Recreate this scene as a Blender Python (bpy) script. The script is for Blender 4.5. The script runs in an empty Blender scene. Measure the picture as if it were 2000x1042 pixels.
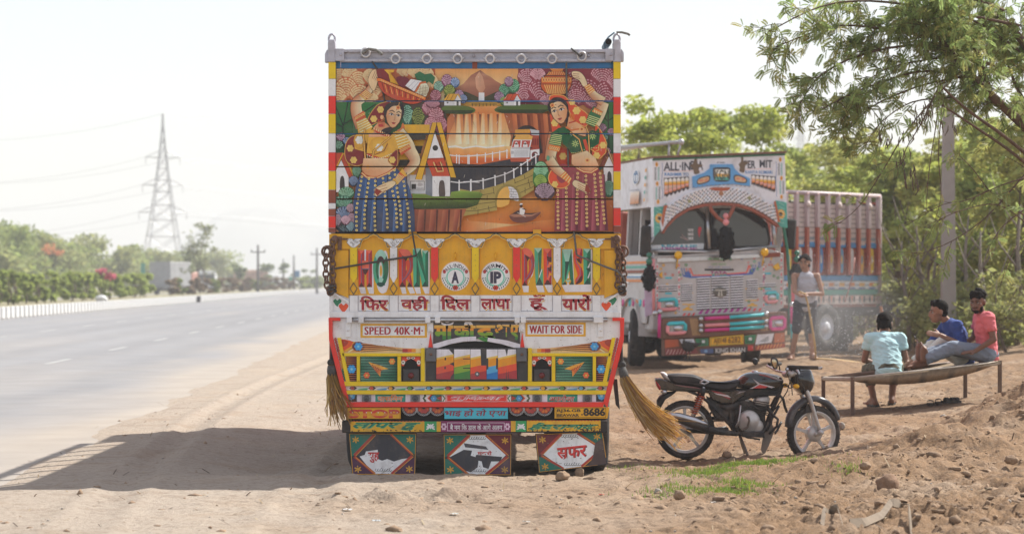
import bpy,bmesh,math,random
import numpy as np
from mathutils import Vector,Matrix,noise as mnoise
from mathutils.geometry import tessellate_polygon
from math import sin,cos,pi,radians as rad,sqrt,atan2,exp
scene=bpy.context.scene
COL=scene.collection
# ---------------------------------------------------------------- camera
HY,F,CH=548.0,4722.0,1.6
cam_d=bpy.data.cameras.new('camera')
cam_d.sensor_width=36.0
cam_d.lens=85.0
cam_d.shift_y=(HY-521.0)/2000.0
cam_d.clip_start=0.3
cam_d.clip_end=9000
cam_d.dof.use_dof=True
cam_d.dof.focus_distance=21.2
cam_d.dof.aperture_fstop=2.8
cam=bpy.data.objects.new('camera',cam_d)
COL.objects.link(cam)
cam.location=(0,0,CH)
cam.rotation_euler=(pi/2,0,0)
scene.camera=cam
# ---------------------------------------------------------------- sky, sun, exposure
SUN_DIR=Vector((2.70,2.30,3.55)).normalized()
sun_el=math.asin(SUN_DIR.z)
sun_az=atan2(SUN_DIR.x,SUN_DIR.y)
world=bpy.data.worlds.new('World')
scene.world=world
world.use_nodes=True
wn,wl=world.node_tree.nodes,world.node_tree.links
wn.clear()
sky=wn.new('ShaderNodeTexSky')
sky.sky_type='NISHITA'
sky.sun_disc=False
sky.sun_elevation=sun_el
sky.sun_rotation=sun_az
sky.altitude=200
sky.air_density=1.0
sky.dust_density=1.0
sky.ozone_density=1.0
bg=wn.new('ShaderNodeBackground')
bg.inputs['Strength'].default_value=0.05
veil=wn.new('ShaderNodeBackground')
veil.inputs['Color'].default_value=(1.0,0.925,0.885,1)
veil.inputs['Strength'].default_value=0.24
wadd=wn.new('ShaderNodeAddShader')
wo=wn.new('ShaderNodeOutputWorld')
wl.new(sky.outputs[0],bg.inputs['Color'])
wl.new(bg.outputs[0],wadd.inputs[0])
wl.new(veil.outputs[0],wadd.inputs[1])
wl.new(wadd.outputs[0],wo.inputs['Surface'])
sun_d=bpy.data.lights.new('sun','SUN')
sun_d.energy=4.2
sun_d.angle=rad(0.6)
sun_d.color=(1.0,0.955,0.88)
sun=bpy.data.objects.new('sun',sun_d)
COL.objects.link(sun)
sun.rotation_euler=SUN_DIR.to_track_quat('Z','Y').to_euler()
sun.location=(30,25,40)
vs=scene.view_settings
scene.display_settings.display_device='sRGB'
vs.view_transform='Standard'
vs.look='None'
vs.exposure=1.02
vs.gamma=1.0
vs.use_curve_mapping=False
scene.render.engine='CYCLES'
cy=scene.cycles
cy.max_bounces=6
cy.diffuse_bounces=3
cy.glossy_bounces=3
cy.transmission_bounces=4
cy.transparent_max_bounces=8
cy.volume_bounces=1
cy.use_denoising=True
cy.sample_clamp_indirect=6.0
cy.caustics_reflective=False
cy.caustics_refractive=False
# ---------------------------------------------------------------- helpers
def P(px,py,Y):
 return Vector(((px-1000)/F*Y,Y,CH+(HY-py)/F*Y))
def G(px,py,z=0.0):
 Y=F*(CH-z)/(py-HY)
 return Vector(((px-1000)/F*Y,Y,z))
def s2l(c):
 return c/12.92 if c<=0.04045 else((c+0.055)/1.055)**2.4
def C(h,k=1.17):
 """hex colour as seen in the photo -> linear base colour"""
 if not isinstance(h,str):
  return tuple(h)
 h=h.lstrip('#')
 if len(h)==3:
  h=''.join(c*2 for c in h)
 return tuple(min(0.86,max(0.004,s2l(int(h[i:i+2],16)/255)*k))for i in(0,2,4))
def mixc(a,b,t):
 a,b=C(a),C(b)
 return tuple(x+(y-x)*t for x,y in zip(a,b))
def link(o,parent=None):
 COL.objects.link(o)
 if parent is not None:
  o.parent=parent
 return o
def tag(o,label=None,cat=None,group=None,kind=None):
 if label:o['label']=label
 if cat:o['category']=cat
 if group:o['group']=group
 if kind:o['kind']=kind
 return o
def thing(name,label,cat,loc=(0,0,0),rot=(0,0,0),group=None):
 o=link(bpy.data.objects.new(name,None))
 o.empty_display_size=0.1
 o.location=loc
 o.rotation_euler=rot
 return tag(o,label,cat,group)
def setmats(me,mats):
 if mats is None:return
 for m in(mats if isinstance(mats,(list,tuple))else[mats]):
  me.materials.append(m)
def np_obj(name,V,Fc,mats,parent=None,smooth=False,col=None,mi=None,loc=None):
 """numpy verts and equally sized faces -> object"""
 V=np.asarray(V,dtype=np.float32).reshape(-1,3)
 Fc=np.asarray(Fc,dtype=np.int32)
 me=bpy.data.meshes.new(name)
 n,k=Fc.shape
 me.vertices.add(len(V))
 me.vertices.foreach_set('co',V.ravel())
 me.loops.add(n*k)
 me.loops.foreach_set('vertex_index',Fc.ravel())
 me.polygons.add(n)
 me.polygons.foreach_set('loop_start',np.arange(0,n*k,k,dtype=np.int32))
 if smooth:
  me.polygons.foreach_set('use_smooth',np.ones(n,dtype=bool))
 if mi is not None:
  me.polygons.foreach_set('material_index',np.asarray(mi,dtype=np.int32))
 if col is not None:
  a=me.color_attributes.new('col','FLOAT_COLOR','POINT')
  c4=np.ones((len(V),4),dtype=np.float32)
  c4[:,:3]=np.asarray(col,dtype=np.float32).reshape(-1,3)
  a.data.foreach_set('color',c4.ravel())
 me.update(calc_edges=True)
 me.validate()
 setmats(me,mats)
 o=bpy.data.objects.new(name,me)
 if loc is not None:o.location=loc
 return link(o,parent)
class MB:
 """collects simple solids in one mesh"""
 def __init__(s):
  s.v,s.f,s.m,s.sm=[],[],[],[]
  s.M=Matrix.Identity(4)
  s.mi=0
 def add(s,vs_,fs_,smooth=False):
  b=len(s.v)
  for p in vs_:
   s.v.append(s.M@Vector(p))
  for f in fs_:
   s.f.append([b+i for i in f]);s.m.append(s.mi);s.sm.append(smooth)
  return s
 def box(s,c,d,bev=0.0,rot=None):
  c=Vector(c);hx,hy,hz=d[0]/2,d[1]/2,d[2]/2
  R=rot if rot is not None else Matrix.Identity(3)
  if bev<=0:
   vs_=[c+R@Vector((x*hx,y*hy,z*hz))for x in(-1,1)for y in(-1,1)for z in(-1,1)]
   fs_=[(0,1,3,2),(4,6,7,5),(0,4,5,1),(2,3,7,6),(0,2,6,4),(1,5,7,3)]
   return s.add(vs_,fs_)
  b=min(bev,hx*.9,hy*.9,hz*.9)
  vs_,idx=[],{}
  for x in(-1,1):
   for y in(-1,1):
    for z in(-1,1):
     for ax in range(3):
      q=[x*(hx-b),y*(hy-b),z*(hz-b)]
      q[ax]=(x*hx,y*hy,z*hz)[ax]
      idx[(x,y,z,ax)]=len(vs_)
      vs_.append(c+R@Vector(q))
  fs_=[]
  for ax in range(3):
   for sg in(-1,1):
    o1,o2=[a for a in range(3)if a!=ax]
    q=[]
    for(p1,p2)in((-1,-1),(1,-1),(1,1),(-1,1)):
     k=[0,0,0];k[ax]=sg;k[o1]=p1;k[o2]=p2
     q.append(idx[(*k,ax)])
    fs_.append(q)
  for ax in range(3):
   o1,o2=[a for a in range(3)if a!=ax]
   for p1 in(-1,1):
    for p2 in(-1,1):
     q=[]
     for(t,a_)in((-1,o1),(1,o1),(1,o2),(-1,o2)):
      k=[0,0,0];k[ax]=t;k[o1]=p1;k[o2]=p2
      q.append(idx[(*k,a_)])
     fs_.append(q)
  for x in(-1,1):
   for y in(-1,1):
    for z in(-1,1):
     fs_.append([idx[(x,y,z,a_)]for a_ in range(3)])
  return s.add(vs_,fs_)
 def tube(s,pts,r,n=8,caps=True,smooth=True):
  pts=[Vector(p)for p in pts]
  rs=r if isinstance(r,(list,tuple))else[r]*len(pts)
  vs_,fs_=[],[]
  up=None
  for i,p in enumerate(pts):
   a=pts[max(0,i-1)];b=pts[min(len(pts)-1,i+1)]
   t=(b-a)
   t=t.normalized()if t.length>1e-9 else Vector((0,0,1))
   if up is None:
    up=Vector((0,0,1))if abs(t.z)<0.9 else Vector((1,0,0))
   u=(up-t*up.dot(t))
   u=u.normalized()if u.length>1e-6 else t.orthogonal().normalized()
   up=u
   w=t.cross(u)
   for k in range(n):
    an=2*pi*k/n
    vs_.append(p+(u*cos(an)+w*sin(an))*rs[i])
  for i in range(len(pts)-1):
   for k in range(n):
    k2=(k+1)%n
    fs_.append((i*n+k,i*n+k2,(i+1)*n+k2,(i+1)*n+k))
  s.add(vs_,fs_,smooth)
  if caps:
   b=len(s.v)-len(vs_)
   for base,rev in((b,True),(b+(len(pts)-1)*n,False)):
    q=[base+k for k in range(n)]
    s.f.append(q[::-1]if rev else q);s.m.append(s.mi);s.sm.append(False)
  return s
 def cyl(s,p0,p1,r,n=16,smooth=True):
  return s.tube([p0,p1],r,n,True,smooth)
 def lathe(s,c,axis,prof,n=24,smooth=True):
  """profile (radius, offset along axis)"""
  c=Vector(c);ax=Vector(axis).normalized()
  u=ax.orthogonal().normalized();w=ax.cross(u)
  vs_,fs_=[],[]
  for(r,h)in prof:
   for k in range(n):
    an=2*pi*k/n
    vs_.append(c+ax*h+(u*cos(an)+w*sin(an))*r)
  for i in range(len(prof)-1):
   for k in range(n):
    k2=(k+1)%n
    fs_.append((i*n+k,i*n+k2,(i+1)*n+k2,(i+1)*n+k))
  return s.add(vs_,fs_,smooth)
 def sph(s,c,r,n=12,m=8):
  c=Vector(c);r=r if isinstance(r,(tuple,list))else(r,r,r)
  vs_=[c+Vector((0,0,r[2]))];fs_=[]
  for i in range(1,m):
   t=pi*i/m
   for k in range(n):
    a=2*pi*k/n
    vs_.append(c+Vector((sin(t)*cos(a)*r[0],sin(t)*sin(a)*r[1],cos(t)*r[2])))
  vs_.append(c-Vector((0,0,r[2])))
  for k in range(n):
   fs_.append((0,1+k,1+(k+1)%n))
  for i in range(m-2):
   for k in range(n):
    a=1+i*n
    fs_.append((a+k,a+n+k,a+n+(k+1)%n,a+(k+1)%n))
  a=1+(m-2)*n
  for k in range(n):
   fs_.append((a+k,len(vs_)-1,a+(k+1)%n))
  return s.add(vs_,fs_,True)
 def prism(s,poly,y0,y1,plane='xz',bev=0.0):
  """closed outline in a plane, extruded from y0 to y1; bev insets the y0 side"""
  n=len(poly)
  def pt(p,y):
   return(p[0],y,p[1])if plane=='xz' else((y,p[0],p[1])if plane=='yz' else(p[0],p[1],y))
  tri=tessellate_polygon([[Vector((p[0],p[1],0))for p in poly]])
  if bev>0:
   cx=sum(p[0]for p in poly)/n;cz=sum(p[1]for p in poly)/n
   ins=[]
   for i,p in enumerate(poly):
    a=Vector(poly[i-1]);b=Vector(poly[(i+1)%n]);q=Vector(p)
    d1=(q-a).normalized();d2=(b-q).normalized()
    nn=Vector((d1.y+d2.y,-d1.x-d2.x))
    nn=nn.normalized()if nn.length>1e-6 else Vector((0,0))
    ins.append((q,nn))
   area=sum(poly[i-1][0]*poly[i][1]-poly[i][0]*poly[i-1][1]for i in range(n))
   sg=-1 if area>0 else 1
   inp=[(q.x+sg*nn.x*bev,q.y+sg*nn.y*bev)for q,nn in ins]
   sy=bev if y1>y0 else-bev
   vs_=[pt(p,y0)for p in inp]+[pt(p,y0+sy)for p in poly]+[pt(p,y1)for p in poly]
   fs_=[tuple(t)for t in tri]+[tuple(2*n+i for i in t[::-1])for t in tri]
   for i in range(n):
    j=(i+1)%n
    fs_+=[(i,j,n+j,n+i),(n+i,n+j,2*n+j,2*n+i)]
  else:
   vs_=[pt(p,y0)for p in poly]+[pt(p,y1)for p in poly]
   fs_=[tuple(t)for t in tri]+[tuple(n+i for i in t[::-1])for t in tri]
   for i in range(n):
    j=(i+1)%n
    fs_.append((i,j,n+j,n+i))
  return s.add(vs_,fs_)
 def loft(s,rings,caps=True,smooth=True):
  n=len(rings[0]);vs_=[p for r in rings for p in r];fs_=[]
  for i in range(len(rings)-1):
   for k in range(n):
    k2=(k+1)%n
    fs_.append((i*n+k,i*n+k2,(i+1)*n+k2,(i+1)*n+k))
  if caps:
   fs_+=[tuple(range(n))[::-1],tuple((len(rings)-1)*n+k for k in range(n))]
  return s.add(vs_,fs_,smooth)
 def build(s,name,mats,parent=None,loc=None,rot=None,fixn=True):
  me=bpy.data.meshes.new(name)
  me.from_pydata([tuple(v)for v in s.v],[],s.f)
  me.polygons.foreach_set('material_index',s.m)
  me.polygons.foreach_set('use_smooth',s.sm)
  me.update()
  if fixn:
   bm=bmesh.new();bm.from_mesh(me)
   bmesh.ops.recalc_face_normals(bm,faces=bm.faces)
   bm.to_mesh(me);bm.free()
  setmats(me,mats)
  o=bpy.data.objects.new(name,me)
  if loc is not None:o.location=loc
  if rot is not None:o.rotation_euler=rot
  return link(o,parent)
def copy_tree(o,parent=None):
 c=o.copy();COL.objects.link(c)
 if parent is not None:
  c.parent=parent
 for ch in list(o.children):
  copy_tree(ch,c)
 return c
# ---------------------------------------------------------------- materials
_mats={}
def mat(name,col,rough=0.55,metal=0.0,var=0.12,scale=8.0,bump=0.0,bscale=60.0,dirt=0.0,dirtcol=(0.23,0.17,0.12),dscale=3.0,attr=False,coat=0.0,spec=0.5,trans=0.0,lowdirt=None,streak=0.0):
 if name in _mats:return _mats[name]
 m=bpy.data.materials.new(name);m.use_nodes=True
 N,L=m.node_tree.nodes,m.node_tree.links
 N.clear()
 out=N.new('ShaderNodeOutputMaterial');b=N.new('ShaderNodeBsdfPrincipled')
 L.new(b.outputs[0],out.inputs[0])
 tc=N.new('ShaderNodeTexCoord')
 if attr:
  at=N.new('ShaderNodeAttribute');at.attribute_name='col';base=at.outputs['Color']
 else:
  rgb=N.new('ShaderNodeRGB');rgb.outputs[0].default_value=(*C(col),1);base=rgb.outputs[0]
 if var>0:
  nz=N.new('ShaderNodeTexNoise');nz.inputs['Scale'].default_value=scale;nz.inputs['Detail'].default_value=5
  L.new(tc.outputs['Object'],nz.inputs['Vector'])
  mr=N.new('ShaderNodeMapRange')
  mr.inputs['From Min'].default_value=0.25;mr.inputs['From Max'].default_value=0.75
  mr.inputs['To Min'].default_value=1-var;mr.inputs['To Max'].default_value=1+var
  L.new(nz.outputs['Fac'],mr.inputs[0])
  mx=N.new('ShaderNodeMix');mx.data_type='RGBA';mx.blend_type='MULTIPLY';mx.inputs['Factor'].default_value=1
  L.new(base,mx.inputs[6]);L.new(mr.outputs[0],mx.inputs[7]);base=mx.outputs[2]
 if dirt>0:
  n2=N.new('ShaderNodeTexNoise');n2.inputs['Scale'].default_value=dscale;n2.inputs['Detail'].default_value=9
  n2.inputs['Roughness'].default_value=0.68
  L.new(tc.outputs['Object'],n2.inputs['Vector'])
  m2=N.new('ShaderNodeMapRange')
  m2.inputs['From Min'].default_value=0.5;m2.inputs['From Max'].default_value=0.74
  m2.inputs['To Max'].default_value=dirt
  L.new(n2.outputs['Fac'],m2.inputs[0])
  x2=N.new('ShaderNodeMix');x2.data_type='RGBA'
  L.new(m2.outputs[0],x2.inputs['Factor']);L.new(base,x2.inputs[6]);x2.inputs[7].default_value=(*dirtcol,1)
  base=x2.outputs[2]
 if streak>0:
  mp_=N.new('ShaderNodeMapping');mp_.inputs['Scale'].default_value=(26,26,1.3);L.new(tc.outputs['Object'],mp_.inputs['Vector'])
  n5=N.new('ShaderNodeTexNoise');n5.inputs['Scale'].default_value=1;n5.inputs['Detail'].default_value=6;n5.inputs['Roughness'].default_value=.65;L.new(mp_.outputs[0],n5.inputs['Vector'])
  m5=N.new('ShaderNodeMapRange');m5.inputs[1].default_value=.52;m5.inputs[2].default_value=.80;m5.inputs[4].default_value=streak;L.new(n5.outputs['Fac'],m5.inputs[0])
  x5=N.new('ShaderNodeMix');x5.data_type='RGBA';L.new(m5.outputs[0],x5.inputs['Factor']);L.new(base,x5.inputs[6]);x5.inputs[7].default_value=(.16,.11,.075,1)
  base=x5.outputs[2]
 if lowdirt:
  sp=N.new('ShaderNodeSeparateXYZ');L.new(tc.outputs['Object'],sp.inputs[0])
  m3=N.new('ShaderNodeMapRange')
  m3.inputs['From Min'].default_value=lowdirt[1];m3.inputs['From Max'].default_value=lowdirt[0]
  m3.inputs['To Max'].default_value=lowdirt[2]
  L.new(sp.outputs['Z'],m3.inputs[0])
  n3=N.new('ShaderNodeTexNoise');n3.inputs['Scale'].default_value=14;n3.inputs['Detail'].default_value=6
  L.new(tc.outputs['Object'],n3.inputs['Vector'])
  mm=N.new('ShaderNodeMath');mm.operation='MULTIPLY';L.new(m3.outputs[0],mm.inputs[0])
  m4=N.new('ShaderNodeMapRange');m4.inputs['From Min'].default_value=0.3;m4.inputs['From Max'].default_value=0.65
  L.new(n3.outputs['Fac'],m4.inputs[0]);L.new(m4.outputs[0],mm.inputs[1])
  x3=N.new('ShaderNodeMix');x3.data_type='RGBA'
  L.new(mm.outputs[0],x3.inputs['Factor']);L.new(base,x3.inputs[6]);x3.inputs[7].default_value=(*dirtcol,1)
  base=x3.outputs[2]
 L.new(base,b.inputs['Base Color'])
 b.inputs['Roughness'].default_value=rough
 b.inputs['Metallic'].default_value=metal
 b.inputs['Coat Weight'].default_value=coat
 b.inputs['Specular IOR Level'].default_value=spec
 if bump>0:
  n4=N.new('ShaderNodeTexNoise');n4.inputs['Scale'].default_value=bscale;n4.inputs['Detail'].default_value=6
  L.new(tc.outputs['Object'],n4.inputs['Vector'])
  bp=N.new('ShaderNodeBump');bp.inputs['Strength'].default_value=min(1,bump);bp.inputs['Distance'].default_value=0.01
  L.new(n4.outputs['Fac'],bp.inputs['Height']);L.new(bp.outputs[0],b.inputs['Normal'])
 if trans>0:
  tr=N.new('ShaderNodeBsdfTranslucent');L.new(base,tr.inputs['Color'])
  ms=N.new('ShaderNodeMixShader');ms.inputs[0].default_value=trans
  L.new(b.outputs[0],ms.inputs[1]);L.new(tr.outputs[0],ms.inputs[2]);L.new(ms.outputs[0],out.inputs[0])
 _mats[name]=m
 return m
# ---------------------------------------------------------------- value noise for terrain
_rng=np.random.default_rng(7)
_tab=_rng.random((256,256))
def vnoise(x,y):
 xi=np.floor(x).astype(int);yi=np.floor(y).astype(int)
 fx=x-xi;fy=y-yi
 fx=fx*fx*(3-2*fx);fy=fy*fy*(3-2*fy)
 a=_tab[xi&255,yi&255];b=_tab[(xi+1)&255,yi&255]
 c=_tab[xi&255,(yi+1)&255];d=_tab[(xi+1)&255,(yi+1)&255]
 return(a+(b-a)*fx)*(1-fy)+(c+(d-c)*fx)*fy
def fbm(x,y,o=4,g=0.5):
 s=0;a=1;t=0
 for i in range(o):
  s=s+a*(vnoise(x*2**i+13.7*i,y*2**i+7.3*i)-0.5);t+=a;a*=g
 return s/t
def sstep(a,b,x):
 t=np.clip((x-a)/(b-a),0,1)
 return t*t*(3-2*t)
def curve_x(Y):
 Y=np.asarray(Y,dtype=float)
 return-0.034*Y+1.9e-5*Y*Y
def edge_x(Y):
 return-3.62+curve_x(Y)
def bump2(x,y,cx,cy_,rx,ry):
 return np.exp(-((x-cx)/rx)**2-((y-cy_)/ry)**2)
def ground_h(x,y):
 x=np.asarray(x,dtype=float);y=np.asarray(y,dtype=float)
 off=x-edge_x(y)
 dirt=sstep(-0.35,0.5,off+0.5*fbm(x*.8,y*.8,3))
 rough=sstep(1.0,4.0,off)*(1-sstep(60,110,y))
 right=sstep(0.9,3.0,x-0.02*y)*(1-sstep(70,130,y))
 h=-0.035+0.05*dirt
 h=h+rough*0.05*fbm(x*.9,y*.6,3)+rough*0.030*fbm(x*3.1,y*2.0,4)+rough*0.022*fbm(x*9,y*6,3,.6)
 h=h+right*(0.10*fbm(x*1.3+5,y*.8,4)+0.06*fbm(x*5,y*3,4,.6))
 for r0 in(1.35,3.05,5.0):
  o_=off-r0-.35*np.sin(y*.11+r0);h=h-.028*np.exp(-(o_/.13)**2)*sstep(15,22,y)*(1+.5*np.sin(y*26)*np.exp(-(o_/.1)**2))+.014*np.exp(-((np.abs(o_)-.22)/.08)**2)
 h=h-0.20*bump2(x,y,2.4,24.4,1.6,2.2)
 h=h+0.24*bump2(x,y,5.0,40.5,1.9,2.5)
 heap=0.62*bump2(x,y,5.25,22.6,1.35,1.5)+0.26*bump2(x,y,3.75,20.8,0.75,0.8)+0.16*bump2(x,y,3.0,19.6,0.7,0.5)+0.10*bump2(x,y,4.2,18.2,0.9,0.8)
 h=h+heap*(1+0.55*fbm(x*2.6,y*2.2,4))
 hm=np.clip(heap/0.25,0,1)
 h=h+hm*0.09*fbm(x*8,y*7,4,.6)
 lump=np.clip(.5+2.2*fbm(x*7,y*6,4,.6),0,1.6)
 h=h+0.10*bump2(x,y,2.75,16.1,1.05,0.33)*lump
 h=h+0.09*bump2(x,y,-0.95,17.45,.42,.22)*lump+0.07*bump2(x,y,-0.45,17.6,.3,.2)*lump
 flat=np.exp(-(((x-4.8)/1.9)**4)-((y-29.0)/1.7)**4)
 h=h*(1-flat*.85)+flat*.85*(0.03+0.085*(x-4.0))
 near=sstep(-2.5,0.5,x)*(1-sstep(19,26,y))
 h=h+near*0.030*fbm(x*5,y*4,4,.62)+right*0.03*np.abs(fbm(x*3.3,y*3.0,4,.6))
 h=h+0.45*sstep(4.5,9.5,x-0.10*(y-30))*sstep(26,34,y)*(1-sstep(75,110,y))
 h=h-0.095*sstep(-1.0,0.0,1.75-np.abs(x+.32))*sstep(19.6,20.6,y)*(1-sstep(27,29,y))
 fine=np.clip(sstep(.2,1.6,x-.02*y)+.8*bump2(x,y,-.7,17.5,1.2,.6)+.42*rough,0,1)*(1-sstep(34,48,y))*(1-.8*flat)
 cr=fbm(x*13,y*9,3,.65)
 fine=fine*(1+.9*sstep(.6,2.2,x)*(1-sstep(17.5,21,y)))
 h=h+fine*(.062*cr+.038*np.abs(fbm(x*6+3,y*4.5,3,.6))-.05*np.clip(np.abs(fbm(x*4+9,y*3,3))<.03,0,1)*.4)
 return h
def gh(x,y):
 return float(ground_h(np.array([x]),np.array([y]))[0])
xs=[-7.0]
while xs[-1]<8.2:xs.append(xs[-1]+0.034)
d=0.06
while xs[-1]<2600:
 d*=1.16;xs.append(xs[-1]+d)
d=0.06;lo=[-7.0]
while lo[-1]>-2600:
 d*=1.16;lo.append(lo[-1]-d)
xs=np.array(lo[::-1][:-1]+xs)
ys=[-30,-10,0,6,10,12,13,13.8]
while ys[-1]<4200:
 y_=ys[-1]
 ys.append(y_+(0.026*(y_/14)**1.35 if y_<45 else 0.17*(y_/45)**2.2))
ys=np.array(ys)
GX,GY=np.meshgrid(xs,ys)
GZ=ground_h(GX,GY)
GZ[ys<12]=0.0
nx,ny=len(xs),len(ys)
ii=np.arange(nx*ny).reshape(ny,nx)
quads=np.stack([ii[:-1,:-1],ii[:-1,1:],ii[1:,1:],ii[1:,:-1]],-1).reshape(-1,4)
def ground_mat():
 m=bpy.data.materials.new('dirt_ground');m.use_nodes=True
 N,L=m.node_tree.nodes,m.node_tree.links;N.clear()
 out=N.new('ShaderNodeOutputMaterial');b=N.new('ShaderNodeBsdfPrincipled');L.new(b.outputs[0],out.inputs[0])
 b.inputs['Roughness'].default_value=0.95;b.inputs['Specular IOR Level'].default_value=0.12
 tc=N.new('ShaderNodeTexCoord');sp=N.new('ShaderNodeSeparateXYZ');L.new(tc.outputs['Object'],sp.inputs[0])
 def noise(s,det=6,rough=.6,vec=None):
  n=N.new('ShaderNodeTexNoise');n.inputs['Scale'].default_value=s;n.inputs['Detail'].default_value=det
  n.inputs['Roughness'].default_value=rough;L.new(vec or tc.outputs['Object'],n.inputs['Vector']);return n.outputs['Fac']
 def rng(sock,a,b_,c=0,d_=1):
  r=N.new('ShaderNodeMapRange');r.inputs[1].default_value=a;r.inputs[2].default_value=b_
  r.inputs[3].default_value=c;r.inputs[4].default_value=d_;L.new(sock,r.inputs[0]);return r.outputs[0]
 def mth(op,a,b_):
  q=N.new('ShaderNodeMath');q.operation=op
  for i,s_ in enumerate((a,b_)):
   if isinstance(s_,(int,float)):q.inputs[i].default_value=s_
   else:L.new(s_,q.inputs[i])
  return q.outputs[0]
 def mix(f,a,b_,mode='MIX'):
  x=N.new('ShaderNodeMix');x.data_type='RGBA';x.blend_type=mode
  if isinstance(f,(int,float)):x.inputs[0].default_value=f
  else:L.new(f,x.inputs[0])
  for i,s_ in((6,a),(7,b_)):
   if isinstance(s_,tuple):x.inputs[i].default_value=(*s_,1)
   else:L.new(s_,x.inputs[i])
  return x.outputs[2]
 fx=rng(mth('ADD',sp.outputs['X'],mth('MULTIPLY',mth('SUBTRACT',noise(.55,4),.5),4.5)),-1.9,1.7)
 base=mix(fx,SAND,SOIL)
 base=mix(mth('MULTIPLY',rng(noise(1.6,8,.65),.52,.70),.55),base,(0.19,0.125,0.08))
 base=mix(mth('MULTIPLY',rng(noise(.8,7,.6),.50,.72),.5),base,(0.47,0.38,0.29))
 base=mix(mth('MULTIPLY',rng(noise(9,9,.75),.50,.64),mth('ADD',.30,mth('MULTIPLY',fx,.6))),base,(0.12,0.08,0.055))
 base=mix(mth('MULTIPLY',rng(noise(27,8,.7),.54,.66),.55),base,(0.11,0.075,0.05))
 base=mix(mth('MULTIPLY',rng(noise(42,5,.7),.56,.74),.45),base,(0.50,0.42,0.33))
 far=rng(sp.outputs['Y'],90,160)
 base=mix(mth('MULTIPLY',far,.6),base,(0.16,0.17,0.07))
 L.new(base,b.inputs['Base Color'])
 bp=N.new('ShaderNodeBump');bp.inputs['Strength'].default_value=.9;bp.inputs['Distance'].default_value=0.03
 hgt=mth('ADD',noise(9,9,.72),mth('MULTIPLY',noise(38,6,.7),.5))
 L.new(hgt,bp.inputs['Height']);L.new(bp.outputs[0],b.inputs['Normal'])
 return m
SAND=(0.385,0.325,0.265)
SOIL=(0.265,0.17,0.10)
M_ground=ground_mat()
ground=np_obj('ground',np.stack([GX,GY,GZ],-1),quads,M_ground,smooth=True)
tag(ground,kind='structure')
# ---------------------------------------------------------------- road
def ribbon(name,f0,f1,y0,y1,z,m,n=160,p=1.6):
 Y=y0+(y1-y0)*(np.linspace(0,1,n))**p
 V=np.stack([np.stack([f0(Y),Y,np.full(n,z)],-1),np.stack([f1(Y),Y,np.full(n,z)],-1)],1).reshape(-1,3)
 i=np.arange(n-1)*2
 return np_obj(name,V,np.stack([i,i+1,i+3,i+2],-1),m)
def asphalt_mat():
 m=mat('asphalt',(0.235,0.235,0.24),rough=.85,var=.10,scale=.6,bump=.25,bscale=180,dirt=.55,dirtcol=(0.33,0.29,0.25),dscale=.35,spec=.25)
 return m
M_road=asphalt_mat()
nc,nr=42,260
Yr=-12+1512*np.linspace(0,1,nr)**2.2;tr=np.linspace(0,1,nc)
X0r=(-17.9+curve_x(Yr))[:,None];X1r=(edge_x(Yr)+.55)[:,None];XR=X0r+(X1r-X0r)*(1-(1-tr[None])**1.6);YR=np.repeat(Yr[:,None],nc,1)
offr=X1r-.55-XR
lane=.5+.5*np.cos(offr/3.75*4*pi);dust=np.clip(1.15-offr/1.5+1.6*fbm(XR*.8,YR*.25,4),0,1)*.75+.22*np.clip(fbm(XR*.5,YR*.05,4)*3,0,1)
rc=(np.array((.235,.235,.242))*(1-.10*lane[...,None]+.22*fbm(XR*.35,YR*.03,4)[...,None]))*(1-dust[...,None])+np.array((.37,.32,.265))*dust[...,None]
iq=np.arange(nr*nc).reshape(nr,nc)
M_road1=mat('asphalt_worn',None,rough=.85,attr=True,var=.10,scale=1.2,bump=.3,bscale=160,dirt=.35,dirtcol=(.30,.27,.24),dscale=.8,spec=.25)
road=np_obj('road',np.stack([XR,YR,0*XR],-1),np.stack([iq[:-1,:-1],iq[:-1,1:],iq[1:,1:],iq[1:,:-1]],-1).reshape(-1,4),M_road1,col=rc)
tag(road,kind='structure')
M_mark=mat('road_paint',(0.36,0.36,0.355),rough=.8,var=.2,scale=6,dirt=.7,dirtcol=(.26,.25,.24),dscale=5)
mk=MB()
for X0,ph in((-7.42,1.5),(-12.35,4.0)):
 y=ph
 while y<420:
  seg=[]
  for t in(0,1):
   yy=y+3.0*t
   seg.append((X0+float(curve_x(yy)),yy))
  (xa,ya),(xb,yb)=seg
  mk.add([(xa-.06,ya,.004),(xa+.06,ya,.004),(xb+.06,yb,.004),(xb-.06,yb,.004)],[(0,1,2,3)])
  y+=9.0 if X0>-10 else 9.0
mko=mk.build('road_markings',M_mark);tag(mko,kind='structure')
M_kerb=mat('kerb_concrete',(.34,.335,.33),rough=.9,var=.15,scale=3)
M_kerbw=mat("kerb_white",(.60,.60,.59),rough=.8,var=.1,scale=3,dirt=.3,dscale=2)
kp,kv=[],MB()
n=200
Yk=np.concatenate([np.linspace(-10,160,90),np.linspace(165,1400,110)])
rings=[]
for Y in Yk:
 x=-18.0+float(curve_x(Y))
 rings.append([(x,Y,-.05),(x,Y,.48),(x-.25,Y,.50),(x-.25,Y,-.05)])
kv.loft(rings,smooth=False)
kerb=kv.build('kerb',M_kerb);tag(kerb,kind='structure')
kb=None
y=84.0;cnt=0
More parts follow.
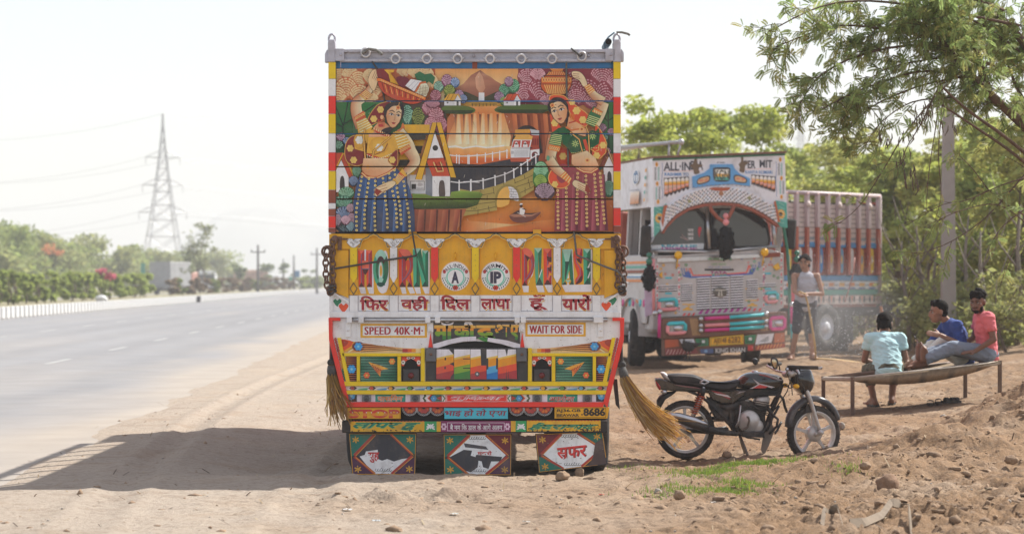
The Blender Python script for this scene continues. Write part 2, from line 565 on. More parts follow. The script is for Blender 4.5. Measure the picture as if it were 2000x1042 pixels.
while y<300 and cnt<300:
 x=-18.0+float(curve_x(y));w=.62
 if kb is None:
  q=MB();q.box((0,0,.25),(.10,w,.50),bev=.02)
  o=q.build('kerb_block',M_kerbw,kerb);kb=o
 else:
  o=kb.copy();link(o,kerb)
 o.location=(x-.01,y,.012)
 o.rotation_euler=(0,0,atan2(.034-3.8e-5*y,1))
 y+=1.12+max(0,y-150)*.004;cnt+=1
M_med=mat('median_earth',(.24,.21,.12),rough=.95,var=.25,scale=.7,dirt=.5,dirtcol=(.2,.22,.08),dscale=.4)
med=ribbon('median_strip',lambda Y:-23.5+curve_x(Y),lambda Y:-18.25+curve_x(Y),-10,1400,.44,M_med)
tag(med,kind='structure')
road2=ribbon('far_carriageway',lambda Y:-34+curve_x(Y),lambda Y:-23.5+curve_x(Y),-10,1400,.02,M_road)
tag(road2,kind='structure')
# ---------------------------------------------------------------- haze in the air
def haze_box():
 b=MB();b.box((0,1560,45),(4400,3200,94))
 m=bpy.data.materials.new('haze');m.use_nodes=True
 N,L=m.node_tree.nodes,m.node_tree.links;N.clear()
 out=N.new('ShaderNodeOutputMaterial');v=N.new('ShaderNodeVolumePrincipled')
 v.inputs['Color'].default_value=(0.82,0.84,0.87,1)
 v.inputs['Density'].default_value=HAZE
 v.inputs['Anisotropy'].default_value=-0.1
 L.new(v.outputs[0],out.inputs['Volume'])
 o=b.build('haze',m);tag(o,kind='stuff')
 return o
HAZE=0.0008
haze_box()
# ---------------------------------------------------------------- hills on the horizon
M_hill=mat('hill',(.30,.30,.27),rough=1,var=.2,scale=.01)
def hill(px0,px1,pk,Y,seed,n=90):
 r=random.Random(seed);V,Fc=[],[]
 for j in range(9):
  t=j/8
  for i in range(n+1):
   s_=i/n
   px=px0+(px1-px0)*s_
   prof=pk(s_)
   x=(px-1000)/F*Y
   z=-2+(prof*Y/F)*(1-(2*t-1)**2)*(1+.012*sin(i*.9+seed)+.03*sin(i*.33))
   V.append((x,Y+(t-.5)*700,z))
 for j in range(8):
  for i in range(n):
   a=j*(n+1)+i
   Fc.append((a,a+1,a+n+2,a+n+1))
 return tag(np_obj('hill',V,Fc,M_hill,smooth=True),kind='structure')
hill(250,900,lambda s:135*exp(-((s-.36)/.2)**2)+95*exp(-((s-.72)/.2)**2)*1+15*sin(s*pi),2650,1)
# ---------------------------------------------------------------- leaves and trees
def leaf_cards(rng,clumps,size,aspect=.45,droop=.25):
 """many small leaf cards spread through clumps (c, radii, n)"""
 Vs,base=[],0
 for c,r,n in clumps:
  u=rng.normal(size=(n,3));u/=np.linalg.norm(u,axis=1)[:,None]
  rad_=rng.random(n)**.45
  p=np.array(c)+u*rad_[:,None]*np.array(r)
  a=rng.normal(size=(n,3));a[:,2]*=.6;a[:,2]-=droop;a/=np.linalg.norm(a,axis=1)[:,None]
  b=np.cross(a,rng.normal(size=(n,3)));b/=np.linalg.norm(b,axis=1)[:,None]
  s_=size*(.6+.8*rng.random(n))[:,None]
  a=a*s_;b=b*s_*aspect
  Vs.append(np.stack([p-a*.5,p+b*.5-a*.05,p+a*.5,p-b*.5-a*.05],1).reshape(-1,3))
 V=np.concatenate(Vs)
 return V,np.arange(len(V)).reshape(-1,4)
def leafmat(name,col,trans=.55):
 return mat(name,col,rough=.6,attr=True,var=.0,trans=trans,spec=.3)
M_leaf=leafmat('leaf_green',None)
M_bark=mat('bark',(.13,.095,.07),rough=.95,var=.35,scale=9,bump=.6,bscale=40)
M_barkpale=mat('bark_pale',(.20,.17,.14),rough=.95,var=.3,scale=9,bump=.5,bscale=40)
def leafcol(rng,nf,base,var=.35,yellow=.3):
 c=np.array(base)[None]*(1+var*(rng.random((nf,1))*2-1))
 yv=rng.random((nf,1))*yellow
 c=c*(1-yv)+np.array((base[0]*1.9,base[1]*1.35,base[2]*.7))[None]*yv
 return np.repeat(c,4,axis=0)
def make_tree(name,label,cat,loc,H,R,seed,base,n=2200,size=.26,trunkr=.09,nclump=11,group=None,stems=3,zlo=.25,ysq=1.0,trunkmat=None,dens=1.0):
 rng=np.random.default_rng(seed)
 t=thing(name,label,cat,loc,group=group)
 clumps=[]
 for i in range(nclump):
  an=rng.random()*2*pi;rr=R*(.15+.75*rng.random()**.7)
  zz=H*(zlo+(1-zlo)*(.12+.78*rng.random()))
  k=1-.55*((zz/H-.55)/.45)**2 if zz/H>.55 else 1
  rr*=max(.35,k)
  cr=R*(.28+.26*rng.random())
  clumps.append(((cos(an)*rr,sin(an)*rr*ysq,zz),(cr*1.15,cr,cr*.62),int(n/nclump*(.6+.8*rng.random()))))
 V,Fc=leaf_cards(rng,clumps,size)
 V[:,2]=np.maximum(V[:,2],.1)
 np_obj('crown',V,Fc,M_leaf,t,col=leafcol(rng,len(Fc),base))
 b=MB()
 for s_ in range(stems):
  a0=rng.random()*6.28
  tgt=clumps[s_%nclump][0]
  p0=Vector((cos(a0)*.15*stems/2,sin(a0)*.15*stems/2,-.3))
  p1=Vector((p0.x+.3*cos(a0),p0.y+.3*sin(a0),H*.3))
  b.tube([p0,(p0+p1)/2+Vector((.08*sin(a0),0,.1)),p1,Vector(tgt)],[trunkr,trunkr*.85,trunkr*.65,trunkr*.2],6)
  for k in range(3):
   tg=Vector(clumps[(s_*3+k+1)%nclump][0])
   b.tube([p1,(p1+tg)/2+Vector((0,0,.3)),tg],[trunkr*.5,trunkr*.33,trunkr*.1],5)
 b.build('trunk',trunkmat or M_bark,t,fixn=False)
 return t
GREEN_FAR=(.25,.32,.10)
GREEN_MID=(.125,.175,.045)
def road_dist(px,off):
 Y=120.0
 for _ in range(40):Y=(off+.034*Y-1.9e-5*Y*Y)/((1000-px)/F)
 return Y
rt=random.Random(3)
belt=[(-60,128,9),(5,120,118),(45,135,118),(88,128,98),(128,150,92),(165,140,85),(200,160,90),(238,150,78),(272,165,72),(308,158,66),(342,175,62),(372,165,66),(402,185,62),(428,190,60),(60,170,110),(150,180,95),(-20,150,125)]
BL=['rounded pale green thorn tree behind the hedge, {}',]
pos_words=['cut by the left picture edge','first behind the far left hedge','tallest above the left hedge end','left of the orange blossoms','holding the orange blossoms','just right of the orange blossoms','behind the pink flowered shrub','left of the pylon foot','beneath the pylon','right behind the grey lorry box','right of the pylon foot','below the tall thin tree','right of the tall thin tree','last of the green belt before the brown hedge','in the second row above the left hedge','in the second row by the blossoms','in the second row at the left edge']
for i,(px,Y,top)in enumerate(belt):
 Y=road_dist(px,39+(i%3)*3+(8 if i>13 else 0));top=top if px>0 else 118
 H=(top*.92)/F*Y+CH
 x=(px-1000)/F*Y
 make_tree('thorn_tree','pale green thorn tree beyond the road, '+pos_words[i],'tree',(x,Y,0),H,H*.62,100+i,GREEN_FAR if i%3 else(.27,.31,.13),n=2200,size=.62,nclump=16,stems=2,zlo=.02,group='thorn trees beyond the far carriageway')
make_tree('gum_tree','tall thin grey green tree rising above the belt beyond the road','tree',((392-1000)/F*250,250,0),8.4,1.7,78,(.19,.22,.11),n=900,size=.40,nclump=26,stems=3,zlo=.2,trunkr=.10)
def blossoms(name,label,px,py,Y,r,n,colr,seed):
 rng=np.random.default_rng(seed);p=P(px,py,Y)
 V,Fc=leaf_cards(rng,[((0,0,0),(r,r,r*.7),n),((r*.9,0,-r*.4),(r*.7,r*.7,r*.4),n//2)],.22,.8)
 o=np_obj(name,V,Fc,M_leaf,col=np.repeat(np.array(colr)[None]*(.7+.5*rng.random((len(Fc),1))),4,axis=0),loc=p)
 return tag(o,label,'blossom')
blossoms('orange_blossom','orange flowering spray among the pale green trees beyond the road',97,486,road_dist(97,36),.85,130,(.62,.27,.12),5)
hedge_px=[(-14,92),(6,96),(24,99),(44,102),(62,105),(80,109),(98,112),(117,116),(135,120),(153,124),(171,128),(188,133),(206,138),(224,143),(241,148),(257,153),(272,158),(287,165)]
for i,(px,Y)in enumerate(hedge_px):
 Y=road_dist(px,20.6);H=CH+(HY-(523+px*.03))/F*Y-.44
 x=(px-1000)/F*Y
 r=10.5/F*Y
 lab='green clipped shrub of the median hedge, '+['cut by the left picture edge','second from the left edge','third from the left edge','fourth from the left edge','fifth from the left edge','sixth from the left edge','seventh from the left edge','eighth from the left edge','ninth from the left edge','tenth from the lorry','right before the pink flowers','holding the pink flowers','just past the pink flowers','fifth from the grey lorry','fourth from the grey lorry','third from the grey lorry','second from the grey lorry','last one before the grey lorry'][i]
 make_tree('hedge_shrub',lab,'shrub',(x,Y,.42),H,r*1.5,300+i,(.29,.37,.10),n=1100,size=.28,nclump=14,stems=2,trunkr=.035,zlo=.0,group='green shrubs of the median hedge')
blossoms('pink_blossom','pink oleander flowers on the median hedge',203,533,road_dist(203,20.2),.5,90,(.50,.12,.17),9)
for i in range(15):
 px=338+i*16;Y=road_dist(px,20.6)
 x=(px-1000)/F*Y
 H=CH+(HY-541)/F*Y-.44
 lab='brown withered median shrub, '+['beside the grey lorry','second past the grey lorry','third past the grey lorry','below the tall thin tree','left of the white cab','below the white cab','right of the white cab','left under the loaded truck','middle under the loaded truck','right under the loaded truck','just past the loaded truck','left of the nearest utility pole','at the nearest utility pole','past the nearest utility pole','last before the low green bushes'][i]
 green=i in(1,5,10)
 make_tree('dry_shrub',lab if not green else lab.replace('brown withered','green sprouting'),'shrub',(x,Y,.42),H,12/F*Y,400+i,(.20,.16,.11)if not green else(.19,.25,.08),n=520,size=.36,nclump=8,stems=2,trunkr=.03,zlo=.02,group='withered shrubs along the median')
for i in range(5):
 px=584+i*14;Y=road_dist(px,20.6)
 make_tree('roadside_bush','low green bush at the far end of the road, %s'%['leftmost','second from the left','middle one','next to the last','beside the painted truck'][i],'shrub',((px-1000)/F*Y,Y,.2),28/F*Y,13/F*Y,450+i,(.24,.30,.10),n=420,size=.55,nclump=7,stems=1,zlo=.02,group='low bushes at the far end of the road')
for i,(px,top,Y)in enumerate(((468,40,300),(520,28,350),(560,30,380),(600,22,420))):
 make_tree('distant_tree','hazy distant tree over the brown hedge, %s'%['beside the loaded truck','right of the nearest utility pole','by the blue road sign','next to the painted truck'][i],'tree',((px-1000)/F*Y,Y,0),(top+8)/F*Y+CH,18/F*Y,470+i,(.16,.21,.10),n=420,size=.5,nclump=8,stems=1,zlo=.05,group='hazy trees far down the road')
# ---------------------------------------------------------------- wood on the right
wood=[(1235,62,205,70,0),(1290,70,240,75,1),(1345,64,222,70,0),(1400,72,238,75,2),(1455,66,232,70,0),(1498,74,262,55,1),(1560,78,285,70,2),(1640,70,250,75,1),(1705,66,300,70,0),(1770,60,310,72,2),(1830,58,280,75,1),(1900,55,300,80,0),(1965,52,270,85,2),(2030,50,240,90,1),(1600,90,300,80,0),(1690,88,330,80,2),(1790,80,345,80,0),(1880,76,350,80,1),(1980,72,340,90,0),(1260,95,300,90,2),(1380,98,300,90,0),(1490,96,310,90,1)]
wlab=['tallest grove tree showing beside the painted truck','grove tree behind the ladder rack pipe','grove tree rising over the left half of the white crown board','grove tree over the middle of the white crown board','grove tree over the right half of the white crown board','thin grove tree right above the white cab corner','grove tree behind the far end of the red cargo body','grove tree above the red cargo body','grove tree at the right corner of the red cargo body','slender grove tree left of the concrete pole','grove tree behind the concrete pole','grove tree over the man in blue','grove tree over the man in the pink shirt','grove tree cut by the right picture edge','back row tree behind the red cargo body','back row tree past the red cargo body','back row tree left of the concrete pole','back row tree right of the concrete pole','back row tree at the right picture edge','back row tree beside the painted truck','back row tree behind the white crown board','back row tree behind the red cargo rail']
tones=[(.33,.40,.10),(.36,.40,.13),(.29,.36,.11)]
for i,(px,Y,top,rp,tn)in enumerate(wood):
 H=(HY-top)*(1.22 if px<1540 else 1.12)/F*Y+CH
 x=(px-1000)/F*Y
 make_tree('acacia_tree',wlab[i],'tree',(x,Y,gh(x,Y)-.05),H,rp/F*Y*1.15,500+i,tones[tn],n=5200 if Y<80 else 3200,size=.20 if Y<80 else.27,nclump=26,stems=4 if px>1560 else 3,trunkr=.055,zlo=.06,dens=1,group='acacia trees of the grove behind the trucks')
for i,(px,Y)in enumerate(((1735,54),(1790,52),(1838,49),(1905,47),(1960,46),(1690,58),(2010,44),(1870,55),(1800,60))):
 x=(px-1000)/F*Y
 make_tree('scrub_bush','olive scrub bush under the grove, %s'%['right of the red truck','behind the man in pale blue','left of the man in blue','between the man in blue and the man in pink','behind the man in pink','behind the red truck wheel','at the right picture edge','behind the man in blue','deeper in behind the cot'][i],'bush',(x,Y,gh(x,Y)-.05),1.5,.95,600+i,(.25,.28,.11),n=1100,size=.15,nclump=9,stems=5,trunkr=.02,zlo=.02,group='scrub bushes at the foot of the grove')
for i,(px,Y,top,lean)in enumerate(((1775,50,470,-14),(1812,52,440,-22),(1822,51,480,8),(1880,49,420,12),(1925,47,450,-10),(1985,46,400,9),(1760,55,500,16))):
 g=G(px,640);x=(px-1000)/F*Y;z0=gh(x,Y)
 b=MB();p0=Vector((0,0,-.1));p2=P(px+lean,top,Y)-Vector((x,Y,z0))
 b.tube([p0,p2*.35+Vector((.05,0,0)),p2*.7+Vector((-.04,0,0)),p2],[.05,.045,.035,.012],6)
 for k in range(4):
  s_=p2*(.4+.14*k);b.tube([s_,s_+Vector(((-1)**k*.35,.1,.5)),s_+Vector(((-1)**k*.55,.1,1.1))],[.022,.015,.005],5)
 o=b.build('bare_sapling',M_barkpale,loc=(x,Y,z0),fixn=False)
 tag(o,'thin bare sapling at the grove edge, %s'%['left of the concrete pole','slanting beside the concrete pole','hugging the concrete pole','behind the man in blue','between the two seated men on the right','right of the man in pink','nearest the red truck'][i],'sapling','bare saplings at the edge of the grove')
# ---------------------------------------------------------------- pylons, poles, wires
M_steel=mat('galvanised_steel',(.46,.46,.47),rough=.5,metal=.3,var=.1)
def pylon(px,py_top,py_base,Y,wtop,wbase,arms,label,armw=26,t=.16):
 H=(py_base-py_top)/F*Y
 z0=CH+(HY-py_base)/F*Y
 root=thing('pylon',label,'pylon',((px-1000)/F*Y,Y,z0),rot=(0,0,rad(18)))
 kx=Y/F
 b=MB()
 def hw(z):
  s_=z/H
  return(wbase*(1-s_)**1.35+wtop*s_)*.5*kx
 zs=[H*(1-(1-i/11)**1.25)for i in range(12)]
 zs=[H*s_ for s_ in(0,.14,.26,.36,.45,.53,.60,.67,.74,.80,.86,.93,1.0)]
 cs=[(-1,-1),(1,-1),(1,1),(-1,1)]
 for i in range(len(zs)-1):
  a,c_=zs[i],zs[i+1]
  for k in range(4):
   k2=(k+1)%4
   p=lambda kk,z:(cs[kk][0]*hw(z),cs[kk][1]*hw(z),z)
   b.tube([p(k,a),p(k,c_)],t*.62,4,False,False)
   b.tube([p(k,a),p(k2,c_)],t*.36,4,False,False)
   b.tube([p(k2,a),p(k,c_)],t*.36,4,False,False)
   b.tube([p(k,c_),p(k2,c_)],t*.36,4,False,False)
 b.build('lattice',M_steel,root,fixn=False)
 tips=[]
 for pa in arms:
  z=(py_base-pa)/F*Y
  for sx in(-1,1):
   a=MB();tip=Vector((sx*(hw(z)+armw*kx),0,z+.1));tips.append(tip)
   for sy in(-1,1):
    a.tube([(sx*hw(z),sy*hw(z),z),tip],t*.5,4,False,False)
    a.tube([(sx*hw(z),sy*hw(z),z+1.3),tip],t*.4,4,False,False)
   a.tube([tip,tip-Vector((0,0,1.4))],t*.5,5,True,False)
   a.build('crossarm',M_steel,root,fixn=False)
 return root,tips
py1,tips=pylon(318,222,546,455,1.5,82,(308,362,415),'tall steel lattice pylon beyond the trees on the left')
py2,tips2=pylon(1564,200,470,760,1.5,50,(225,250,272),'faint hazy lattice pylon above the grove on the right',armw=9,t=.2)
bpy.context.view_layer.update()
M_wire=mat('wire',(.28,.28,.29),rough=.5,metal=.5,var=0)
wi=0
for ti,tip in enumerate(tips+[Vector((0,0,31.2))]):
 a=py1.matrix_world@tip
 for di,(ex,ey,dz)in enumerate(((-150,470,1.5),(190,700,1.0))):
  e=Vector((ex,ey,a.z+dz));pts=[]
  for k in range(25):
   s_=k/24;q=a.lerp(e,s_);q.z-=5.5*4*s_*(1-s_);pts.append(q)
  w=MB();w.tube(pts,.024,4,False,False)
  o=w.build('power_line',M_wire,fixn=False)
  tag(o,'power line from the tall pylon, %s, running %s'%(['top left arm','top right arm','middle left arm','middle right arm','bottom left arm','bottom right arm','peak'][ti],['left','right'][di]),'power line','power lines strung from the tall pylon');wi+=1
M_conc=mat('pole_concrete','#8a8480',rough=.9,var=.12,scale=4,dirt=.3,dscale=2)
M_polefar=mat('pole_dark',(.13,.12,.12),rough=.8)
for i,(px,top,Y,ar)in enumerate(((504,478,255,1),(574,498,330,0),(619,484,300,1),(553,505,420,0))):
 x=(px-1000)/F*Y;H=(HY-top)/F*Y+CH
 r=thing('utility_pole','distant dark utility pole down the road, %s'%['tallest with a crossarm','plain one by the blue sign','with a crossarm beside the painted truck','faintest one, farthest away'][i],'pole',(x,Y,0),group='utility poles far down the road')
 b=MB();b.tube([(0,0,-.3),(0,0,H)],[.17,.11],6);b.build('shaft',M_polefar,r)
 if ar:
  b=MB();b.box((0,0,H*.86),(1.5,.12,.12));b.tube([(-.7,0,H*.86),(-.7,0,H*.86+.3)],.06,5);b.tube([(.7,0,H*.86),(.7,0,H*.86+.3)],.06,5)
  b.build('crossarm',M_polefar,r)
Yp=47.0;xp=(1852-1000)/F*Yp
r=thing('concrete_pole','grey square concrete pole standing among the grove trees behind the cot','pole',(xp,Yp,gh(xp,Yp)-.3))
b=MB()
Hp=(HY-178)/F*Yp+CH
b.loft([[(-w,-w*.8,z),(w,-w*.8,z),(w,w*.8,z),(-w,w*.8,z)]for w,z in((.145,0),(.10,Hp))],smooth=False)
b.build('shaft',M_conc,r)
# ---------------------------------------------------------------- signs and far vehicles
M_signg=mat('sign_green',(.03,.25,.17),rough=.5);M_signb=mat('sign_blue',(.04,.16,.34),rough=.5)
def road_sign(px,py0,py1,wpx,Y,m,label):
 x=(px-1000)/F*Y;z1=CH+(HY-py0)/F*Y;z0=CH+(HY-py1)/F*Y;w=wpx/F*Y
 r=thing('road_sign',label,'sign',(x,Y,0))
 b=MB();b.box((0,0,(z0+z1)/2),(w,.06,z1-z0),bev=.02);b.build('sign_panel',m,r)
 b=MB();b.tube([(-w*.3,.08,-.2),(-w*.3,.08,z1)],.05,6);b.tube([(w*.3,.08,-.2),(w*.3,.08,z1)],.05,6);b.build('post',M_steel,r)
road_sign(279,514,536,9,275,M_signg,'green road sign half hidden behind the grey lorry')
road_sign(580,528,541,11,330,M_signb,'small blue road sign far down the road')
road_sign(567,540,549,8,335,M_signg,'small green road sign below the blue one far down the road')
M_tarp=mat('tarpaulin_grey',(.30,.30,.30),rough=.9,var=.15,scale=1.5);M_tarpl=mat('tarpaulin_pale',(.55,.53,.48),rough=.9,var=.12,scale=1.5)
M_redp=mat('faded_red',(.42,.20,.15),rough=.6);M_whitep=mat('white_paint_far',(.7,.7,.7),rough=.5);M_darkg=mat('dark_glass',(.03,.035,.04),rough=.15,var=0)
M_rubber=mat('rubber',(.03,.028,.027),rough=.85,var=.2,dirt=.6,dirtcol=(.17,.13,.10),dscale=6)
M_under=mat('underbody',(.035,.032,.03),rough=.9,var=.2,dirt=.5,dirtcol=(.12,.09,.07),dscale=5)
def far_wheel(par,x,y,r=.5):
 b=MB();b.lathe((x-.13,y,r),(1,0,0),[(0,0),(r*.9,0),(r,.04),(r,.22),(r*.9,.26),(0,.26)],16);b.build('wheel',M_rubber,par)
def lorry(px,Y,label,boxc,boxl,cab,L=5.5,w=2.4,h=3.0,rot=0.0):
 x=(px-1000)/F*Y
 r=thing('lorry',label,'lorry',(x,Y,.02),(0,0,rot))
 b=MB();b.box((0,0,.85+(h-.85)/2),(w,.02,h-.85));b.build('rear_tarpaulin',boxl,r)
 b=MB();b.box((0,L/2+.02,.85+(h-.85)/2),(w,L,h-.85),bev=.08);b.build('cargo_box',boxc,r)
 b=MB();b.box((0,L/2,.7),(w*.8,L+2,.24));b.box((0,.05,.55),(w*.96,.1,.12));b.build('chassis',M_under,r)
 b=MB();b.box((0,L+1.1,1.6),(w*.95,1.7,1.9),bev=.15);b.build('cab',cab,r)
 b=MB();b.box((0,L+1.96,1.95),(w*.8,.03,.7));b.build('windscreen',M_darkg,r)
 for yy in(1.2,L+1.0):
  for xx in(-w/2+.25,w/2-.25):
   far_wheel(r,xx,yy)
 return r
lorry(312,262,'grey boxed lorry with pale side on the far carriageway beyond the hedge',M_tarp,M_tarp,M_redp,L=4.9,w=2.5,h=3.65,rot=rad(-20))
def front_truck(px,Y,label,cabm,w=2.5,h=3.0,name='lorry'):
 x=(px-1000)/F*Y
 r=thing(name,label,'lorry',(x,Y,.02))
 b=MB();b.box((0,.9,.5+(h-.5)/2),(w,1.8,h-.5),bev=.14);b.build('cab',cabm,r)
 b=MB();b.box((0,-.02,h*.66),(w*.84,.03,h*.3),bev=.01);b.build('windscreen',M_darkg,r)
 b=MB();b.box((0,-.1,.55),(w,.2,.25),bev=.04);b.build('bumper',M_under,r)
 b=MB();b.box((0,4.2,1.2),(w,4.6,1.3),bev=.08);b.build('cargo_box',M_tarpl,r)
 for xx in(-w/2+.2,w/2-.2):
  far_wheel(r,xx,.9,.45);far_wheel(r,xx,5.2,.45)
 return r
front_truck(403,330,'white cab truck coming along the far carriageway above the brown hedge',M_whitep)
r=lorry(460,380,'distant truck heaped with brown load above the brown hedge',mat('brick_load',(.36,.22,.15),rough=.9,var=.3,scale=2),M_redp,M_whitep,L=5,w=2.3,h=3.0,rot=rad(-68))
b=MB()
for k in range(7):b.sph((-.9+.3*(k%7),.8+.5*k,2.95),(.6,.6,.4),8,5)
b.build('load',_mats['brick_load'],r)
b=MB();b.sph((0,0,.12),(.35,.25,.2),9,6);b.box((.2,0,.05),(.4,.3,.1),bev=.03)
tag(b.build('litter_bag',M_whitep,loc=((197-1000)/F*138,138.0,.47)),'small white bag of litter lying on the median by the kerb','litter')
b=MB();b.sph((0,0,.2),(.3,.2,.25),8,6);b.sph((.15,-.1,.35),(.16,.14,.14),8,6);b.box((-.15,0,.1),(.5,.3,.2),bev=.05)
tag(b.build('rubbish_sack',M_under,loc=G(385,590)),'small dark sack lying on the road beside the far kerb','litter')
# ---------------------------------------------------------------- sign painting: flat colour shapes in paint layers on a board
class Art:
 def __init__(s,to3=None):
  s.T=[]
  s.boxes=[]
  s.lev=[]
  s.ox,s.oy,s.sc=0.0,0.0,1.0
 def frame(s,ox=0.0,oy=0.0,sc=1.0):
  s.ox,s.oy,s.sc=ox,oy,sc
  return s
 def pt(s,p):
  return(s.ox+p[0]/s.sc,s.oy+p[1]/s.sc)
 def parse(s,pts):
  if isinstance(pts,str):
   return[s.pt(tuple(float(q)for q in w.split(',')))for w in pts.split()]
  return[s.pt(p)for p in pts]
 def _level(s,x0,y0,x1,y1):
  L=0
  if s.boxes:
   B=np.array(s.boxes)
   hit=(B[:,0]<x1)&(B[:,2]>x0)&(B[:,1]<y1)&(B[:,3]>y0)
   if hit.any():L=int(B[hit,4].max())+1
  s.boxes.append((x0,y0,x1,y1,L))
  return L
 def _emit(s,pieces):
  xs_=[p[0]for P_,c in pieces for p in P_];ys_=[p[1]for P_,c in pieces for p in P_]
  L=s._level(min(xs_),min(ys_),max(xs_),max(ys_))
  for P_,c in pieces:
   s.T.append((L,P_,c))
 def raw_poly(s,p,col):
  cols=[C(col[i%len(col)])for i in range(len(p))]if isinstance(col,list)else[C(col)]*len(p)
  if len(p)<3:return
  tri=tessellate_polygon([[Vector((a,b,0))for a,b in p]])
  s._emit([([p[i]for i in t],[cols[i]for i in t])for t in tri])
 def poly(s,pts,col):
  s.raw_poly(s.parse(pts),col);return s
 def rect(s,x0,y0,x1,y1,col,col2=None):
  p=[s.pt(q)for q in((x0,y0),(x1,y0),(x1,y1),(x0,y1))]
  s.raw_poly(p,[col,col,col2,col2]if col2 else col);return s
 def hrect(s,x0,y0,x1,y1,c0,c1):
  p=[s.pt(q)for q in((x0,y0),(x1,y0),(x1,y1),(x0,y1))]
  s.raw_poly(p,[c0,c1,c1,c0]);return s
 def ell(s,cx,cy_,rx,ry=None,col='#000',edge=None,n=18,a=0.0,a0=0,a1=360):
  ry=rx if ry is None else ry
  c=s.pt((cx,cy_));rx/=s.sc;ry/=s.sc
  ca,sa=cos(rad(a)),sin(rad(a));pts=[]
  full=abs(a1-a0)>=359
  for i in range(n if full else n+1):
   t=rad(a0+(a1-a0)*i/n);x,y=rx*cos(t),ry*sin(t)
   pts.append((c[0]+x*ca-y*sa,c[1]+x*sa+y*ca))
  cc,ec=C(col),C(edge if edge else col)
  m=len(pts);rng_=range(m)if full else range(m-1)
  s._emit([([c,pts[i],pts[(i+1)%m]],[cc,ec,ec])for i in rng_]);return s
 def line(s,pts,w,col,closed=False):
  p=s.parse(pts);w=w/s.sc/2;n=len(p)
  if closed:p=p+[p[0],p[1]]
  L_,R_=[],[]
  for i in range(len(p)):
   a=Vector(p[max(0,i-1)]);b=Vector(p[i]);c=Vector(p[min(len(p)-1,i+1)])
   d1=(b-a);d2=(c-b)
   d1=d1.normalized()if d1.length>1e-9 else d2.normalized()
   d2=d2.normalized()if d2.length>1e-9 else d1
   nn=Vector((-d1.y-d2.y,d1.x+d2.x))
   if nn.length<1e-6:nn=Vector((-d1.y,d1.x))
   nn.normalize()
   k=w/max(.45,nn.dot(Vector((-d1.y,d1.x))))
   L_.append((b.x+nn.x*k,b.y+nn.y*k));R_.append((b.x-nn.x*k,b.y-nn.y*k))
  cc=C(col);r0=1 if closed else 0
  pcs=[([L_[i],L_[i+1],R_[i+1],R_[i]],[cc]*4)for i in range(r0,len(p)-1)]
  if pcs:s._emit(pcs)
  return s
 def curve(s,pts,n=5):
  """Catmull-Rom through the points (crop coordinates in, crop coordinates out)"""
  p=[tuple(float(q)for q in w.split(','))for w in pts.split()]if isinstance(pts,str)else list(pts)
  out=[]
  for i in range(len(p)-1):
   a=p[max(0,i-1)];b=p[i];c=p[i+1];d_=p[min(len(p)-1,i+2)]
   for k in range(n):
    t=k/n
    out.append(tuple(.5*(2*b[j]+(c[j]-a[j])*t+(2*a[j]-5*b[j]+4*c[j]-d_[j])*t*t+(3*b[j]-a[j]-3*c[j]+d_[j])*t**3)for j in(0,1)))
  out.append(p[-1]);return out
 def blob(s,pts,col,n=4,line=None,lw=1.2):
  """smooth closed shape"""
  p=[tuple(float(q)for q in w.split(','))for w in pts.split()]if isinstance(pts,str)else list(pts)
  q=s.curve(p[-2:]+p+p[:2],n)
  k=2*n;q=q[k:len(q)-1-n]
  s.poly(q,col)
  if line:s.line(q,lw,line,closed=True)
  return s
 def text(s,txt,x0,y0,x1,y1,col,bold=0.0,shear=0.0,bands=None,tilt=0.0,arc=None,spacing=1.0,vcol=None):
  """lettering fitted to the box; bands = [(fraction from the top, colour)...]"""
  vs_,ts_=text_tris(txt,bold,shear,spacing)
  if not len(vs_):return s
  a=vs_.min(0);b=vs_.max(0)
  px=[((v[0]-a[0])/max(1e-6,b[0]-a[0]),1-(v[1]-a[1])/max(1e-6,b[1]-a[1]))for v in vs_]
  def place(u,v):
   if arc:
    cx,cy_,ro,ri,t0,t1=arc
    t=rad(t0+(t1-t0)*u);r=ro+(ri-ro)*v
    return s.pt((cx+r*cos(t),cy_-r*sin(t)))
   return s.pt((x0+(x1-x0)*u,y0+(y1-y0)*v+tilt*(u-.5)))
  pcs=[]
  bl=bands if bands else[(0,col)]
  for bi,(f0,cc)in enumerate(bl):
   f1=bl[bi+1][0]if bi+1<len(bl)else 1.001
   cc=C(cc)
   for t in ts_:
    q=[px[i]for i in t]
    if bands:q=clip_half(clip_half(q,1,f0,True),1,f1,False)
    if len(q)>=3:
     pcs.append(([place(*p)for p in q],[cc]*len(q)))
  if pcs:s._emit(pcs)
  return s
 def build(s,name,parent,S,y,ox,oz,m,x0=-1e9,y0=-1e9,x1=1e9,y1=1e9,step=0.00022,roll=0.0):
  """px (u,v) -> local (x,z) with S px per metre about (ox,oz); paint layers stand off towards -y"""
  V,Fc,Cc=[],[],[]
  ca,sa=cos(roll),sin(roll)
  for L,p,c in s.T:
   pc=[(a[0],a[1],*b)for a,b in zip(p,c)]
   for ax,val,keep in((0,x0,True),(0,x1,False),(1,y0,True),(1,y1,False)):
    if abs(val)<1e8:pc=clip_half(pc,ax,val,keep)
   if len(pc)<3:continue
   b=len(V)
   for q in pc:
    dx,dz=(q[0]-ox)/S,(oz-q[1])/S
    V.append((dx*ca+dz*sa,y-.0012-L*step,-dx*sa+dz*ca));Cc.append(q[2:5])
   idx=list(range(b,b+len(pc)))
   ar=sum(V[idx[i-1]][0]*V[idx[i]][2]-V[idx[i]][0]*V[idx[i-1]][2]for i in range(len(idx)))
   Fc.append(idx if ar>0 else idx[::-1])
  if not V:return None
  me=bpy.data.meshes.new(name);me.from_pydata(V,[],Fc)
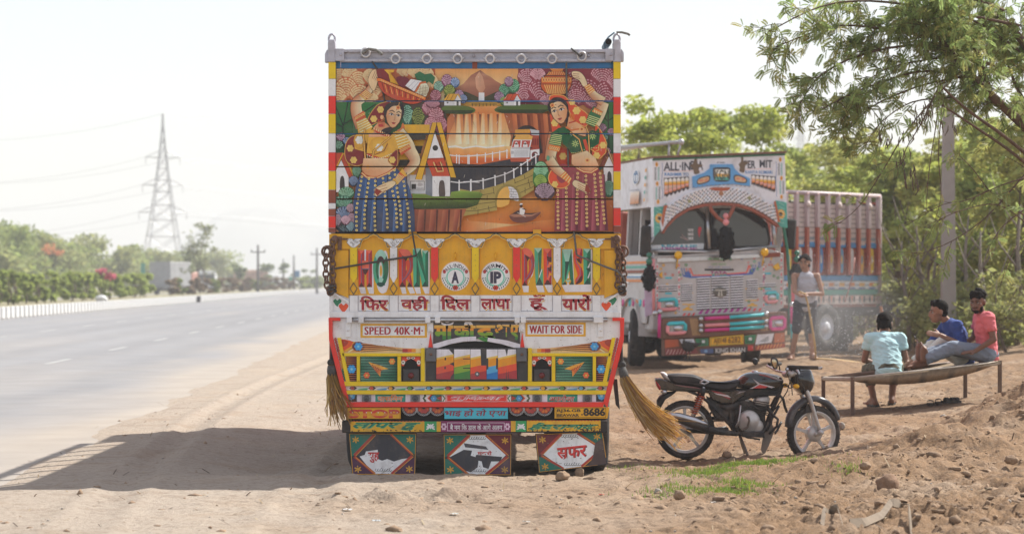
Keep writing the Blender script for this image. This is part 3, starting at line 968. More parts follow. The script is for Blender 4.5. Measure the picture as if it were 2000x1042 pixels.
  a=me.color_attributes.new('col','FLOAT_COLOR','POINT')
  c4=np.ones((len(V),4),dtype=np.float32);c4[:,:3]=np.array(Cc);a.data.foreach_set('color',c4.ravel())
  me.update();setmats(me,m)
  return link(bpy.data.objects.new(name,me),parent)
def clip_half(p,ax,val,keep_ge):
 out=[];n=len(p)
 for i in range(n):
  a,b=p[i],p[(i+1)%n]
  ia=a[ax]>=val if keep_ge else a[ax]<=val
  ib=b[ax]>=val if keep_ge else b[ax]<=val
  if ia:out.append(a)
  if ia!=ib:
   t=(val-a[ax])/(b[ax]-a[ax]);out.append(tuple(x+(y-x)*t for x,y in zip(a,b)))
 return out
_tc={}
def text_tris(txt,bold=0.0,shear=0.0,spacing=1.0):
 key=(txt,bold,shear,spacing)
 if key not in _tc:
  c=bpy.data.curves.new('lettering','FONT');c.body=txt;c.offset=bold;c.shear=shear;c.space_character=spacing
  c.resolution_u=3;c.fill_mode='FRONT'
  o=bpy.data.objects.new('lettering',c);COL.objects.link(o)
  dg=bpy.context.evaluated_depsgraph_get();dg.update()
  me=bpy.data.meshes.new_from_object(o.evaluated_get(dg));me.calc_loop_triangles()
  vs_=np.array([v.co[:]for v in me.vertices]).reshape(-1,3);ts_=[tuple(t.vertices)for t in me.loop_triangles]
  bpy.data.objects.remove(o);bpy.data.curves.remove(c);bpy.data.meshes.remove(me)
  _tc[key]=(vs_,ts_)
 return _tc[key]
def art_mat(name,rough=.5,dirt=.35,dscale=4.0,dirtcol=(.24,.18,.13),coat=0.0,lowdirt=None,var=.10):
 return mat(name,None,rough=rough,attr=True,var=var,scale=9,dirt=dirt,dscale=dscale,dirtcol=dirtcol,bump=.25,bscale=90,coat=coat,lowdirt=lowdirt,streak=.26)
# ---------------------------------------------------------------- mural on the tail boards of the big truck (sign painter's folk landscape)
mu=Art()
SK,SKd,SKl,OUT='#e0a878','#b9724a','#f2d2aa','#3a2620'
def fluff(a,cx,cy_,rx,ry,base,light,rows=6,n=7,dab=3.2,seed=0):
 """bushy tree as the painter does it: a dark body with rows of light comma strokes"""
 r=random.Random(seed);a.ell(cx,cy_,rx,ry,base,n=14)
 for j in range(rows):
  t=(j+.5)/rows
  for i in range(n):
   an=pi+pi*(i+.5+r.uniform(-.2,.2))/n
   k=1-t*.86
   x=cx+cos(an)*rx*k*.93;y=cy_+sin(an)*ry*k*.93+ry*t*.75
   if((x-cx)/rx)**2+((y-cy_)/ry)**2<1:
    a.ell(x,y,dab*(1-.3*t),dab*.55,mixc(light,base,.15+.55*t*r.random()),n=6,a=(an-pi*1.5)*57.3)
def flower(a,x,y,r,col,mid=None):
 for k in range(6):
  a.ell(x+r*.62*cos(k*pi/3),y+r*.62*sin(k*pi/3),r*.42,col=col,n=8)
 a.ell(x,y,r*.3,col=mid or col,n=8)
a=mu.frame()
a.rect(650,130,1206,456,'#c98a55')
a.rect(820,130,1030,212,'#e09a55','#f3d9a6')
a.poly('868,200 884,176 905,164 920,147 938,137 950,146 958,150 968,158 982,166 1000,180 1012,204',['#8f5b48','#a5705a','#b98468','#a06a54','#7c4c40','#bb8a70','#b07c62','#a87058','#99634e','#8a5545','#6d443a'])
a.poly('936,140 943,150 948,172 940,186 930,172 928,152',['#d2a283','#c9987a','#b98468','#b98468','#c9987a','#d2a283'])
a.poly('868,206 868,186 890,176 912,180 934,190 934,208','#43432c');a.poly('946,208 946,190 968,180 996,174 1016,190 1016,208','#3f402b')
a.rect(935,181,946,207,'#efeeea','#cfd5da')
a.rect(862,198,1000,208,'#e9b552','#d69a3f')
for x in range(922,970,7):a.rect(x,202,x+1.2,208,'#5d4526')
a.rect(920,203,970,204.2,'#5d4526')
a.rect(650,130,850,200,'#b95f3b','#c77a4c')
for i,(x,y,rx,ry)in enumerate(((664,150,16,18),(684,146,18,16),(700,158,18,20),(676,172,22,22),(660,190,18,22),(702,184,20,20),(722,150,14,16),(735,172,18,20),(790,140,16,12),(812,142,18,14),(832,146,16,16),(722,192,18,12),(842,160,14,16))):
 fluff(a,x,y,rx,ry,'#c06a40','#f0cd9a',7,9,3.4,i)
a.rect(1012,130,1206,205,'#8a3540','#7e3440')
for i,(x,y,rx,ry)in enumerate(((1030,150,20,18),(1024,180,20,20),(1054,176,24,24),(1050,146,16,14),(1122,160,22,24),(1146,176,24,24),(1176,146,24,20),(1184,182,24,24),(1126,190,22,18),(1160,198,22,16),(1072,198,20,14),(1200,160,16,20))):
 fluff(a,x,y,rx,ry,'#8f3d49','#dcaeb6',7,10,2.6,40+i)
for i,(x,y,r,b,l)in enumerate(((857,170,10,'#3f6d5a','#a9d0bb'),(873,158,11,'#7a4a60','#d1a9bd'),(889,162,9,'#3d5a86','#9fb6d6'),(878,178,11,'#5b6a2c','#a9b55c'),(897,186,9,'#6b4a66','#c3a3bf'),(851,188,11,'#7c3f4c','#c88f98'),(905,194,8,'#35486f','#8aa0c4'),(985,176,11,'#2f6a4d','#86c2a0'),(1003,168,12,'#377a56','#8fcaa5'),(994,160,9,'#6d4a60','#c2a0b5'),(975,190,10,'#6a4a62','#b79ab0'),(984,198,8,'#4d6a35','#9fb26a'))):
 fluff(a,x,y,r,r*1.15,b,l,6,7,2.0,70+i)
a.poly('810,146 820,140 830,146 842,144 850,152 846,166 838,160 830,164 822,158 814,156','#2f6a45')
a.rect(650,200,690,300,'#2d6a35','#1f4a2c');a.rect(690,200,790,262,'#2f7038','#285c33')
a.rect(1170,200,1206,300,'#2f7a3c','#2a4a33')
for x0,y0,x1,y1 in((671,246,656,208),(671,246,680,200),(671,244,704,224),(704,224,735,204),(671,250,655,240),(670,246,672,290)):
 a.line([(x0,y0),(x1,y1)],2.2,'#1d2a22')
for x0,y0,x1,y1 in((1188,238,1187,200),(1188,238,1172,222),(1188,236,1206,224),(1186,252,1166,240),(1188,236,1190,330)):
 a.line([(x0,y0),(x1,y1)],2.2,'#1d2a22')
for i,(x,y,r,b,l)in enumerate(((666,268,9,'#59304a','#c3a0b8'),(678,276,8,'#2f3f5a','#8da2c0'),(662,284,9,'#2c4a38','#82b096'),(1176,250,9,'#5d3a4e','#c7a5bd'),(1180,270,8,'#2c4636','#8ab59d'),(1194,258,8,'#5a3346','#c8a0b6'),(1184,296,9,'#56324a','#c0a0b6'))):
 fluff(a,x,y,r,r,b,l,5,6,1.8,90+i)
a.rect(786,198,872,262,'#54433a','#3c3a34')
for i,(x,y,rx,ry,b,l)in enumerate(((796,226,12,22,'#2f5f4a','#9ccdb4'),(817,232,13,24,'#3f4a22','#8f9a4e'),(836,212,12,14,'#7c3a48','#d09aa5'),(852,226,15,18,'#86404c','#d9a6ae'),(862,246,12,18,'#7c3a48','#c98f9a'),(846,204,14,9,'#6f3a48','#bc8a95'),(842,245,13,17,'#8a434f','#d7a3ac'))):
 fluff(a,x,y,rx,ry,b,l,8,8,2.4,110+i)
a.poly('872,300 874,232 886,216 1030,214 1050,222 1075,226 1075,300 1040,330 872,316',['#c9854f','#bd6e41','#a9623c','#9a5030','#8d4428','#853f26','#8d4428','#a5532f','#c9854f'])
a.poly('896,222 902,210 970,208 984,222 998,268 995,286 872,292 878,262',['#c4703c','#d88a4c','#e29a55','#d58444','#e9bb83','#f3d7ad','#f1d2a6','#d99a60'])
for i,x in enumerate((890,906,922,938,954,972)):
 a.poly([(x+4,222),(x+9,222),(x+12-i,282),(x-1-i*.5,284)],['#e8b074','#d88c4c','#f6e3c2','#f0cc9c'])
 a.poly([(x-2,224),(x+2,224),(x+1,258),(x-1,258)],['#5f3522','#6d3d26','#c98650','#d39560'])
for x in(1000,1020,1040,1060):
 a.poly([(x,222),(x+9,224),(x+16,300),(x+6,300)],['#b9663d','#c77848','#8a3f25','#a55632'])
 a.poly([(x+9,224),(x+15,226),(x+21,300),(x+16,300)],['#6f3220','#7c3a24','#5f2a1b','#6b3120'])
a.blob('862,214 872,207 892,206 915,209 928,214 925,221 905,224 875,222','#53682a',4);a.poly('864,216 926,216 920,223 872,223','#2e3c1c')
a.blob('966,214 985,207 1020,205 1065,206 1075,214 1060,220 1010,222 975,221','#4a6128',4);a.poly('968,215 1072,215 1060,222 980,222','#2c391b')
for(x,c1)in((866,'#d9a53a'),(982,'#d4512c')):
 a.poly([(x,197),(x+10,184),(x+30,184),(x+36,197)],c1);a.poly([(x+21,197),(x+28,186),(x+35,197)],'#efeceb')
 a.rect(x+2,197,x+22,207,'#cfd0d2');a.rect(x+22,197,x+34,207,'#eceae8');a.rect(x+26,199,x+30,207,'#55504e');a.rect(x+7,200,x+10,203,'#6a6a6c')
 for q in(6,14,22):a.line([(x+q,197),(x+q+6,185)],.8,'#7c3a1e')
a.poly('872,290 1000,286 1000,314 940,322 872,318',['#e6a25c','#eebc80','#d98242','#cf6c33','#d98242'])
a.line('874,288 890,286 905,290 930,286 950,289 985,285',3,'#f3e6d6')
a.blob('1000,282 1004,262 1018,248 1034,246 1048,254 1055,268 1056,320 1010,322','#1f1c1c',4)
a.poly('1040,330 1056,300 1075,300 1075,360 1048,360','#8a4328')
a.poly('870,322 935,322 1000,310 1052,306 1052,336 1020,352 960,372 880,380 868,352',['#34343a','#3b3b41','#34343a','#2b2b30','#2f2f35','#3a3a40','#43434a','#3d3d44','#34343a'])
a.poly('870,305 870,318 938,322 998,311 998,298 938,306',['#dd8a45','#c7602c','#c7602c','#c7602c','#e29a58','#e6a562'])
for x,y in((892,304),(914,305),(932,303),(948,301),(962,299),(976,297),(990,294)):a.rect(x-1,y-2,x+1.2,y+16,'#e9e7e4')
a.line('872,304 914,306 948,303 992,295',1.7,'#efedea')
a.frame(920,240,4.7375)
a.poly('410,65 545,62 545,120 400,122','#d79a3c');a.poly('545,70 628,80 628,260 545,225','#a3452f');a.poly('545,60 630,75 630,120 560,115','#b9bcc0')
a.poly('392,160 420,115 530,112 570,130 560,165 400,165','#e1ac52');a.poly('370,235 390,158 562,160 545,235','#f0e7e0')
a.poly('378,228 395,166 460,166 452,228','#b8473a');a.poly('465,228 472,166 550,166 536,228','#b8473a')
for x in(418,500):a.ell(x,190,13,13,'#e8e4e0',n=8);a.rect(x-20,202,x+22,226,'#efeae6');a.ell(x,196,9,9,'#3a2a26',n=7)
a.poly('365,240 545,240 540,325 368,325','#d8dadd')
for k in range(6):a.rect(400,255+k*11,530,259+k*11,'#8d9095')
a.rect(370,262,396,290,'#b2b5ba');a.poly('362,325 545,322 560,340 545,362 368,362','#b0533a');a.poly('548,240 632,232 632,300 548,330','#dfe0e2');a.poly('548,240 632,232 632,245 548,255','#a3453a')
for k in range(3):a.poly([(565+k*22,150),(580+k*22,148),(580+k*22,205),(565+k*22,210)],'#7c2a22')
a.ell(590,300,30,32,'#6f2b2b',n=12);a.ell(592,302,16,18,'#2a2426',n=10)
a.frame()
a.poly('900,400 1000,390 1085,380 1085,456 890,456',['#d98a3a','#e09a44','#dc9140','#c9672c','#cf7434'])
a.poly('905,456 905,430 1000,438 1085,428 1085,456',['#cf6f33','#da8440','#efc28a','#d98a46','#c2582a'])
a.frame(920,240,4.7375)
a.poly('-110,610 0,632 110,615 220,585 320,550 400,515 480,480 580,420 582,620 470,690 240,720 240,810 -110,870','#a5924e')
for p0 in((90,625,95,670),(205,600,215,660),(150,670,150,715),(300,560,310,590),(400,520,410,560),(490,480,500,520),(530,520,530,560),(500,600,500,650),(540,560,545,600),(65,800,65,850),(160,770,170,820),(0,700,2,760),(-60,640,-60,690)):
 a.line([p0[:2],p0[2:]],5,'#4a4026')
for q in('-100,690 0,690 100,670 215,648','-110,760 20,755 240,730','300,640 400,600 580,540','400,560 500,520 582,480','440,655 580,590','-100,820 60,812 240,775'):a.line(q,4.5,'#4a4026')
a.blob('225,790 225,680 250,620 300,580 350,570 410,590 450,640 465,720 400,720 330,715 245,760','#8f7f42',3)
a.blob('245,780 245,690 270,630 310,598 345,595 358,640 358,710 340,760','#e6ac52',3)
a.blob('345,592 395,605 430,650 440,720 400,715 355,690 358,640','#cfcfd2',3)
for k in range(5):a.line([(350+k*4,612+k*24),(425,618+k*24)],3.5,'#54545a')
for k in range(4):a.line([(372+(k%2)*18,612+k*24),(372+(k%2)*18,634+k*24)],3,'#54545a')
for x,y0,y1 in((0,530,630),(112,520,615),(222,492,585),(312,465,555),(395,430,515),(462,385,480),(522,345,445),(598,290,395)):a.line([(x,y0),(x+2,y1)],11,'#e8e6e3');a.ell(x,y0,10,8,'#f3f1ee',n=8)
a.line('-70,548 0,545 112,535 222,505 312,478 395,440 462,395 522,355 630,285',9,'#eceae7')
a.blob('575,560 580,440 610,380 650,360 690,375 715,440 712,540 640,600','#3f7a3f',3);fluff(a,645,450,68,95,'#3b7a4a','#94c9a0',8,9,15,201);fluff(a,640,545,62,70,'#4d7a2c','#9dba58',6,9,14,202)
fluff(a,680,640,95,85,'#43323c','#b39aa8',8,10,14,203)
a.blob('355,860 385,840 440,808 500,832 560,842 645,825 600,880 540,912 450,926 380,905','#6f4238',3);a.blob('360,862 440,812 500,836 620,832 560,856 450,860 400,862','#43332e',3)
a.poly('352,858 385,845 560,848 640,826 560,866 400,872','#a6735c');a.line('430,830 505,870',5,'#c9c4bf');a.poly('450,790 480,785 500,810 490,850 450,845','#d9d6d3');a.ell(463,768,14,17,'#473027',n=9);a.poly('448,760 478,756 476,746 456,744','#e6e3df');a.line('475,795 510,805',7,'#3a2620')
a.frame(620,240,4.735)
a.rect(780,20,1040,100,'#d8a629')
for k,(y0,y1)in enumerate(((100,160),(160,212),(212,285),(285,340),(340,400),(400,480))):
 a.poly([(760,y0),(1010-k*18,y0),(1000-k*22,y1),(745,y1)],'#3a352c' if k%2==0 else '#d8a629')
a.rect(830,480,1000,655,'#e4e1e0');a.poly('1000,480 1000,340 1065,480 1065,680 1000,660',['#9aa0ab','#8b919c','#a9aeb8','#aab0b9','#8b919c'])
a.poly('1065,490 1228,490 1228,680 1065,680','#e9e6e6');a.poly('1005,335 1168,325 1228,495 1065,495','#c34a2a');a.poly('1012,340 1164,330 1164,334 1016,346','#7c2a1a')
a.poly('1088,92 1168,325 1010,330','#eae8ea');a.ell(1092,235,26,26,'#33302f',n=14)
a.poly('1100,0 1145,0 1285,508 1232,505','#d8a629');a.poly('1065,0 1108,0 968,528 908,522','#d8a629');a.line('1108,2 968,528',4,'#3a2c18');a.line('1065,0 908,522',4,'#3a2c18');a.line('1145,0 1285,508',4,'#3a2c18');a.line('1100,0 1232,505',4,'#3a2c18')
a.line('1075,365 1110,452 1170,448',9,'#e9c27a');a.line('1140,362 1165,440',9,'#e9c27a');a.line('1092,365 1122,436 1150,436 1128,364',5,'#7a2616')
a.blob('1128,680 1128,560 1150,532 1172,545 1180,600 1180,680','#4a4040',3)
a.rect(860,540,990,622,'#f0eeee');a.line([(860,540),(990,540),(990,622),(860,622)],4,'#4a4848',closed=True);a.rect(870,565,912,612,'#3c3a3a');a.ell(950,570,24,16,'#bdbaba',n=10);a.line('915,605 985,605',5,'#6a6868')
a.line('1232,545 1310,555 1420,545 1500,552',9,'#e8e6e3')
for x in(1312,1418):a.rect(x-6,530,x+6,635,'#ecebe8')
a.line('1225,300 1310,312 1405,308 1500,300',8,'#efede9')
for x in(1312,1404):a.rect(x-5,298,x+5,385,'#ecebe8')
a.poly('880,655 1000,660 1065,682 1228,682 1240,640 1320,628 1500,640 1530,660 1480,760 1380,790 1180,800 960,800 890,790',['#6f8a35','#75903a','#6f8a35','#6f8a35','#7d9a3f','#86a344','#7f9c40','#5f7a30','#39471f','#2f3a1c','#2f3a1c','#2f3a1c','#33401f'])
rr=random.Random(5)
for k in range(90):
 x=rr.uniform(890,1470);y=rr.uniform(690,790);a.line([(x,y),(x+rr.uniform(-4,4),y+16)],3.5,mixc('#55702a','#2a3519',rr.random()))
a.poly('895,800 1380,795 1290,1005 905,1005',['#8f4a34','#a3603f','#b26f45','#7c3d2c'])
for x in(940,1050,1160,1270):
 a.poly([(x,805),(x+50,803),(x+42-(x-900)*.06,1003),(x-20,1003)],['#b56b4a','#8e4633','#6a3025','#a25a40']);a.poly([(x+52,803),(x+70,803),(x+58,1003),(x+44,1003)],['#4c241c','#5a2c20','#6a3526','#4a231b'])
a.poly('160,400 160,280 240,278 180,400','#b8452a');a.poly('240,280 330,500 290,500 225,340','#b8452a');a.line('240,280 165,440',10,'#d8a629');a.line('246,280 340,500',10,'#d8a629')
a.poly('222,345 290,500 290,640 160,640 160,470','#e6e3e2');a.blob('212,620 212,520 232,490 250,520 252,620','#3a3434',3)
for i,(x,y,rx,ry,b,l)in enumerate(((365,450,42,60,'#2d5a3a','#7aa98a'),(335,540,45,50,'#23344a','#8094b4'),(270,650,75,60,'#356a48','#97c7a6'),(240,730,90,60,'#2c5a44','#85b89c'),(250,830,80,60,'#2c3f5c','#92a8c8'),(310,790,40,45,'#5a4048','#c0a0aa'),(260,960,90,60,'#2b3a44','#7f98a2'),(190,900,40,60,'#4b3a44','#b59ca8'),(320,890,40,60,'#5d3a48','#cba6b4'),(310,960,40,50,'#2f4a54','#8aa8b0'),(265,900,45,45,'#6a4452','#d7b2bf'))):
 fluff(a,x,y,rx,ry,b,l,7,8,11,230+i)
a.frame(920,240,4.7375)
a.poly('1190,400 1262,230 1275,250 1222,420','#7a3d2c');a.line('1262,235 1318,380',7,'#d6c088');a.poly('1225,420 1275,310 1318,400 1318,560 1232,560','#dedbdb');a.blob('1262,550 1262,470 1280,448 1298,480 1298,550','#443c3c',3)
fluff(a,1275,610,55,80,'#2d5a44','#88b89c',7,8,11,260);a.rect(1250,700,1320,1000,'#c8743a','#b9602c');a.poly('1185,400 1225,420 1190,440 1180,430','#35524a')
# ------------------------------------------------ the two women with basket and pot
def face(a,cx,cy_,rx,ry,tilt,flip=1):
 """three-quarter painted face"""
 ct,st=cos(rad(tilt)),sin(rad(tilt))
 q=lambda x,y:(cx+(x*flip*rx)*ct-y*ry*st,cy_+(x*flip*rx)*st+y*ry*ct)
 a.poly([q(x,y)for x,y in((-.80,-.75),(-.3,-1),(.4,-.95),(.85,-.6),(.92,0),(.80,.45),(.45,.88),(.15,1.02),(-.2,.95),(-.62,.6),(-.88,.1))],['#e2aa7c','#ecc096','#f3d3ae','#f0cba4','#e9bd93','#e2b085','#d9a072','#d39a6c','#d9a273','#cf9264','#c98a5c'])
 a.line([q(x,y)for x,y in((-.88,.1),(-.62,.6),(-.2,.95),(.15,1.02),(.45,.88),(.8,.45),(.92,0),(.85,-.6))],.08*rx,'#5c3524')
 for ex,w in((-.28,.30),(.52,.24)):
  a.line([q(ex-w,-.34),q(ex,-.48),q(ex+w*1.1,-.36)],.10*rx,'#3a241c')
  a.poly([q(ex-w,-.12),q(ex,-.24),q(ex+w,-.10),q(ex,-.02)],'#f4ece2');a.ell(*q(ex+.02,-.12),.12*rx,.12*rx,'#2c1c18',n=8);a.line([q(ex-w*1.1,-.12),q(ex,-.25),q(ex+w*1.1,-.1)],.07*rx,'#2c1c18')
 a.line([q(.14,-.2),q(.22,.22),q(.10,.32)],.06*rx,'#9a5c3c');a.ell(*q(.16,.33),.14*rx,.08*rx,'#c98a60',n=8)
 a.poly([q(-.12,.56),q(.12,.50),q(.22,.53),q(.42,.52),q(.26,.68),q(.08,.70)],'#b03a34');a.line([q(-.1,.57),q(.4,.54)],.05*rx,'#5e1f1c');a.ell(*q(.22,-.62),.06*rx,.06*rx,'#8a2a24',n=7)
def bands(a,pts,n,col,w=5):
 p=[tuple(float(v)for v in x.split(','))for x in pts.split()]
 (ax,ay),(bx,by),(cx,cy_),(dx,dy)=p
 for k in range(n):
  t=(k+.5)/n;a.line([(ax+(dx-ax)*t,ay+(dy-ay)*t),(bx+(cx-bx)*t,by+(cy_-by)*t)],w,col)
def limb(a,pts,w,light=SKl,dark=SKd):
 p=a.curve(pts,4);n=len(p)
 ws=[w[0]+(w[1]-w[0])*i/(n-1)for i in range(n)]
 Lp,Rp=[],[]
 for i in range(n):
  u=Vector(p[min(n-1,i+1)])-Vector(p[max(0,i-1)]);u.normalize();nn=Vector((-u.y,u.x))
  Lp.append((p[i][0]+nn.x*ws[i],p[i][1]+nn.y*ws[i]));Rp.append((p[i][0]-nn.x*ws[i],p[i][1]-nn.y*ws[i]))
 for i in range(n-1):
  pass
 cc=[dark]*n+[light]*n
 a.poly(Lp+Rp[::-1],[dark]*n+[light]*n)
 a.line(Lp,3.2,OUT);a.line(Rp,3.2,OUT)
a.frame(650,120,4.963)
a.blob('345,600 350,540 430,430 520,395 560,400 500,560 420,600 380,618','#7c2626',3,'#c9974c',7)
flower(a,465,470,34,'#e3bd63');flower(a,400,560,34,'#e3bd63')
a.blob('120,900 130,800 170,740 230,720 300,760 310,960 260,1010 190,1005 140,970','#7c2626',3,'#c9974c',7)
flower(a,172,845,34,'#e3bd63');flower(a,205,958,34,'#e3bd63')
limb(a,'300,350 235,400 235,500 285,640',(46,62));limb(a,'380,240 340,300 270,360',(30,42))
a.poly('205,545 300,482 325,545 232,588','#c4532c');bands(a,'205,545 300,482 325,545 232,588',1,'#e9b96a',5)
for k in range(5):a.ell(228+20*k,552-11*k,9,16,'#e9b96a',n=8,a=15);a.ell(228+20*k,552-11*k,4,10,'#c4532c',n=6,a=15)
a.poly('232,590 325,548 390,640 330,740 250,700','#d9a73e');bands(a,'232,590 325,548 390,640 270,700',5,'#f0dcae',9)
a.poly('270,320 320,275 390,325 340,370','#c9582c');bands(a,'275,322 345,368 388,326 320,278',4,'#f0cd84',8);a.line('262,325 330,378',9,'#d9a73e')
a.blob('345,180 380,95 430,85 450,150 420,260 395,290 365,250','#eebf92',3,OUT,3)
for q in('398,180 430,110','410,190 440,130','385,170 415,95'):a.line(q,4,'#8a5a3a')
a.poly('420,80 520,78 560,200 440,170','#7c2a2a');a.poly('500,85 600,85 590,110 560,115 645,235 560,205 545,130',['#e4b63c','#d9a62c','#d9a62c','#c9921f','#c9921f','#d9a62c','#e4b63c'])
a.blob('620,160 680,150 740,175 740,240 680,255 630,220','#6f2530',3);a.poly('705,240 760,175 865,195 790,295','#e9e6ea');a.line('735,255 800,190',4,'#a9a6b2');a.line('765,280 835,200',4,'#a9a6b2')
a.blob('800,300 840,225 900,210 935,260 910,340 860,345','#f0e3c3',3,'#7c4a2a',4);a.line('805,300 850,215 905,205',18,'#c9693a')
for k in range(6):a.line([(835+16*k,235),(845+14*k,335)],3,'#8a6a44');a.line([(815,250+15*k),(925,262+14*k)],3,'#8a6a44')
a.blob('440,170 470,185 880,360 930,350 890,385 780,420 650,390 520,330 450,250','#bb4526',3,OUT,4)
for k in range(14):a.line([(480+28*k,215+11.5*k),(505+25*k,300+7*k)],8,'#e39a4e' if k%2 else '#7c2a18')
a.line('430,178 470,182 900,365',30,'#d9772e');
for k in range(20):a.ell(475+21*k,190+8.6*k,8,8,'#f0c987',n=7);a.ell(475+21*k,190+8.6*k,4,4,'#b5421f',n=6)
a.line('430,165 470,168 905,352',4,OUT);a.line('440,200 470,204 880,378',4,OUT)
a.poly('440,600 500,590 560,640 540,720 360,720 400,640','#d69a6c');a.blob('500,470 530,420 600,395 660,400 692,450 690,520 640,600 560,640 510,560','#241d20',3)
a.blob('470,690 500,655 580,640 560,690 510,700','#241d20',3)
face(a,592,535,82,112,10)
a.blob('520,465 560,415 640,400 690,450 670,480 640,440 580,440 535,480','#241d20',3);a.ell(636,452,22,22,'#e0a05c',n=12);a.ell(636,452,12,12,'#b5502a',n=10);a.line('650,400 640,440',6,'#e0a05c')
for k in range(5):a.line([(445+14*k,565),(450+12*k,640)],6,'#c9482a');
a.ell(480,545,18,22,'#e0a878',n=10);a.ell(468,625,24,14,'#b03a34',n=10)
a.poly('310,720 345,680 420,650 360,760 330,800','#d9a73e');a.poly('350,700 470,690 560,720 480,790 360,795',['#e0aa80','#e9b98f','#dba27a','#d0906a','#d59a72']);
a.line('400,650 440,690 560,730',26,'#b8422a');
for k in range(8):a.ell(405+20*k,655+10*k,7,12,'#f0c48a',n=7)
a.blob('620,680 660,650 680,600 700,640 690,700 640,740','#c9713a',3)
a.poly('210,760 250,720 320,720 320,880 215,850','#dba73a');a.ell(260,775,55,80,'#e2b046','#c8902c',n=16);flower(a,262,765,40,'#f6ecd4')
a.poly('345,740 560,730 590,760 620,860 610,960 480,955 330,910','#dba73a');a.ell(450,820,95,85,'#e4b54c','#cf982e',n=18);flower(a,455,838,38,'#f6ecd4');a.line('330,895 420,905 500,870 535,800',7,'#7c2a1a')
a.line('335,905 480,950 600,935',20,'#b8422a')
for k in range(14):a.ell(340+19*k,912+6*sin(k*.3)*5,6,6,'#f4e2c0',n=6)
a.line('320,650 300,720 320,960 345,1010 385,960 400,870 560,740 600,690',18,OUT);a.line('320,650 300,720 320,960 345,1010 385,960 400,870 560,740 600,690',12,'#e0a94e')
limb(a,'640,690 720,790 770,900',(60,58));a.poly('570,740 610,680 690,690 760,800 660,860 610,850','#d9a73e');bands(a,'600,720 690,690 760,810 640,850',5,'#f0dcae',9)
a.poly('640,868 745,800 762,850 668,912','#c4532c')
for k in range(5):a.ell(664+20*k,872-12*k,9,17,'#e9b96a',n=8,a=15);a.ell(664+20*k,872-12*k,4,11,'#c4532c',n=6,a=15)
limb(a,'745,860 800,960 760,1030 690,1090',(62,34));a.frame(620,240,4.735)
a.poly('430,330 700,330 720,400 650,460 540,510 450,480 415,440',['#e6b589','#efcba2','#e9bf95','#dba57a','#d59b6d','#cf9263','#c98a5a']);a.blob('655,350 680,300 740,250 745,330 735,400 690,390','#7c2626',3,'#c9974c',5);flower(a,695,345,32,'#e3bd63')
a.ell(470,410,16,20,'#d79a54',n=9);a.line('412,462 460,505 560,508 650,470 730,420',24,'#c4532c');a.line('412,462 460,505 560,508 650,470 730,420',8,'#efc98a')
a.poly('400,480 460,515 560,518 650,480 735,425 800,480 850,590 880,700 900,830 905,1008 340,1008 345,860 335,740 360,600',['#2f4a74','#33507c','#3a5a88','#33507c','#2c4468','#2c4468','#3a5c8a','#2f4a74','#2a4064','#263a5a','#263a5a','#2c4468','#2f4a74','#33507c'])
for k,x in enumerate((390,480,590,690,780)):
 a.poly([(x+60-8*k,520-14*k),(x+70-8*k,520-14*k),(x+45,1006),(x+8,1006)],['#46689a','#3d5d8c','#20324f','#4a6ea0']);a.poly([(x+75-8*k,520-14*k),(x+82-8*k,520-14*k),(x+75,1006),(x+50,1006)],'#1c2a44')
for(x0,y0,x1,x2)in((415,500,362,372),(480,520,437,448),(540,540,530,550),(610,515,645,660),(665,470,728,750),(715,440,760,800),(800,545,850,866)):
 for k in range(13):
  y=y0+k*41
  if y>1000:break
  t=(y-y0)/500;x=x0+(x1-x0)*min(1,t*1.6)+(x2-x1)*max(0,t-.5)
  a.ell(x,y,12,12,'#e6c878',n=9);a.ell(x,y,5,5,'#8a6a2c',n=6)
a.poly('765,455 790,425 835,490 815,500','#d9a73e');a.poly('720,515 765,455 815,500 755,560','#c9582c');bands(a,'745,470 725,520 755,560 810,500',5,'#f0cd84',7);a.line('703,520 752,565',20,'#d9a73e')
a.blob('530,640 545,600 600,570 690,535 730,555 700,595 620,640 560,680 540,678','#efc79c',3,OUT,4);a.poly('530,645 545,605 600,635 560,678','#8a3326')
for q in('560,600 640,575','570,625 650,600','580,650 640,622'):a.line(q,5,'#a5633f')
a.frame(1030,120,4.961)
a.blob('135,260 135,200 170,140 240,95 330,95 400,130 428,190 420,250 370,315 280,330 190,315','#c55a2c',4,OUT,6)
a.poly('215,70 350,70 340,95 240,95','#d9863c');a.line('155,140 400,140',8,OUT);a.rect(136,155,428,205,'#d9813a');a.line('136,155 426,155',4,OUT);a.line('134,222 424,222',5,OUT)
for k in range(11):a.ell(158+25*k,180,11,20,'#f0bb70',n=10);a.ell(158+25*k,180,6,14,'#b5431f',n=8)
for k in range(12):a.line([(165+22*k,228),(200+14.5*k,316)],9,'#efb568')
for k in range(9):a.line([(215+16*k,100),(195+21*k,132)],5,'#f0bb70')
a.blob('222,400 225,335 345,335 400,380 480,440 585,520 590,590 560,635 500,610 430,560 400,480 300,380','#cf4c2a',3,'#e3ac58',7);a.poly('215,510 240,520 330,650 240,690','#cf4c2a');flower(a,475,482,38,'#efbf68');flower(a,535,570,36,'#efbf68');flower(a,265,600,36,'#efbf68');flower(a,430,400,30,'#efbf68')
limb(a,'740,400 700,500 640,600',(50,66));limb(a,'590,270 650,340 735,395',(34,46));a.blob('430,105 500,105 550,150 580,230 540,250 500,190 440,160','#f0c9a0',3,OUT,4)
for q in('440,125 500,130','430,140 500,152','440,158 510,172'):a.line(q,5,'#8a4a34')
a.poly('548,250 600,222 655,285 595,325','#d9772e');bands(a,'548,250 600,222 655,285 595,325',4,'#f3d08c',8)
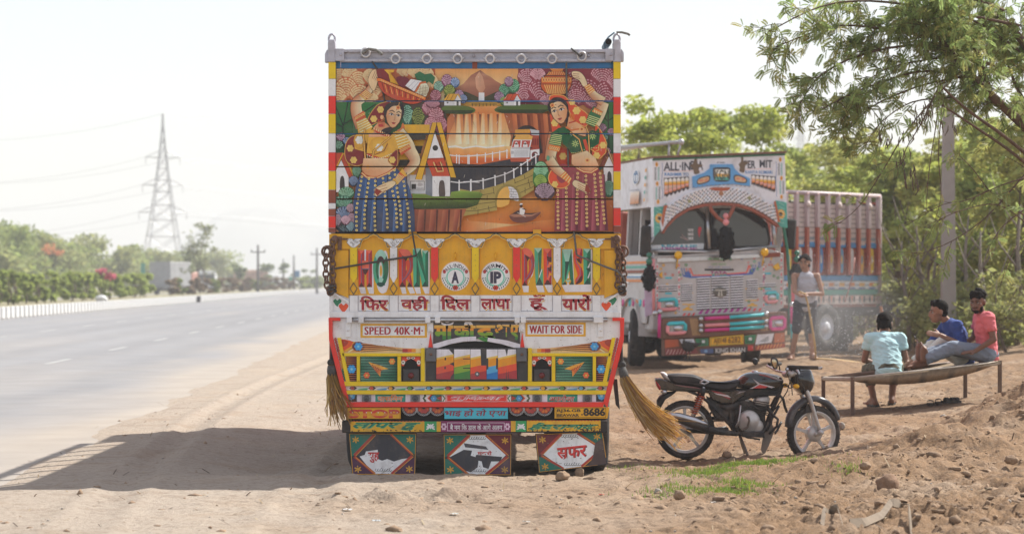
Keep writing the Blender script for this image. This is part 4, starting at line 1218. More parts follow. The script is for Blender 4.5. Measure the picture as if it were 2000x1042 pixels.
a.poly('590,520 640,440 730,490 700,560 640,640 560,600','#1f6a3c');bands(a,'600,520 720,560 660,640 560,600',5,'#d4d98e',7);a.poly('622,490 650,452 728,490 710,530','#d9772e')
for k in range(4):a.ell(650+20*k,485+9*k,9,16,'#f0c987',n=8)
a.poly('400,540 460,590 520,620 560,690 440,700 380,640',['#d9a070','#dca576','#e2ae80','#dba273','#cf9262','#c98a5a'])
a.blob('195,440 215,390 260,355 330,360 385,410 400,520 370,600 330,420 260,420 220,500','#241d20',3);face(a,310,490,88,118,-14,-1);a.blob('195,450 215,390 270,358 340,365 390,420 385,450 320,395 250,410 215,480','#241d20',3)
a.ell(240,430,22,22,'#e0a05c',n=12);a.ell(240,430,11,11,'#b5502a',n=9)
for k in range(5):a.line([(410+10*k,510),(412+10*k,580)],6,'#d9772e')
a.line('400,600 440,590 470,580',14,'#b8422a');a.poly('380,640 450,700 560,730 580,660 520,640 450,660',['#e0ac7e','#e6b78b','#dba375','#d2986a','#dca677','#e6b98e'])
a.line('370,640 430,670 520,655 560,640',16,'#c9713a');a.ell(525,660,24,24,'#e3b06a',n=12);a.ell(525,660,12,12,'#b5502a',n=9)
a.poly('660,620 700,660 760,760 765,880 700,950 620,930 640,760','#cf4c2a');a.line('665,620 715,680 768,800 755,890 700,945',7,'#e3ac58');flower(a,730,815,34,'#efbf68');flower(a,670,915,34,'#efbf68')
a.poly('330,830 440,870 420,1000 300,1010 280,900','#cf4c2a');flower(a,345,918,36,'#efbf68')
a.poly('245,690 300,650 360,640 420,690 540,740 640,700 690,650 700,720 690,800 600,860 420,895 400,850 340,800 330,700','#17552f');a.ell(470,800,75,80,'#1d6538','#124526',n=16);a.ell(630,740,55,70,'#1d6538','#124526',n=16)
for cx,cy_ in((462,800),(630,728)):
 for k in range(8):a.line([(cx+8*cos(k*pi/4),cy_+8*sin(k*pi/4)),(cx+34*cos(k*pi/4),cy_+34*sin(k*pi/4))],7,'#bcd27e')
for k in range(16):a.ell(430+17*k,890-4*k+10*sin(k*.5),5,5,'#d8d48a',n=6)
a.line('550,760 585,880',30,'#c9482a');a.line('415,690 500,760 535,890 575,930 600,890 590,700 570,640',16,OUT);a.line('415,690 500,760 535,890 575,930 600,890 590,700 570,640',10,'#e3ac58');a.line('610,850 650,880 690,860 690,810',8,'#e3ac58')
limb(a,'270,700 240,820 215,960',(66,50));a.poly('205,800 235,690 330,690 340,740 320,830','#1f6a3c');bands(a,'240,700 335,715 320,820 210,800',6,'#d4d98e',7);a.poly('195,855 210,808 320,825 305,880','#d9772e')
for k in range(5):a.ell(220+20*k,838+4*k,9,17,'#f0c987',n=8);a.ell(220+20*k,838+4*k,4,11,'#b5431f',n=6)
a.frame(920,240,4.7375)
a.poly('930,300 1070,260 1150,330 1180,400 1130,450 1050,470 980,430 930,380',['#e6b589','#efcba2','#e9bf95','#dba57a','#d59b6d','#d59b6d','#cf9263','#dba57a']);a.ell(1074,350,24,22,'#e3b06a',n=12);a.ell(1074,350,12,11,'#b5502a',n=9)
a.poly('720,440 850,380 990,430 1100,470 1180,420 1215,560 1245,720 1268,1000 770,1000 775,760 790,610',['#8a3540','#933a45','#933a45','#8a3540','#7c2f3a','#8a3540','#7f303c','#75293a','#7a2c3a','#8a3540','#933a45'])
for x in(830,920,1010,1110,1190):a.poly([(x+20,480),(x+34,480),(x+48,998),(x,998)],['#a8505c','#8e3b48','#702838','#b05a68']);a.poly([(x+36,480),(x+44,480),(x+70,998),(x+48,998)],'#5c1f2e')
for(x0,y0,x1)in((800,590,806),(878,570,888),(985,470,972),(1060,495,1072),(1140,480,1172),(1190,470,1236)):
 for k in range(13):
  y=y0+k*38
  if y>990:break
  a.ell(x0+(x1-x0)*(y-y0)/500,y,13,13,'#ecc07c',n=9);a.ell(x0+(x1-x0)*(y-y0)/500,y,6,6,'#9a5a30',n=6)
a.line('975,420 1040,455 1110,462 1170,425',20,'#c9582c');a.line('975,420 1040,455 1110,462 1170,425',7,'#f0cd94')
a.blob('715,520 725,470 760,430 830,440 900,520 905,570 850,605 780,600 735,570','#cf4c2a',3,'#e3ac58',7);a.blob('790,500 840,470 880,530 830,560','#933a45',3);flower(a,775,570,30,'#efbf68')
limb(a,'720,340 790,430 870,500',(48,34));a.ell(712,330,16,26,'#5d9a78',n=9)
a.poly('820,495 870,450 930,520 905,565','#d9772e');bands(a,'820,495 870,450 930,520 905,565',4,'#f3d08c',8);a.blob('935,560 960,530 1020,555 1085,585 1105,640 1080,655 1000,620 950,590','#f0c9a0',3,OUT,4);a.poly('1060,570 1090,590 1105,645 1080,655 1050,630','#8a3326')
for q in('985,560 1060,600','985,580 1060,622','990,600 1050,635'):a.line(q,5,'#a5633f')
a.frame()
rr=random.Random(11)
for k in range(70):
 x=rr.uniform(660,1195);y=rr.uniform(140,450)
 a.line([(x,y),(x+rr.uniform(-3,3),y+rr.uniform(2,7))],.5,rr.choice(['#e6ddd0','#4a3a30','#d8cbb8']))
# ---------------------------------------------------------------- the painted truck seen from behind
TD=20.711;TS=228.0;TU,TV=927.0,912.8
truck=thing('painted_truck','big painted cargo truck seen from behind with mural of two women and yellow tailgate','truck',((TU-1000)/TS,TD,0))
def tx(u):return(u-TU)/TS
def tz(v):return(TV-v)/TS
def pbox(b,u0,v0,u1,v1,y0,y1,bev=0.0):
 b.box(((tx(u0)+tx(u1))/2,(y0+y1)/2,(tz(v0)+tz(v1))/2),(abs(tx(u1)-tx(u0)),abs(y1-y0),abs(tz(v0)-tz(v1))),bev);return b
def ppoly(b,pts,y0,y1,bev=0.0):
 if isinstance(pts,str):pts=[tuple(float(q)for q in w.split(','))for w in pts.split()]
 b.prism([(tx(u),tz(v))for u,v in pts],y0,y1,'xz',bev);return b
def mir(pts):return[(1861-u,v)for u,v in pts]
DUST=(.34,.27,.20)
M_art=art_mat('sign_paint',.5,.32,5.0)
M_artlow=art_mat('sign_paint_low',.6,.55,6.0,(.20,.15,.11))
M_grey=mat('grey_painted_steel','#aeacb4',rough=.45,metal=.25,var=.10,scale=14,dirt=.4,dscale=9,bump=.3)
M_white=mat('white_truck_paint','#e2dee8',rough=.45,streak=.18,var=.05,scale=9,dirt=.38,dscale=7,dirtcol=(.30,.24,.20),bump=.15,bscale=60)
M_yellow=mat('yellow_truck_paint','#d9a018',rough=.42,streak=.2,var=.09,scale=7,dirt=.35,dscale=8,dirtcol=(.30,.20,.06),bump=.15,bscale=60)
M_yellowb=mat('bright_yellow_paint','#f0bd08',rough=.4,var=.05,dirt=.25,dscale=11,dirtcol=(.25,.17,.05))
M_red=mat('red_truck_paint','#dc3327',rough=.4,var=.07,dirt=.3,dscale=9)
M_brown=mat('oxide_red','#8a4a38',rough=.7,var=.2,dirt=.3)
M_blue=mat('blue_truck_paint','#2f72a8',rough=.5,var=.10,scale=12,dirt=.45,dscale=8,bump=.2)
M_black=mat('black_paint','#3a393b',rough=.5,var=.12,dirt=.4,dscale=8)
M_dark=mat('dark_recess',(.018,.017,.017),rough=.9,var=0)
M_ring=mat('ring_steel','#c9c7c8',rough=.4,metal=.2,var=.1)
M_rust=mat('rusty_iron',(.20,.115,.08),rough=.8,metal=.3,var=.35,scale=30,bump=.5,bscale=90)
M_rope=mat('rope_dark',(.085,.08,.075),rough=.95,var=.3,scale=60,bump=.6,bscale=200)
M_wood=mat('plank_wood','#7c5a44',rough=.8,var=.2,scale=12)
M_chrome=mat('worn_chrome',(.55,.55,.57),rough=.28,metal=.9,var=.1,dirt=.3,dscale=12)
# --- posts with painted bands
def bands_post(u0,u1,bandsl):
 r=MB();pbox(r,u0,110,u1,455,-.03,.09,.006);post=r.build('corner_post',M_grey,truck)
 for v0,v1,m in bandsl:
  b=MB();pbox(b,u0-.5,v0+.5,u1+.5,v1-.5,-.034,.08);b.build('painted_band',m,post)
 return post
bl=[(122,155,M_yellowb),(155,188,M_white),(188,223,M_red),(223,261,M_yellowb),(261,298,M_white),(298,334,M_red),(334,371,M_yellowb),(371,397,M_brown),(397,408,M_white),(408,422,M_brown),(422,445,M_red),(445,454,M_brown)]
br=[(118,155,M_yellowb),(155,190,M_white),(190,224,M_red),(224,261,M_yellowb),(261,299,M_white),(299,335,M_red),(335,371,M_yellowb),(371,406,M_white),(406,441,M_red),(441,454,M_brown)]
bands_post(642.5,655.5,bl);bands_post(1198.5,1211.5,br)
for sg,u0,u1 in((1,641,655.5),(-1,1197,1212)):
 b=MB();ppoly(b,[(u0,122),(u0,84),(u0+2,78),(u1-2,78),(u1,84),(u1,122)],-.045,.10,.006)
 w=[(u0,122),(u0-6,122),(u0-6,106),(u0-2,98),(u0,98)]if sg>0 else[(u1,120),(u1+6,120),(u1+6,104),(u1+2,97),(u1,97)]
 ppoly(b,w,-.03,.08)
 cap=b.build('post_cap',M_grey,truck)
 b=MB();cx=(u0+u1)/2
 b.tube([(tx(cx+6*cos(t)),0,tz(76-9*sin(t)))for t in[i*pi/8 for i in range(-2,11)]],.010,6);b.build('lifting_eye',M_grey,cap)
# --- top rail with rings and the blue headboard
b=MB();pbox(b,664,97,1195,121.5,-.005,.05,.004);pbox(b,664,97,1195,103,-.035,-.0055,.003);pbox(b,664,115.5,1195,121.5,-.035,-.0055,.003)
rail=b.build('top_rail',M_grey,truck)
b=MB();r_=random.Random(4)
for k in range(26):
 u=680+k*19.8;b.sph((tx(u),-.037,tz(118.5 if k%2 else 100)),.006,6,4)
for u in(706,925,1150):b.sph((tx(u),-.006,tz(109)),.016,8,5)
b.build('rivets',M_grey,rail)
for u0,u1 in((655,673),(1182,1200)):
 b=MB();pbox(b,u0,96,u1,120,-.045,-.036,.003);b.sph((tx((u0+u1)/2+2),-.046,tz(108)),.012,8,5);b.build('corner_plate',M_grey,rail)
for i,u in enumerate((715,773,834,894,957,1018,1078,1136)):
 v=116 if 0<i<7 else(104 if i==0 else 111)
 b=MB();R_=.036
 for k in range(16):
  pass
 b.tube([(tx(u)+R_*cos(t),-.052-.006*sin(t),tz(v)+R_*sin(t))for t in[k*2*pi/16 for k in range(17)]],.009,6,False)
 b.tube([(tx(u)-.02,-.036,tz(v-8)+.004),(tx(u),-.062,tz(v-7.5)),(tx(u)+.02,-.036,tz(v-8)+.004)],.007,5)
 if i not in(0,7):
  for s_ in(-1,1):b.prism([(tx(u+s_*7),tz(v-1)),(tx(u+s_*13),tz(v-3)),(tx(u+s_*7),tz(v+5))],-.05,-.036)
 rg_=b.build('lashing_ring',M_ring,rail)
b=MB();pbox(b,666,122.2,1194,133.2,.012,.04);b.build('headboard',M_blue,truck)
b=MB();pbox(b,922.5,121.6,932,134,.004,.0118);b.build('headboard_joint',M_brown,truck)
for u0,u1 in((656,664),(1194,1199)):
 b=MB();pbox(b,u0,119,u1,133.5,.02,.05);b.build('headboard_end',M_blue,truck)
b=MB();b.cyl((tx(1188),-.02,tz(82)),(tx(1186),.5,tz(82)),.030,14);b.tube([(tx(1182),.02,tz(95)),(tx(1180),.015,tz(84)),(tx(1188),0,tz(73)),(tx(1200),-.02,tz(64))],.007,5)
rl=b.build('pole_roll',mat('roll_blue','#5d7484',rough=.6),truck)
b=MB();b.lathe((tx(1188),-.024,tz(82)),(0,-1,0),[(.024,0),(.026,.006),(.012,.008),(0,.003)],14);b.build('pole_end',M_dark,rl)
# --- mural planks, each its own board
seams=[(134,197.4),(198.6,261.2),(262.4,325.2),(326.6,388.2),(389.8,453)]
for i,(v0,v1)in enumerate(seams):
 b=MB();pbox(b,656.3,v0,1198.2,v1,0.0,.035,.003)
 pl=b.build('plank',M_wood,truck)
 mu.build('mural_painting',pl,TS,0.0,TU,TV,M_art,657,v0+.6,1197.6,v1-.6)
b=MB();pbox(b,655.5,134,1198.5,454,.036,.06);b.build('backing',M_dark,truck)
for v,m,y in((198,M_blue,.002),(261.8,M_blue,.002),(325.9,M_dark,.02),(389,M_dark,.01)):
 b=MB();pbox(b,656.5,v-1.0,1198,v+1.0,-.018 if m is M_blue else.004,.03);b.build('plank_joint',m,truck)
b=MB();pbox(b,655,452.8,1200,456,-.012,.05);b.build('sill_gap',M_dark,truck)
for u in(806,1049):
 b=MB();pbox(b,u-8,448,u+8,457,-.028,-.005,.003);b.build('latch_tab',M_yellow,truck)
b=MB();pbox(b,656.2,134,657.2,453,-.006,.0);pbox(b,1197.6,134,1198.4,453,-.006,.0);b.build('edge_strip',M_black,truck)
# ---------------------------------------------------------------- yellow tailgate
YP,YF=.0,-.022
pil=[691,769,849,928.5,1009,1088,1165]
b=MB();pbox(b,643,456.5,1213,576,YP,.05,.003);tg=b.build('tailgate',M_yellow,truck)
b=MB();pbox(b,643,576,1213,620,YP,.05,.003);wb=b.build('lower_tailgate',M_white,truck)
for i in range(6):
 a0,a1=pil[i],pil[i+1];c=(a0+a1)/2
 hw=(a1-a0)/2
 out=[(a0,456.5),(a1,456.5),(a1,486),(c+hw-7,486),(c+29,481),(c+24,471),(c+12,467),(c+9,463),(c,461),(c-9,463),(c-12,467),(c-24,471),(c-29,481),(c-hw+7,486),(a0,486)]
 b=MB();ppoly(b,[(u+(.15 if u==a0 else(-.15 if u==a1 else 0)),v)for u,v in out],YF,-.0005);b.build('arch_frame',M_yellow,tg)
for u0,u1 in((643.2,691),(1165,1212.8)):
 b=MB();pbox(b,u0,456.5,u1,486,YF+.001,-.0005);b.build('arch_frame',M_yellow,tg)
pm=[M_yellowb,M_white,M_red,M_yellowb,M_red,M_white,M_yellowb]
for u,m in zip(pil,pm):
 b=MB();ppoly(b,[(u-8,486.1),(u+8,486.1),(u+8,575.5),(u-8,575.5)],YF+.002,-.0005);p_=b.build('pillar',M_yellow,tg)
 b=MB();ppoly(b,[(u-6.8,483),(u+6.8,483),(u+6.8,540),(u,553),(u-6.8,540)],YF-.004,YF+.0018);b.build('painted_stave',m,p_)
 b=MB();pbox(b,u-8,576.5,u+8,608,YF+.002,-.0005,.003);b.build('lower_pillar',M_white,wb)
b=MB();pbox(b,643.5,608.2,1212.5,619.8,YF-.004,-.0005,.004);pbox(b,643.5,576.4,650,608,YF,-.0005);pbox(b,1206,576.4,1212.5,608,YF,-.0005)
b.build('bottom_ledge',M_white,wb)
for s_ in(0,1):
 q=[(648,488),(681,488),(681,582),(655,570),(648,566)];q=mir(q)if s_ else q
 b=MB();ppoly(b,q,YF+.004,-.0006,.002);b.build('end_flap',M_yellow,tg)
 q=[(644,583),(654,571),(682,588),(682,592),(656,577)];q=mir(q)if s_ else q
 b=MB();ppoly(b,q,YF-.002,-.0006);b.build('slanted_edge',M_white,wb)
 b=MB();q=(679,466,661,470);u0,u1=(661,680)if not s_ else(1181,1200)
 pbox(b,u0,465,u1,468,YF-.016,YF);b.sph((tx(655 if not s_ else 1206),YF-.02,tz(466)),(.03,.025,.03),8,6);pbox(b,*((660,462,668,488)if not s_ else(1193,462,1201,484)),YF-.012,YF)
 b.build('hasp',M_rust,tg)
fr=Art()
for i in range(6):
 c=(pil[i]+pil[i+1])/2;hw=(pil[i+1]-pil[i])/2
 pts=[(c-hw+8,484),(c-hw+12,484),(c-25,477),(c-22,469.5),(c-10,464.5),(c-8,461.2),(c,458),(c+8,461.2),(c+10,464.5),(c+22,469.5),(c+25,477),(c+hw-12,484),(c+hw-8,484)]
 pts=[(u,v-1.2)for u,v in pts]
 fr.line(pts,3.0,'#e9b95a');fr.line([(u,v-.8)for u,v in pts],1.7,'#55554e')
rr=random.Random(2)
for i,u in enumerate(pil):
 full=0<i<6
 for sx in((-1,1)if full else((-1,1))):
  fr.blob([(u+sx*1,468),(u+sx*8,466),(u+sx*18,466.5),(u+sx*(19 if full else 11),470),(u+sx*13,473),(u+sx*9,478),(u+sx*4,482),(u,482)],'#e6e2e4',3,'#8d8a8c',.8)
 fr.ell(u,476,7.5,7,'#ebe7e9',n=12)
 for k in range(9):
  x,y=u+rr.uniform(-15 if full else-9,15 if full else 9),rr.uniform(467,473)
  fr.line([(x+2.0*cos(t),y+1.8*sin(t))for t in[j*.9 for j in range(5)]],.55,'#777478')
 for k in range(6):
  x,y=u+rr.uniform(-5,5),rr.uniform(473,480)
  fr.line([(x+1.9*cos(t),y+1.7*sin(t))for t in[j*.9 for j in range(6)]],.55,'#777478')
 fr.line([(u,552),(u+7,563),(u,574.5),(u-7,563)],1.5,'#4a4a46',True)
 fr.line([(u-7.6,486),(u-7.6,545)],.7,'#5f5a48');fr.line([(u+7.6,486),(u+7.6,545)],.7,'#5f5a48')
 for k in range(4):fr.ell(u+rr.uniform(-1,1),498+10*k,.6,.9,'#6a5a4a',n=6)
fr.build('carved_outline',tg,TS,YF-.005,TU,TV,M_art)
RD,RM,RL_,RB,BU='#d8482c','#a8303a','#de6a54','#4f2a2a','#6b7390'
GM,GD,GL,GB='#45a883','#1f6b4c','#9cc9b8','#234b42'
le=Art()
W_='#d9d6da'
le.frame(670,470,8.017)
le.poly('245,725 345,725 362,828 280,828',W_);le.poly('375,725 478,725 484,828 410,828',W_);le.poly('455,350 478,360 480,730 455,730',W_);le.poly('330,135 362,135 356,320 334,320',W_)
le.ell(620,640,95,185,W_,n=22);le.ell(660,480,62,330,W_,n=22)
le.poly('895,725 975,725 995,828 925,828',W_);le.poly('1005,725 1090,725 1130,820 1050,828',W_);le.poly('1110,725 1205,725 1220,828 1150,828',W_);le.poly('1240,722 1355,722 1350,828 1285,828',W_);le.poly('1330,180 1355,170 1358,730 1330,730',W_);le.poly('1215,130 1255,120 1260,250 1230,250','#e9dcb0')
def stemH(x0,x1,y0,y1):
 w=x1-x0;m=x0+w*.5
 le.poly([(x0,y0),(m,y0+w*.62),(m,y1-w*.75),(x0+w*.1,y1)],RD);le.poly([(m,y0+w*.62),(x1,y0),(x1,y1),(m,y1-w*.75)],RM)
 le.poly([(x0,y0),(x1,y0),(m,y0+w*.62)],RL_);le.poly([(x0+w*.1,y1),(m,y1-w*.75),(x1,y1)],RB);le.line([(m,y0+w*.62),(m,y1-w*.7)],9,BU)
def stemG(x0,x1,y0,y1):
 w=x1-x0;m=x0+w*.52
 le.poly([(x0,y0),(m,y0+w*.6),(m,y1-w*.7),(x0+w*.1,y1)],GM);le.poly([(m,y0+w*.6),(x1,y0),(x1,y1),(m,y1-w*.7)],GD)
 le.poly([(x0,y0),(x1,y0),(m,y0+w*.6)],GL);le.poly([(x0+w*.1,y1),(m,y1-w*.7),(x1,y1)],GB)
stemH(235,335,145,722);stemH(360,455,145,722);le.poly('300,310 405,310 405,440 300,440',RL_);le.poly('300,435 405,435 375,500 348,535 322,500',RB);le.line('298,438 408,438',10,BU)
le.ell(590,430,122,292,GM,n=28);le.ell(590,430,122,292,GD,n=16,a0=-90,a1=90);le.ell(590,430,122,292,GL,n=14,a0=222,a1=318);le.poly('500,225 590,430 680,225',GL);le.ell(590,440,78,200,GD,n=24);le.ell(590,440,78,200,GB,n=12,a0=35,a1=145);le.ell(590,440,78,200,RB,n=12,a0=215,a1=325)
le.ell(592,480,45,170,GM,n=20);le.ell(590,480,30,150,'#d9d6da',n=20);le.ell(594,470,18,90,'#dba21c',n=16);le.poly('555,600 590,560 635,600 610,650 570,650',GL);le.poly('540,650 640,650 660,690 590,722 530,690',GB)
stemH(868,985,150,722);le.blob('880,145 950,130 1030,150 1085,240 1098,350 1080,480 1020,560 985,600 985,470 1040,380 1030,280 985,240 920,230',RM,3);le.blob('880,140 950,128 1040,160 1060,220 990,250 925,225',RL_,3);le.blob('985,330 1030,300 1050,390 1020,490 945,600 940,610 1000,480',RD,3);le.line('1040,290 1060,370 1045,470 985,570 935,612',9,BU);le.poly('920,235 1020,255 985,320 950,280',RB)
le.poly('985,600 1050,520 1085,720 1005,722 1030,650',RD);le.poly('1040,560 1060,520 1090,720 1060,722',RM);le.poly('1005,722 1035,640 1085,722',RB);le.line('1020,600 1035,650',8,BU)
stemG(1092,1205,120,722);stemG(1240,1335,150,716);le.poly('1110,120 1215,120 1290,620 1240,715 1150,220',GM);le.poly('1215,120 1300,600 1290,640 1165,200',GD);le.poly('1110,118 1218,118 1160,200',GL);le.poly('1235,715 1285,630 1330,716',GB);le.line('1160,205 1160,640',8,GB);le.line('1155,210 1290,610',8,GB)
le.frame(1010,470,7.441)
le.poly('70,652 170,652 165,745 95,745',W_);le.poly('270,645 375,645 400,745 305,745',W_);le.poly('395,640 515,640 515,745 450,745',W_);le.poly('645,640 1090,632 1090,740 700,742',W_);le.poly('480,130 500,130 505,640 480,640',W_);le.poly('790,120 805,120 830,640 815,640',W_);le.poly('1070,120 1092,130 1092,640 1070,640',W_);le.poly('215,170 262,330 225,500 170,590 160,640 190,560 240,400',W_)
stemH(65,150,125,650);le.blob('85,115 150,110 215,160 250,270 245,400 210,500 150,570 115,580 200,400 180,260 110,200',RM,3);le.blob('85,115 150,108 225,170 185,240 110,200',RL_,3);le.blob('165,300 200,280 215,360 190,440 120,560 115,580 170,430',RD,3);le.line('205,270 220,350 200,450 150,530 110,575',9,BU);le.poly('110,200 185,240 150,300 130,250',RB)
le.poly('250,105 360,105 305,180',GL);le.poly('250,105 305,180 310,540 275,645 262,500',GM);le.poly('305,180 360,105 345,480 325,530',GD);le.poly('325,530 370,400 380,645 345,560',GM);le.poly('272,645 325,530 380,645',GB);le.line('320,530 362,410',12,'#e9e6e6')
stemH(380,500,112,640);le.poly('430,225 500,240 500,310 440,290',RB);le.poly('430,380 470,310 500,315 470,395',RL_);le.poly('440,395 500,370 500,440 460,435',RB);le.poly('430,560 470,450 500,470 455,575',RL_)
for x0 in(490,):le.rect(470,312,503,345,'#e0a31a');le.rect(470,470,503,500,'#e0a31a')
le.poly('655,120 790,120 750,300 700,300',GL);le.poly('655,120 700,300 690,590 650,635',GM);le.poly('790,120 825,635 770,560 750,300',GD);le.poly('700,300 760,300 705,590 695,560',GB);le.poly('755,320 760,420 735,540 700,580',GM);le.poly('700,570 780,570 740,610',GL);le.poly('650,635 700,590 720,635',GB);le.poly('760,635 790,580 828,635',GB);le.poly('745,460 755,545 730,545','#e0ded8');le.rect(728,610,750,640,'#d9d6da')
le.blob('820,190 850,120 900,110 945,130 945,210 930,330 890,290 880,240 870,300 930,380 960,480 940,590 870,630 850,620 845,560 880,500 850,400 825,300',RD,3);le.blob('900,112 945,125 945,230 935,330 900,300 915,200',RM,3);le.blob('930,380 958,480 945,580 880,628 850,622 920,540',RM,3);le.poly('860,260 905,250 935,330 890,310',RB);le.poly('850,620 920,520 950,500 940,590 870,632',RB);le.line('855,230 860,310 915,400 920,490 880,560 860,580',8,BU);le.blob('840,120 890,108 930,115 900,200 860,200',RL_,3)
stemG(960,1070,115,632);le.poly('1000,230 1070,260 1070,310 1030,290',GB);le.poly('1020,390 1060,310 1070,310 1045,395',W_);le.poly('1000,400 1070,395 1070,440 1030,440',GB);le.poly('1020,540 1055,450 1070,450 1040,545',W_)
le.frame()
for cx,top,mid,c2 in((889.5,'ALL·INDIA','A',540),(968.0,'PERMIT','IP',538)):
 cy_=539
 le.ell(cx,cy_,29,29.5,'#e8b07c',n=36);le.ell(cx,cy_,27.6,28,'#ede8e2',n=36);le.ell(cx,cy_+2,18,18,'#7cc3ae',n=30);le.ell(cx,cy_+2,15.2,15.2,'#e7e5e8',n=30)
 le.text(top,0,0,0,0,'#2c2a38',bold=.012,arc=(cx,cy_+1,25.5,18.2,150,30))
 le.text(mid,cx-(8 if mid=='A' else 10.5),cy_-9,cx+(7 if mid=='A' else 11),cy_+14,'#34344a',bold=.055)
 for s_ in(-1,1):
  le.ell(cx+s_*21.5,cy_-9,3.2,4,'#a8343a',n=10)
  for k in range(8):
   t=rad(190+10.5*k)if s_<0 else rad(-10-10.5*k)
   for rr_,cc in((25.2,'#2c3a34'),(20.6,'#3f8f74')):
    le.ell(cx+rr_*cos(t),cy_-rr_*sin(t),2.0,1.0,cc,n=7,a=-t*57.3+50*s_)
 for k in range(6):le.ell(cx+3.4*cos(k*pi/3),cy_+22.5+3*sin(k*pi/3),2.6,2.2,'#b8392c',n=8)
 le.ell(cx,cy_+22.5,1.8,1.8,'#8a2420',n=8)
for k in range(150):
 u,v=rr.choice([rr.uniform(645,690),rr.uniform(1170,1210),rr.uniform(690,1170)]),rr.uniform(488,575);le.ell(u,v,rr.uniform(.25,1.2),rr.uniform(.2,.8),rr.choice(['#8a5a18','#5a4020','#a8742a','#4a3a28']),n=5,a=rr.uniform(0,90))
le.build('horn_please_lettering',tg,TS,YP,TU,TV,M_art)
for cx in(889.5,968):
 b=MB();b.tube([(tx(cx),-.004,tz(506)),(tx(cx),-.03,tz(504)),(tx(cx),-.03,tz(496)),(tx(cx),-.004,tz(494))],.007,6);b.build('badge_handle',M_yellow,tg)
hi=Art()
for tx_,x0,y0,x1,y1 in(('िफर',703,577.5,758,606),('वही',783,577.5,837,607),('िदल',860,576,919,606),('लाया',939,583,997,604),('हूँ',1033,575,1069,606),('यारों',1098,574.5,1155,606)):
 hi.text(tx_,x0+1.5,y0+2.6,x1+1.5,y1+2.6,'#d9a02c',bold=.052)
 hi.text(tx_,x0+.3,y0+.3,x1+1,y1+.9,'#efe6e2',bold=.06)
 hi.text(tx_,x0,y0,x1,y1,'#9c2530',bold=.034)
def heart(a,cx,cy_,r,col):
 a.blob([(cx,cy_-r*.45),(cx+r*.5,cy_-r*.85),(cx+r,cy_-r*.35),(cx+r*.65,cy_+r*.35),(cx,cy_+r),(cx-r*.65,cy_+r*.35),(cx-r,cy_-r*.35),(cx-r*.5,cy_-r*.85)],col,3)
heart(hi,659,590,8,'#2e7d5c');heart(hi,671,600,10.5,'#dcd8dc');heart(hi,671,600,9.5,'#e0532c');heart(hi,1196,587,8.5,'#2e7d5c');heart(hi,1184,597,10.5,'#dcd8dc');heart(hi,1184,597,9.5,'#e0532c')
for u in(682.5,1172.5):hi.line([(u,578),(u,607)],.8,'#8f8a92')
for c in range(6):
 c0,c1=pil[c]+9,pil[c+1]-9
 hi.line([(c0,577),(c0,607),(c1,607),(c1,577)],.8,'#98929a')
for k in range(150):
 u,v=rr.uniform(645,1210),rr.uniform(577,619);hi.ell(u,v,rr.uniform(.25,1.1),rr.uniform(.2,.7),rr.choice(['#8a8088','#6a5648','#4a4040','#9a7a5c']),n=5,a=rr.uniform(0,90))
hi.build('hindi_lettering',wb,TS,YP,TU,TV,M_art)
b=MB();b.cyl((tx(690),-.035,tz(624)),(tx(1186),-.035,tz(624)),.016,10);b.build('hinge_rod',M_chrome,truck)
for u in(683,706,836,855,1010,1022,1164,1173):
 b=MB();pbox(b,u-5,618,u+5,630,-.055,-.012,.004);b.build('hinge',M_white,truck)
for u in(680,841,1019,1173):
 b=MB();pbox(b,u-5.5,629,u+5.5,658 if u in(680,1173)else 648,-.018,-.0005,.003);b.sph((tx(u),-.02,tz(644)),.013,8,5);b.build('hinge_strap',M_white,truck)
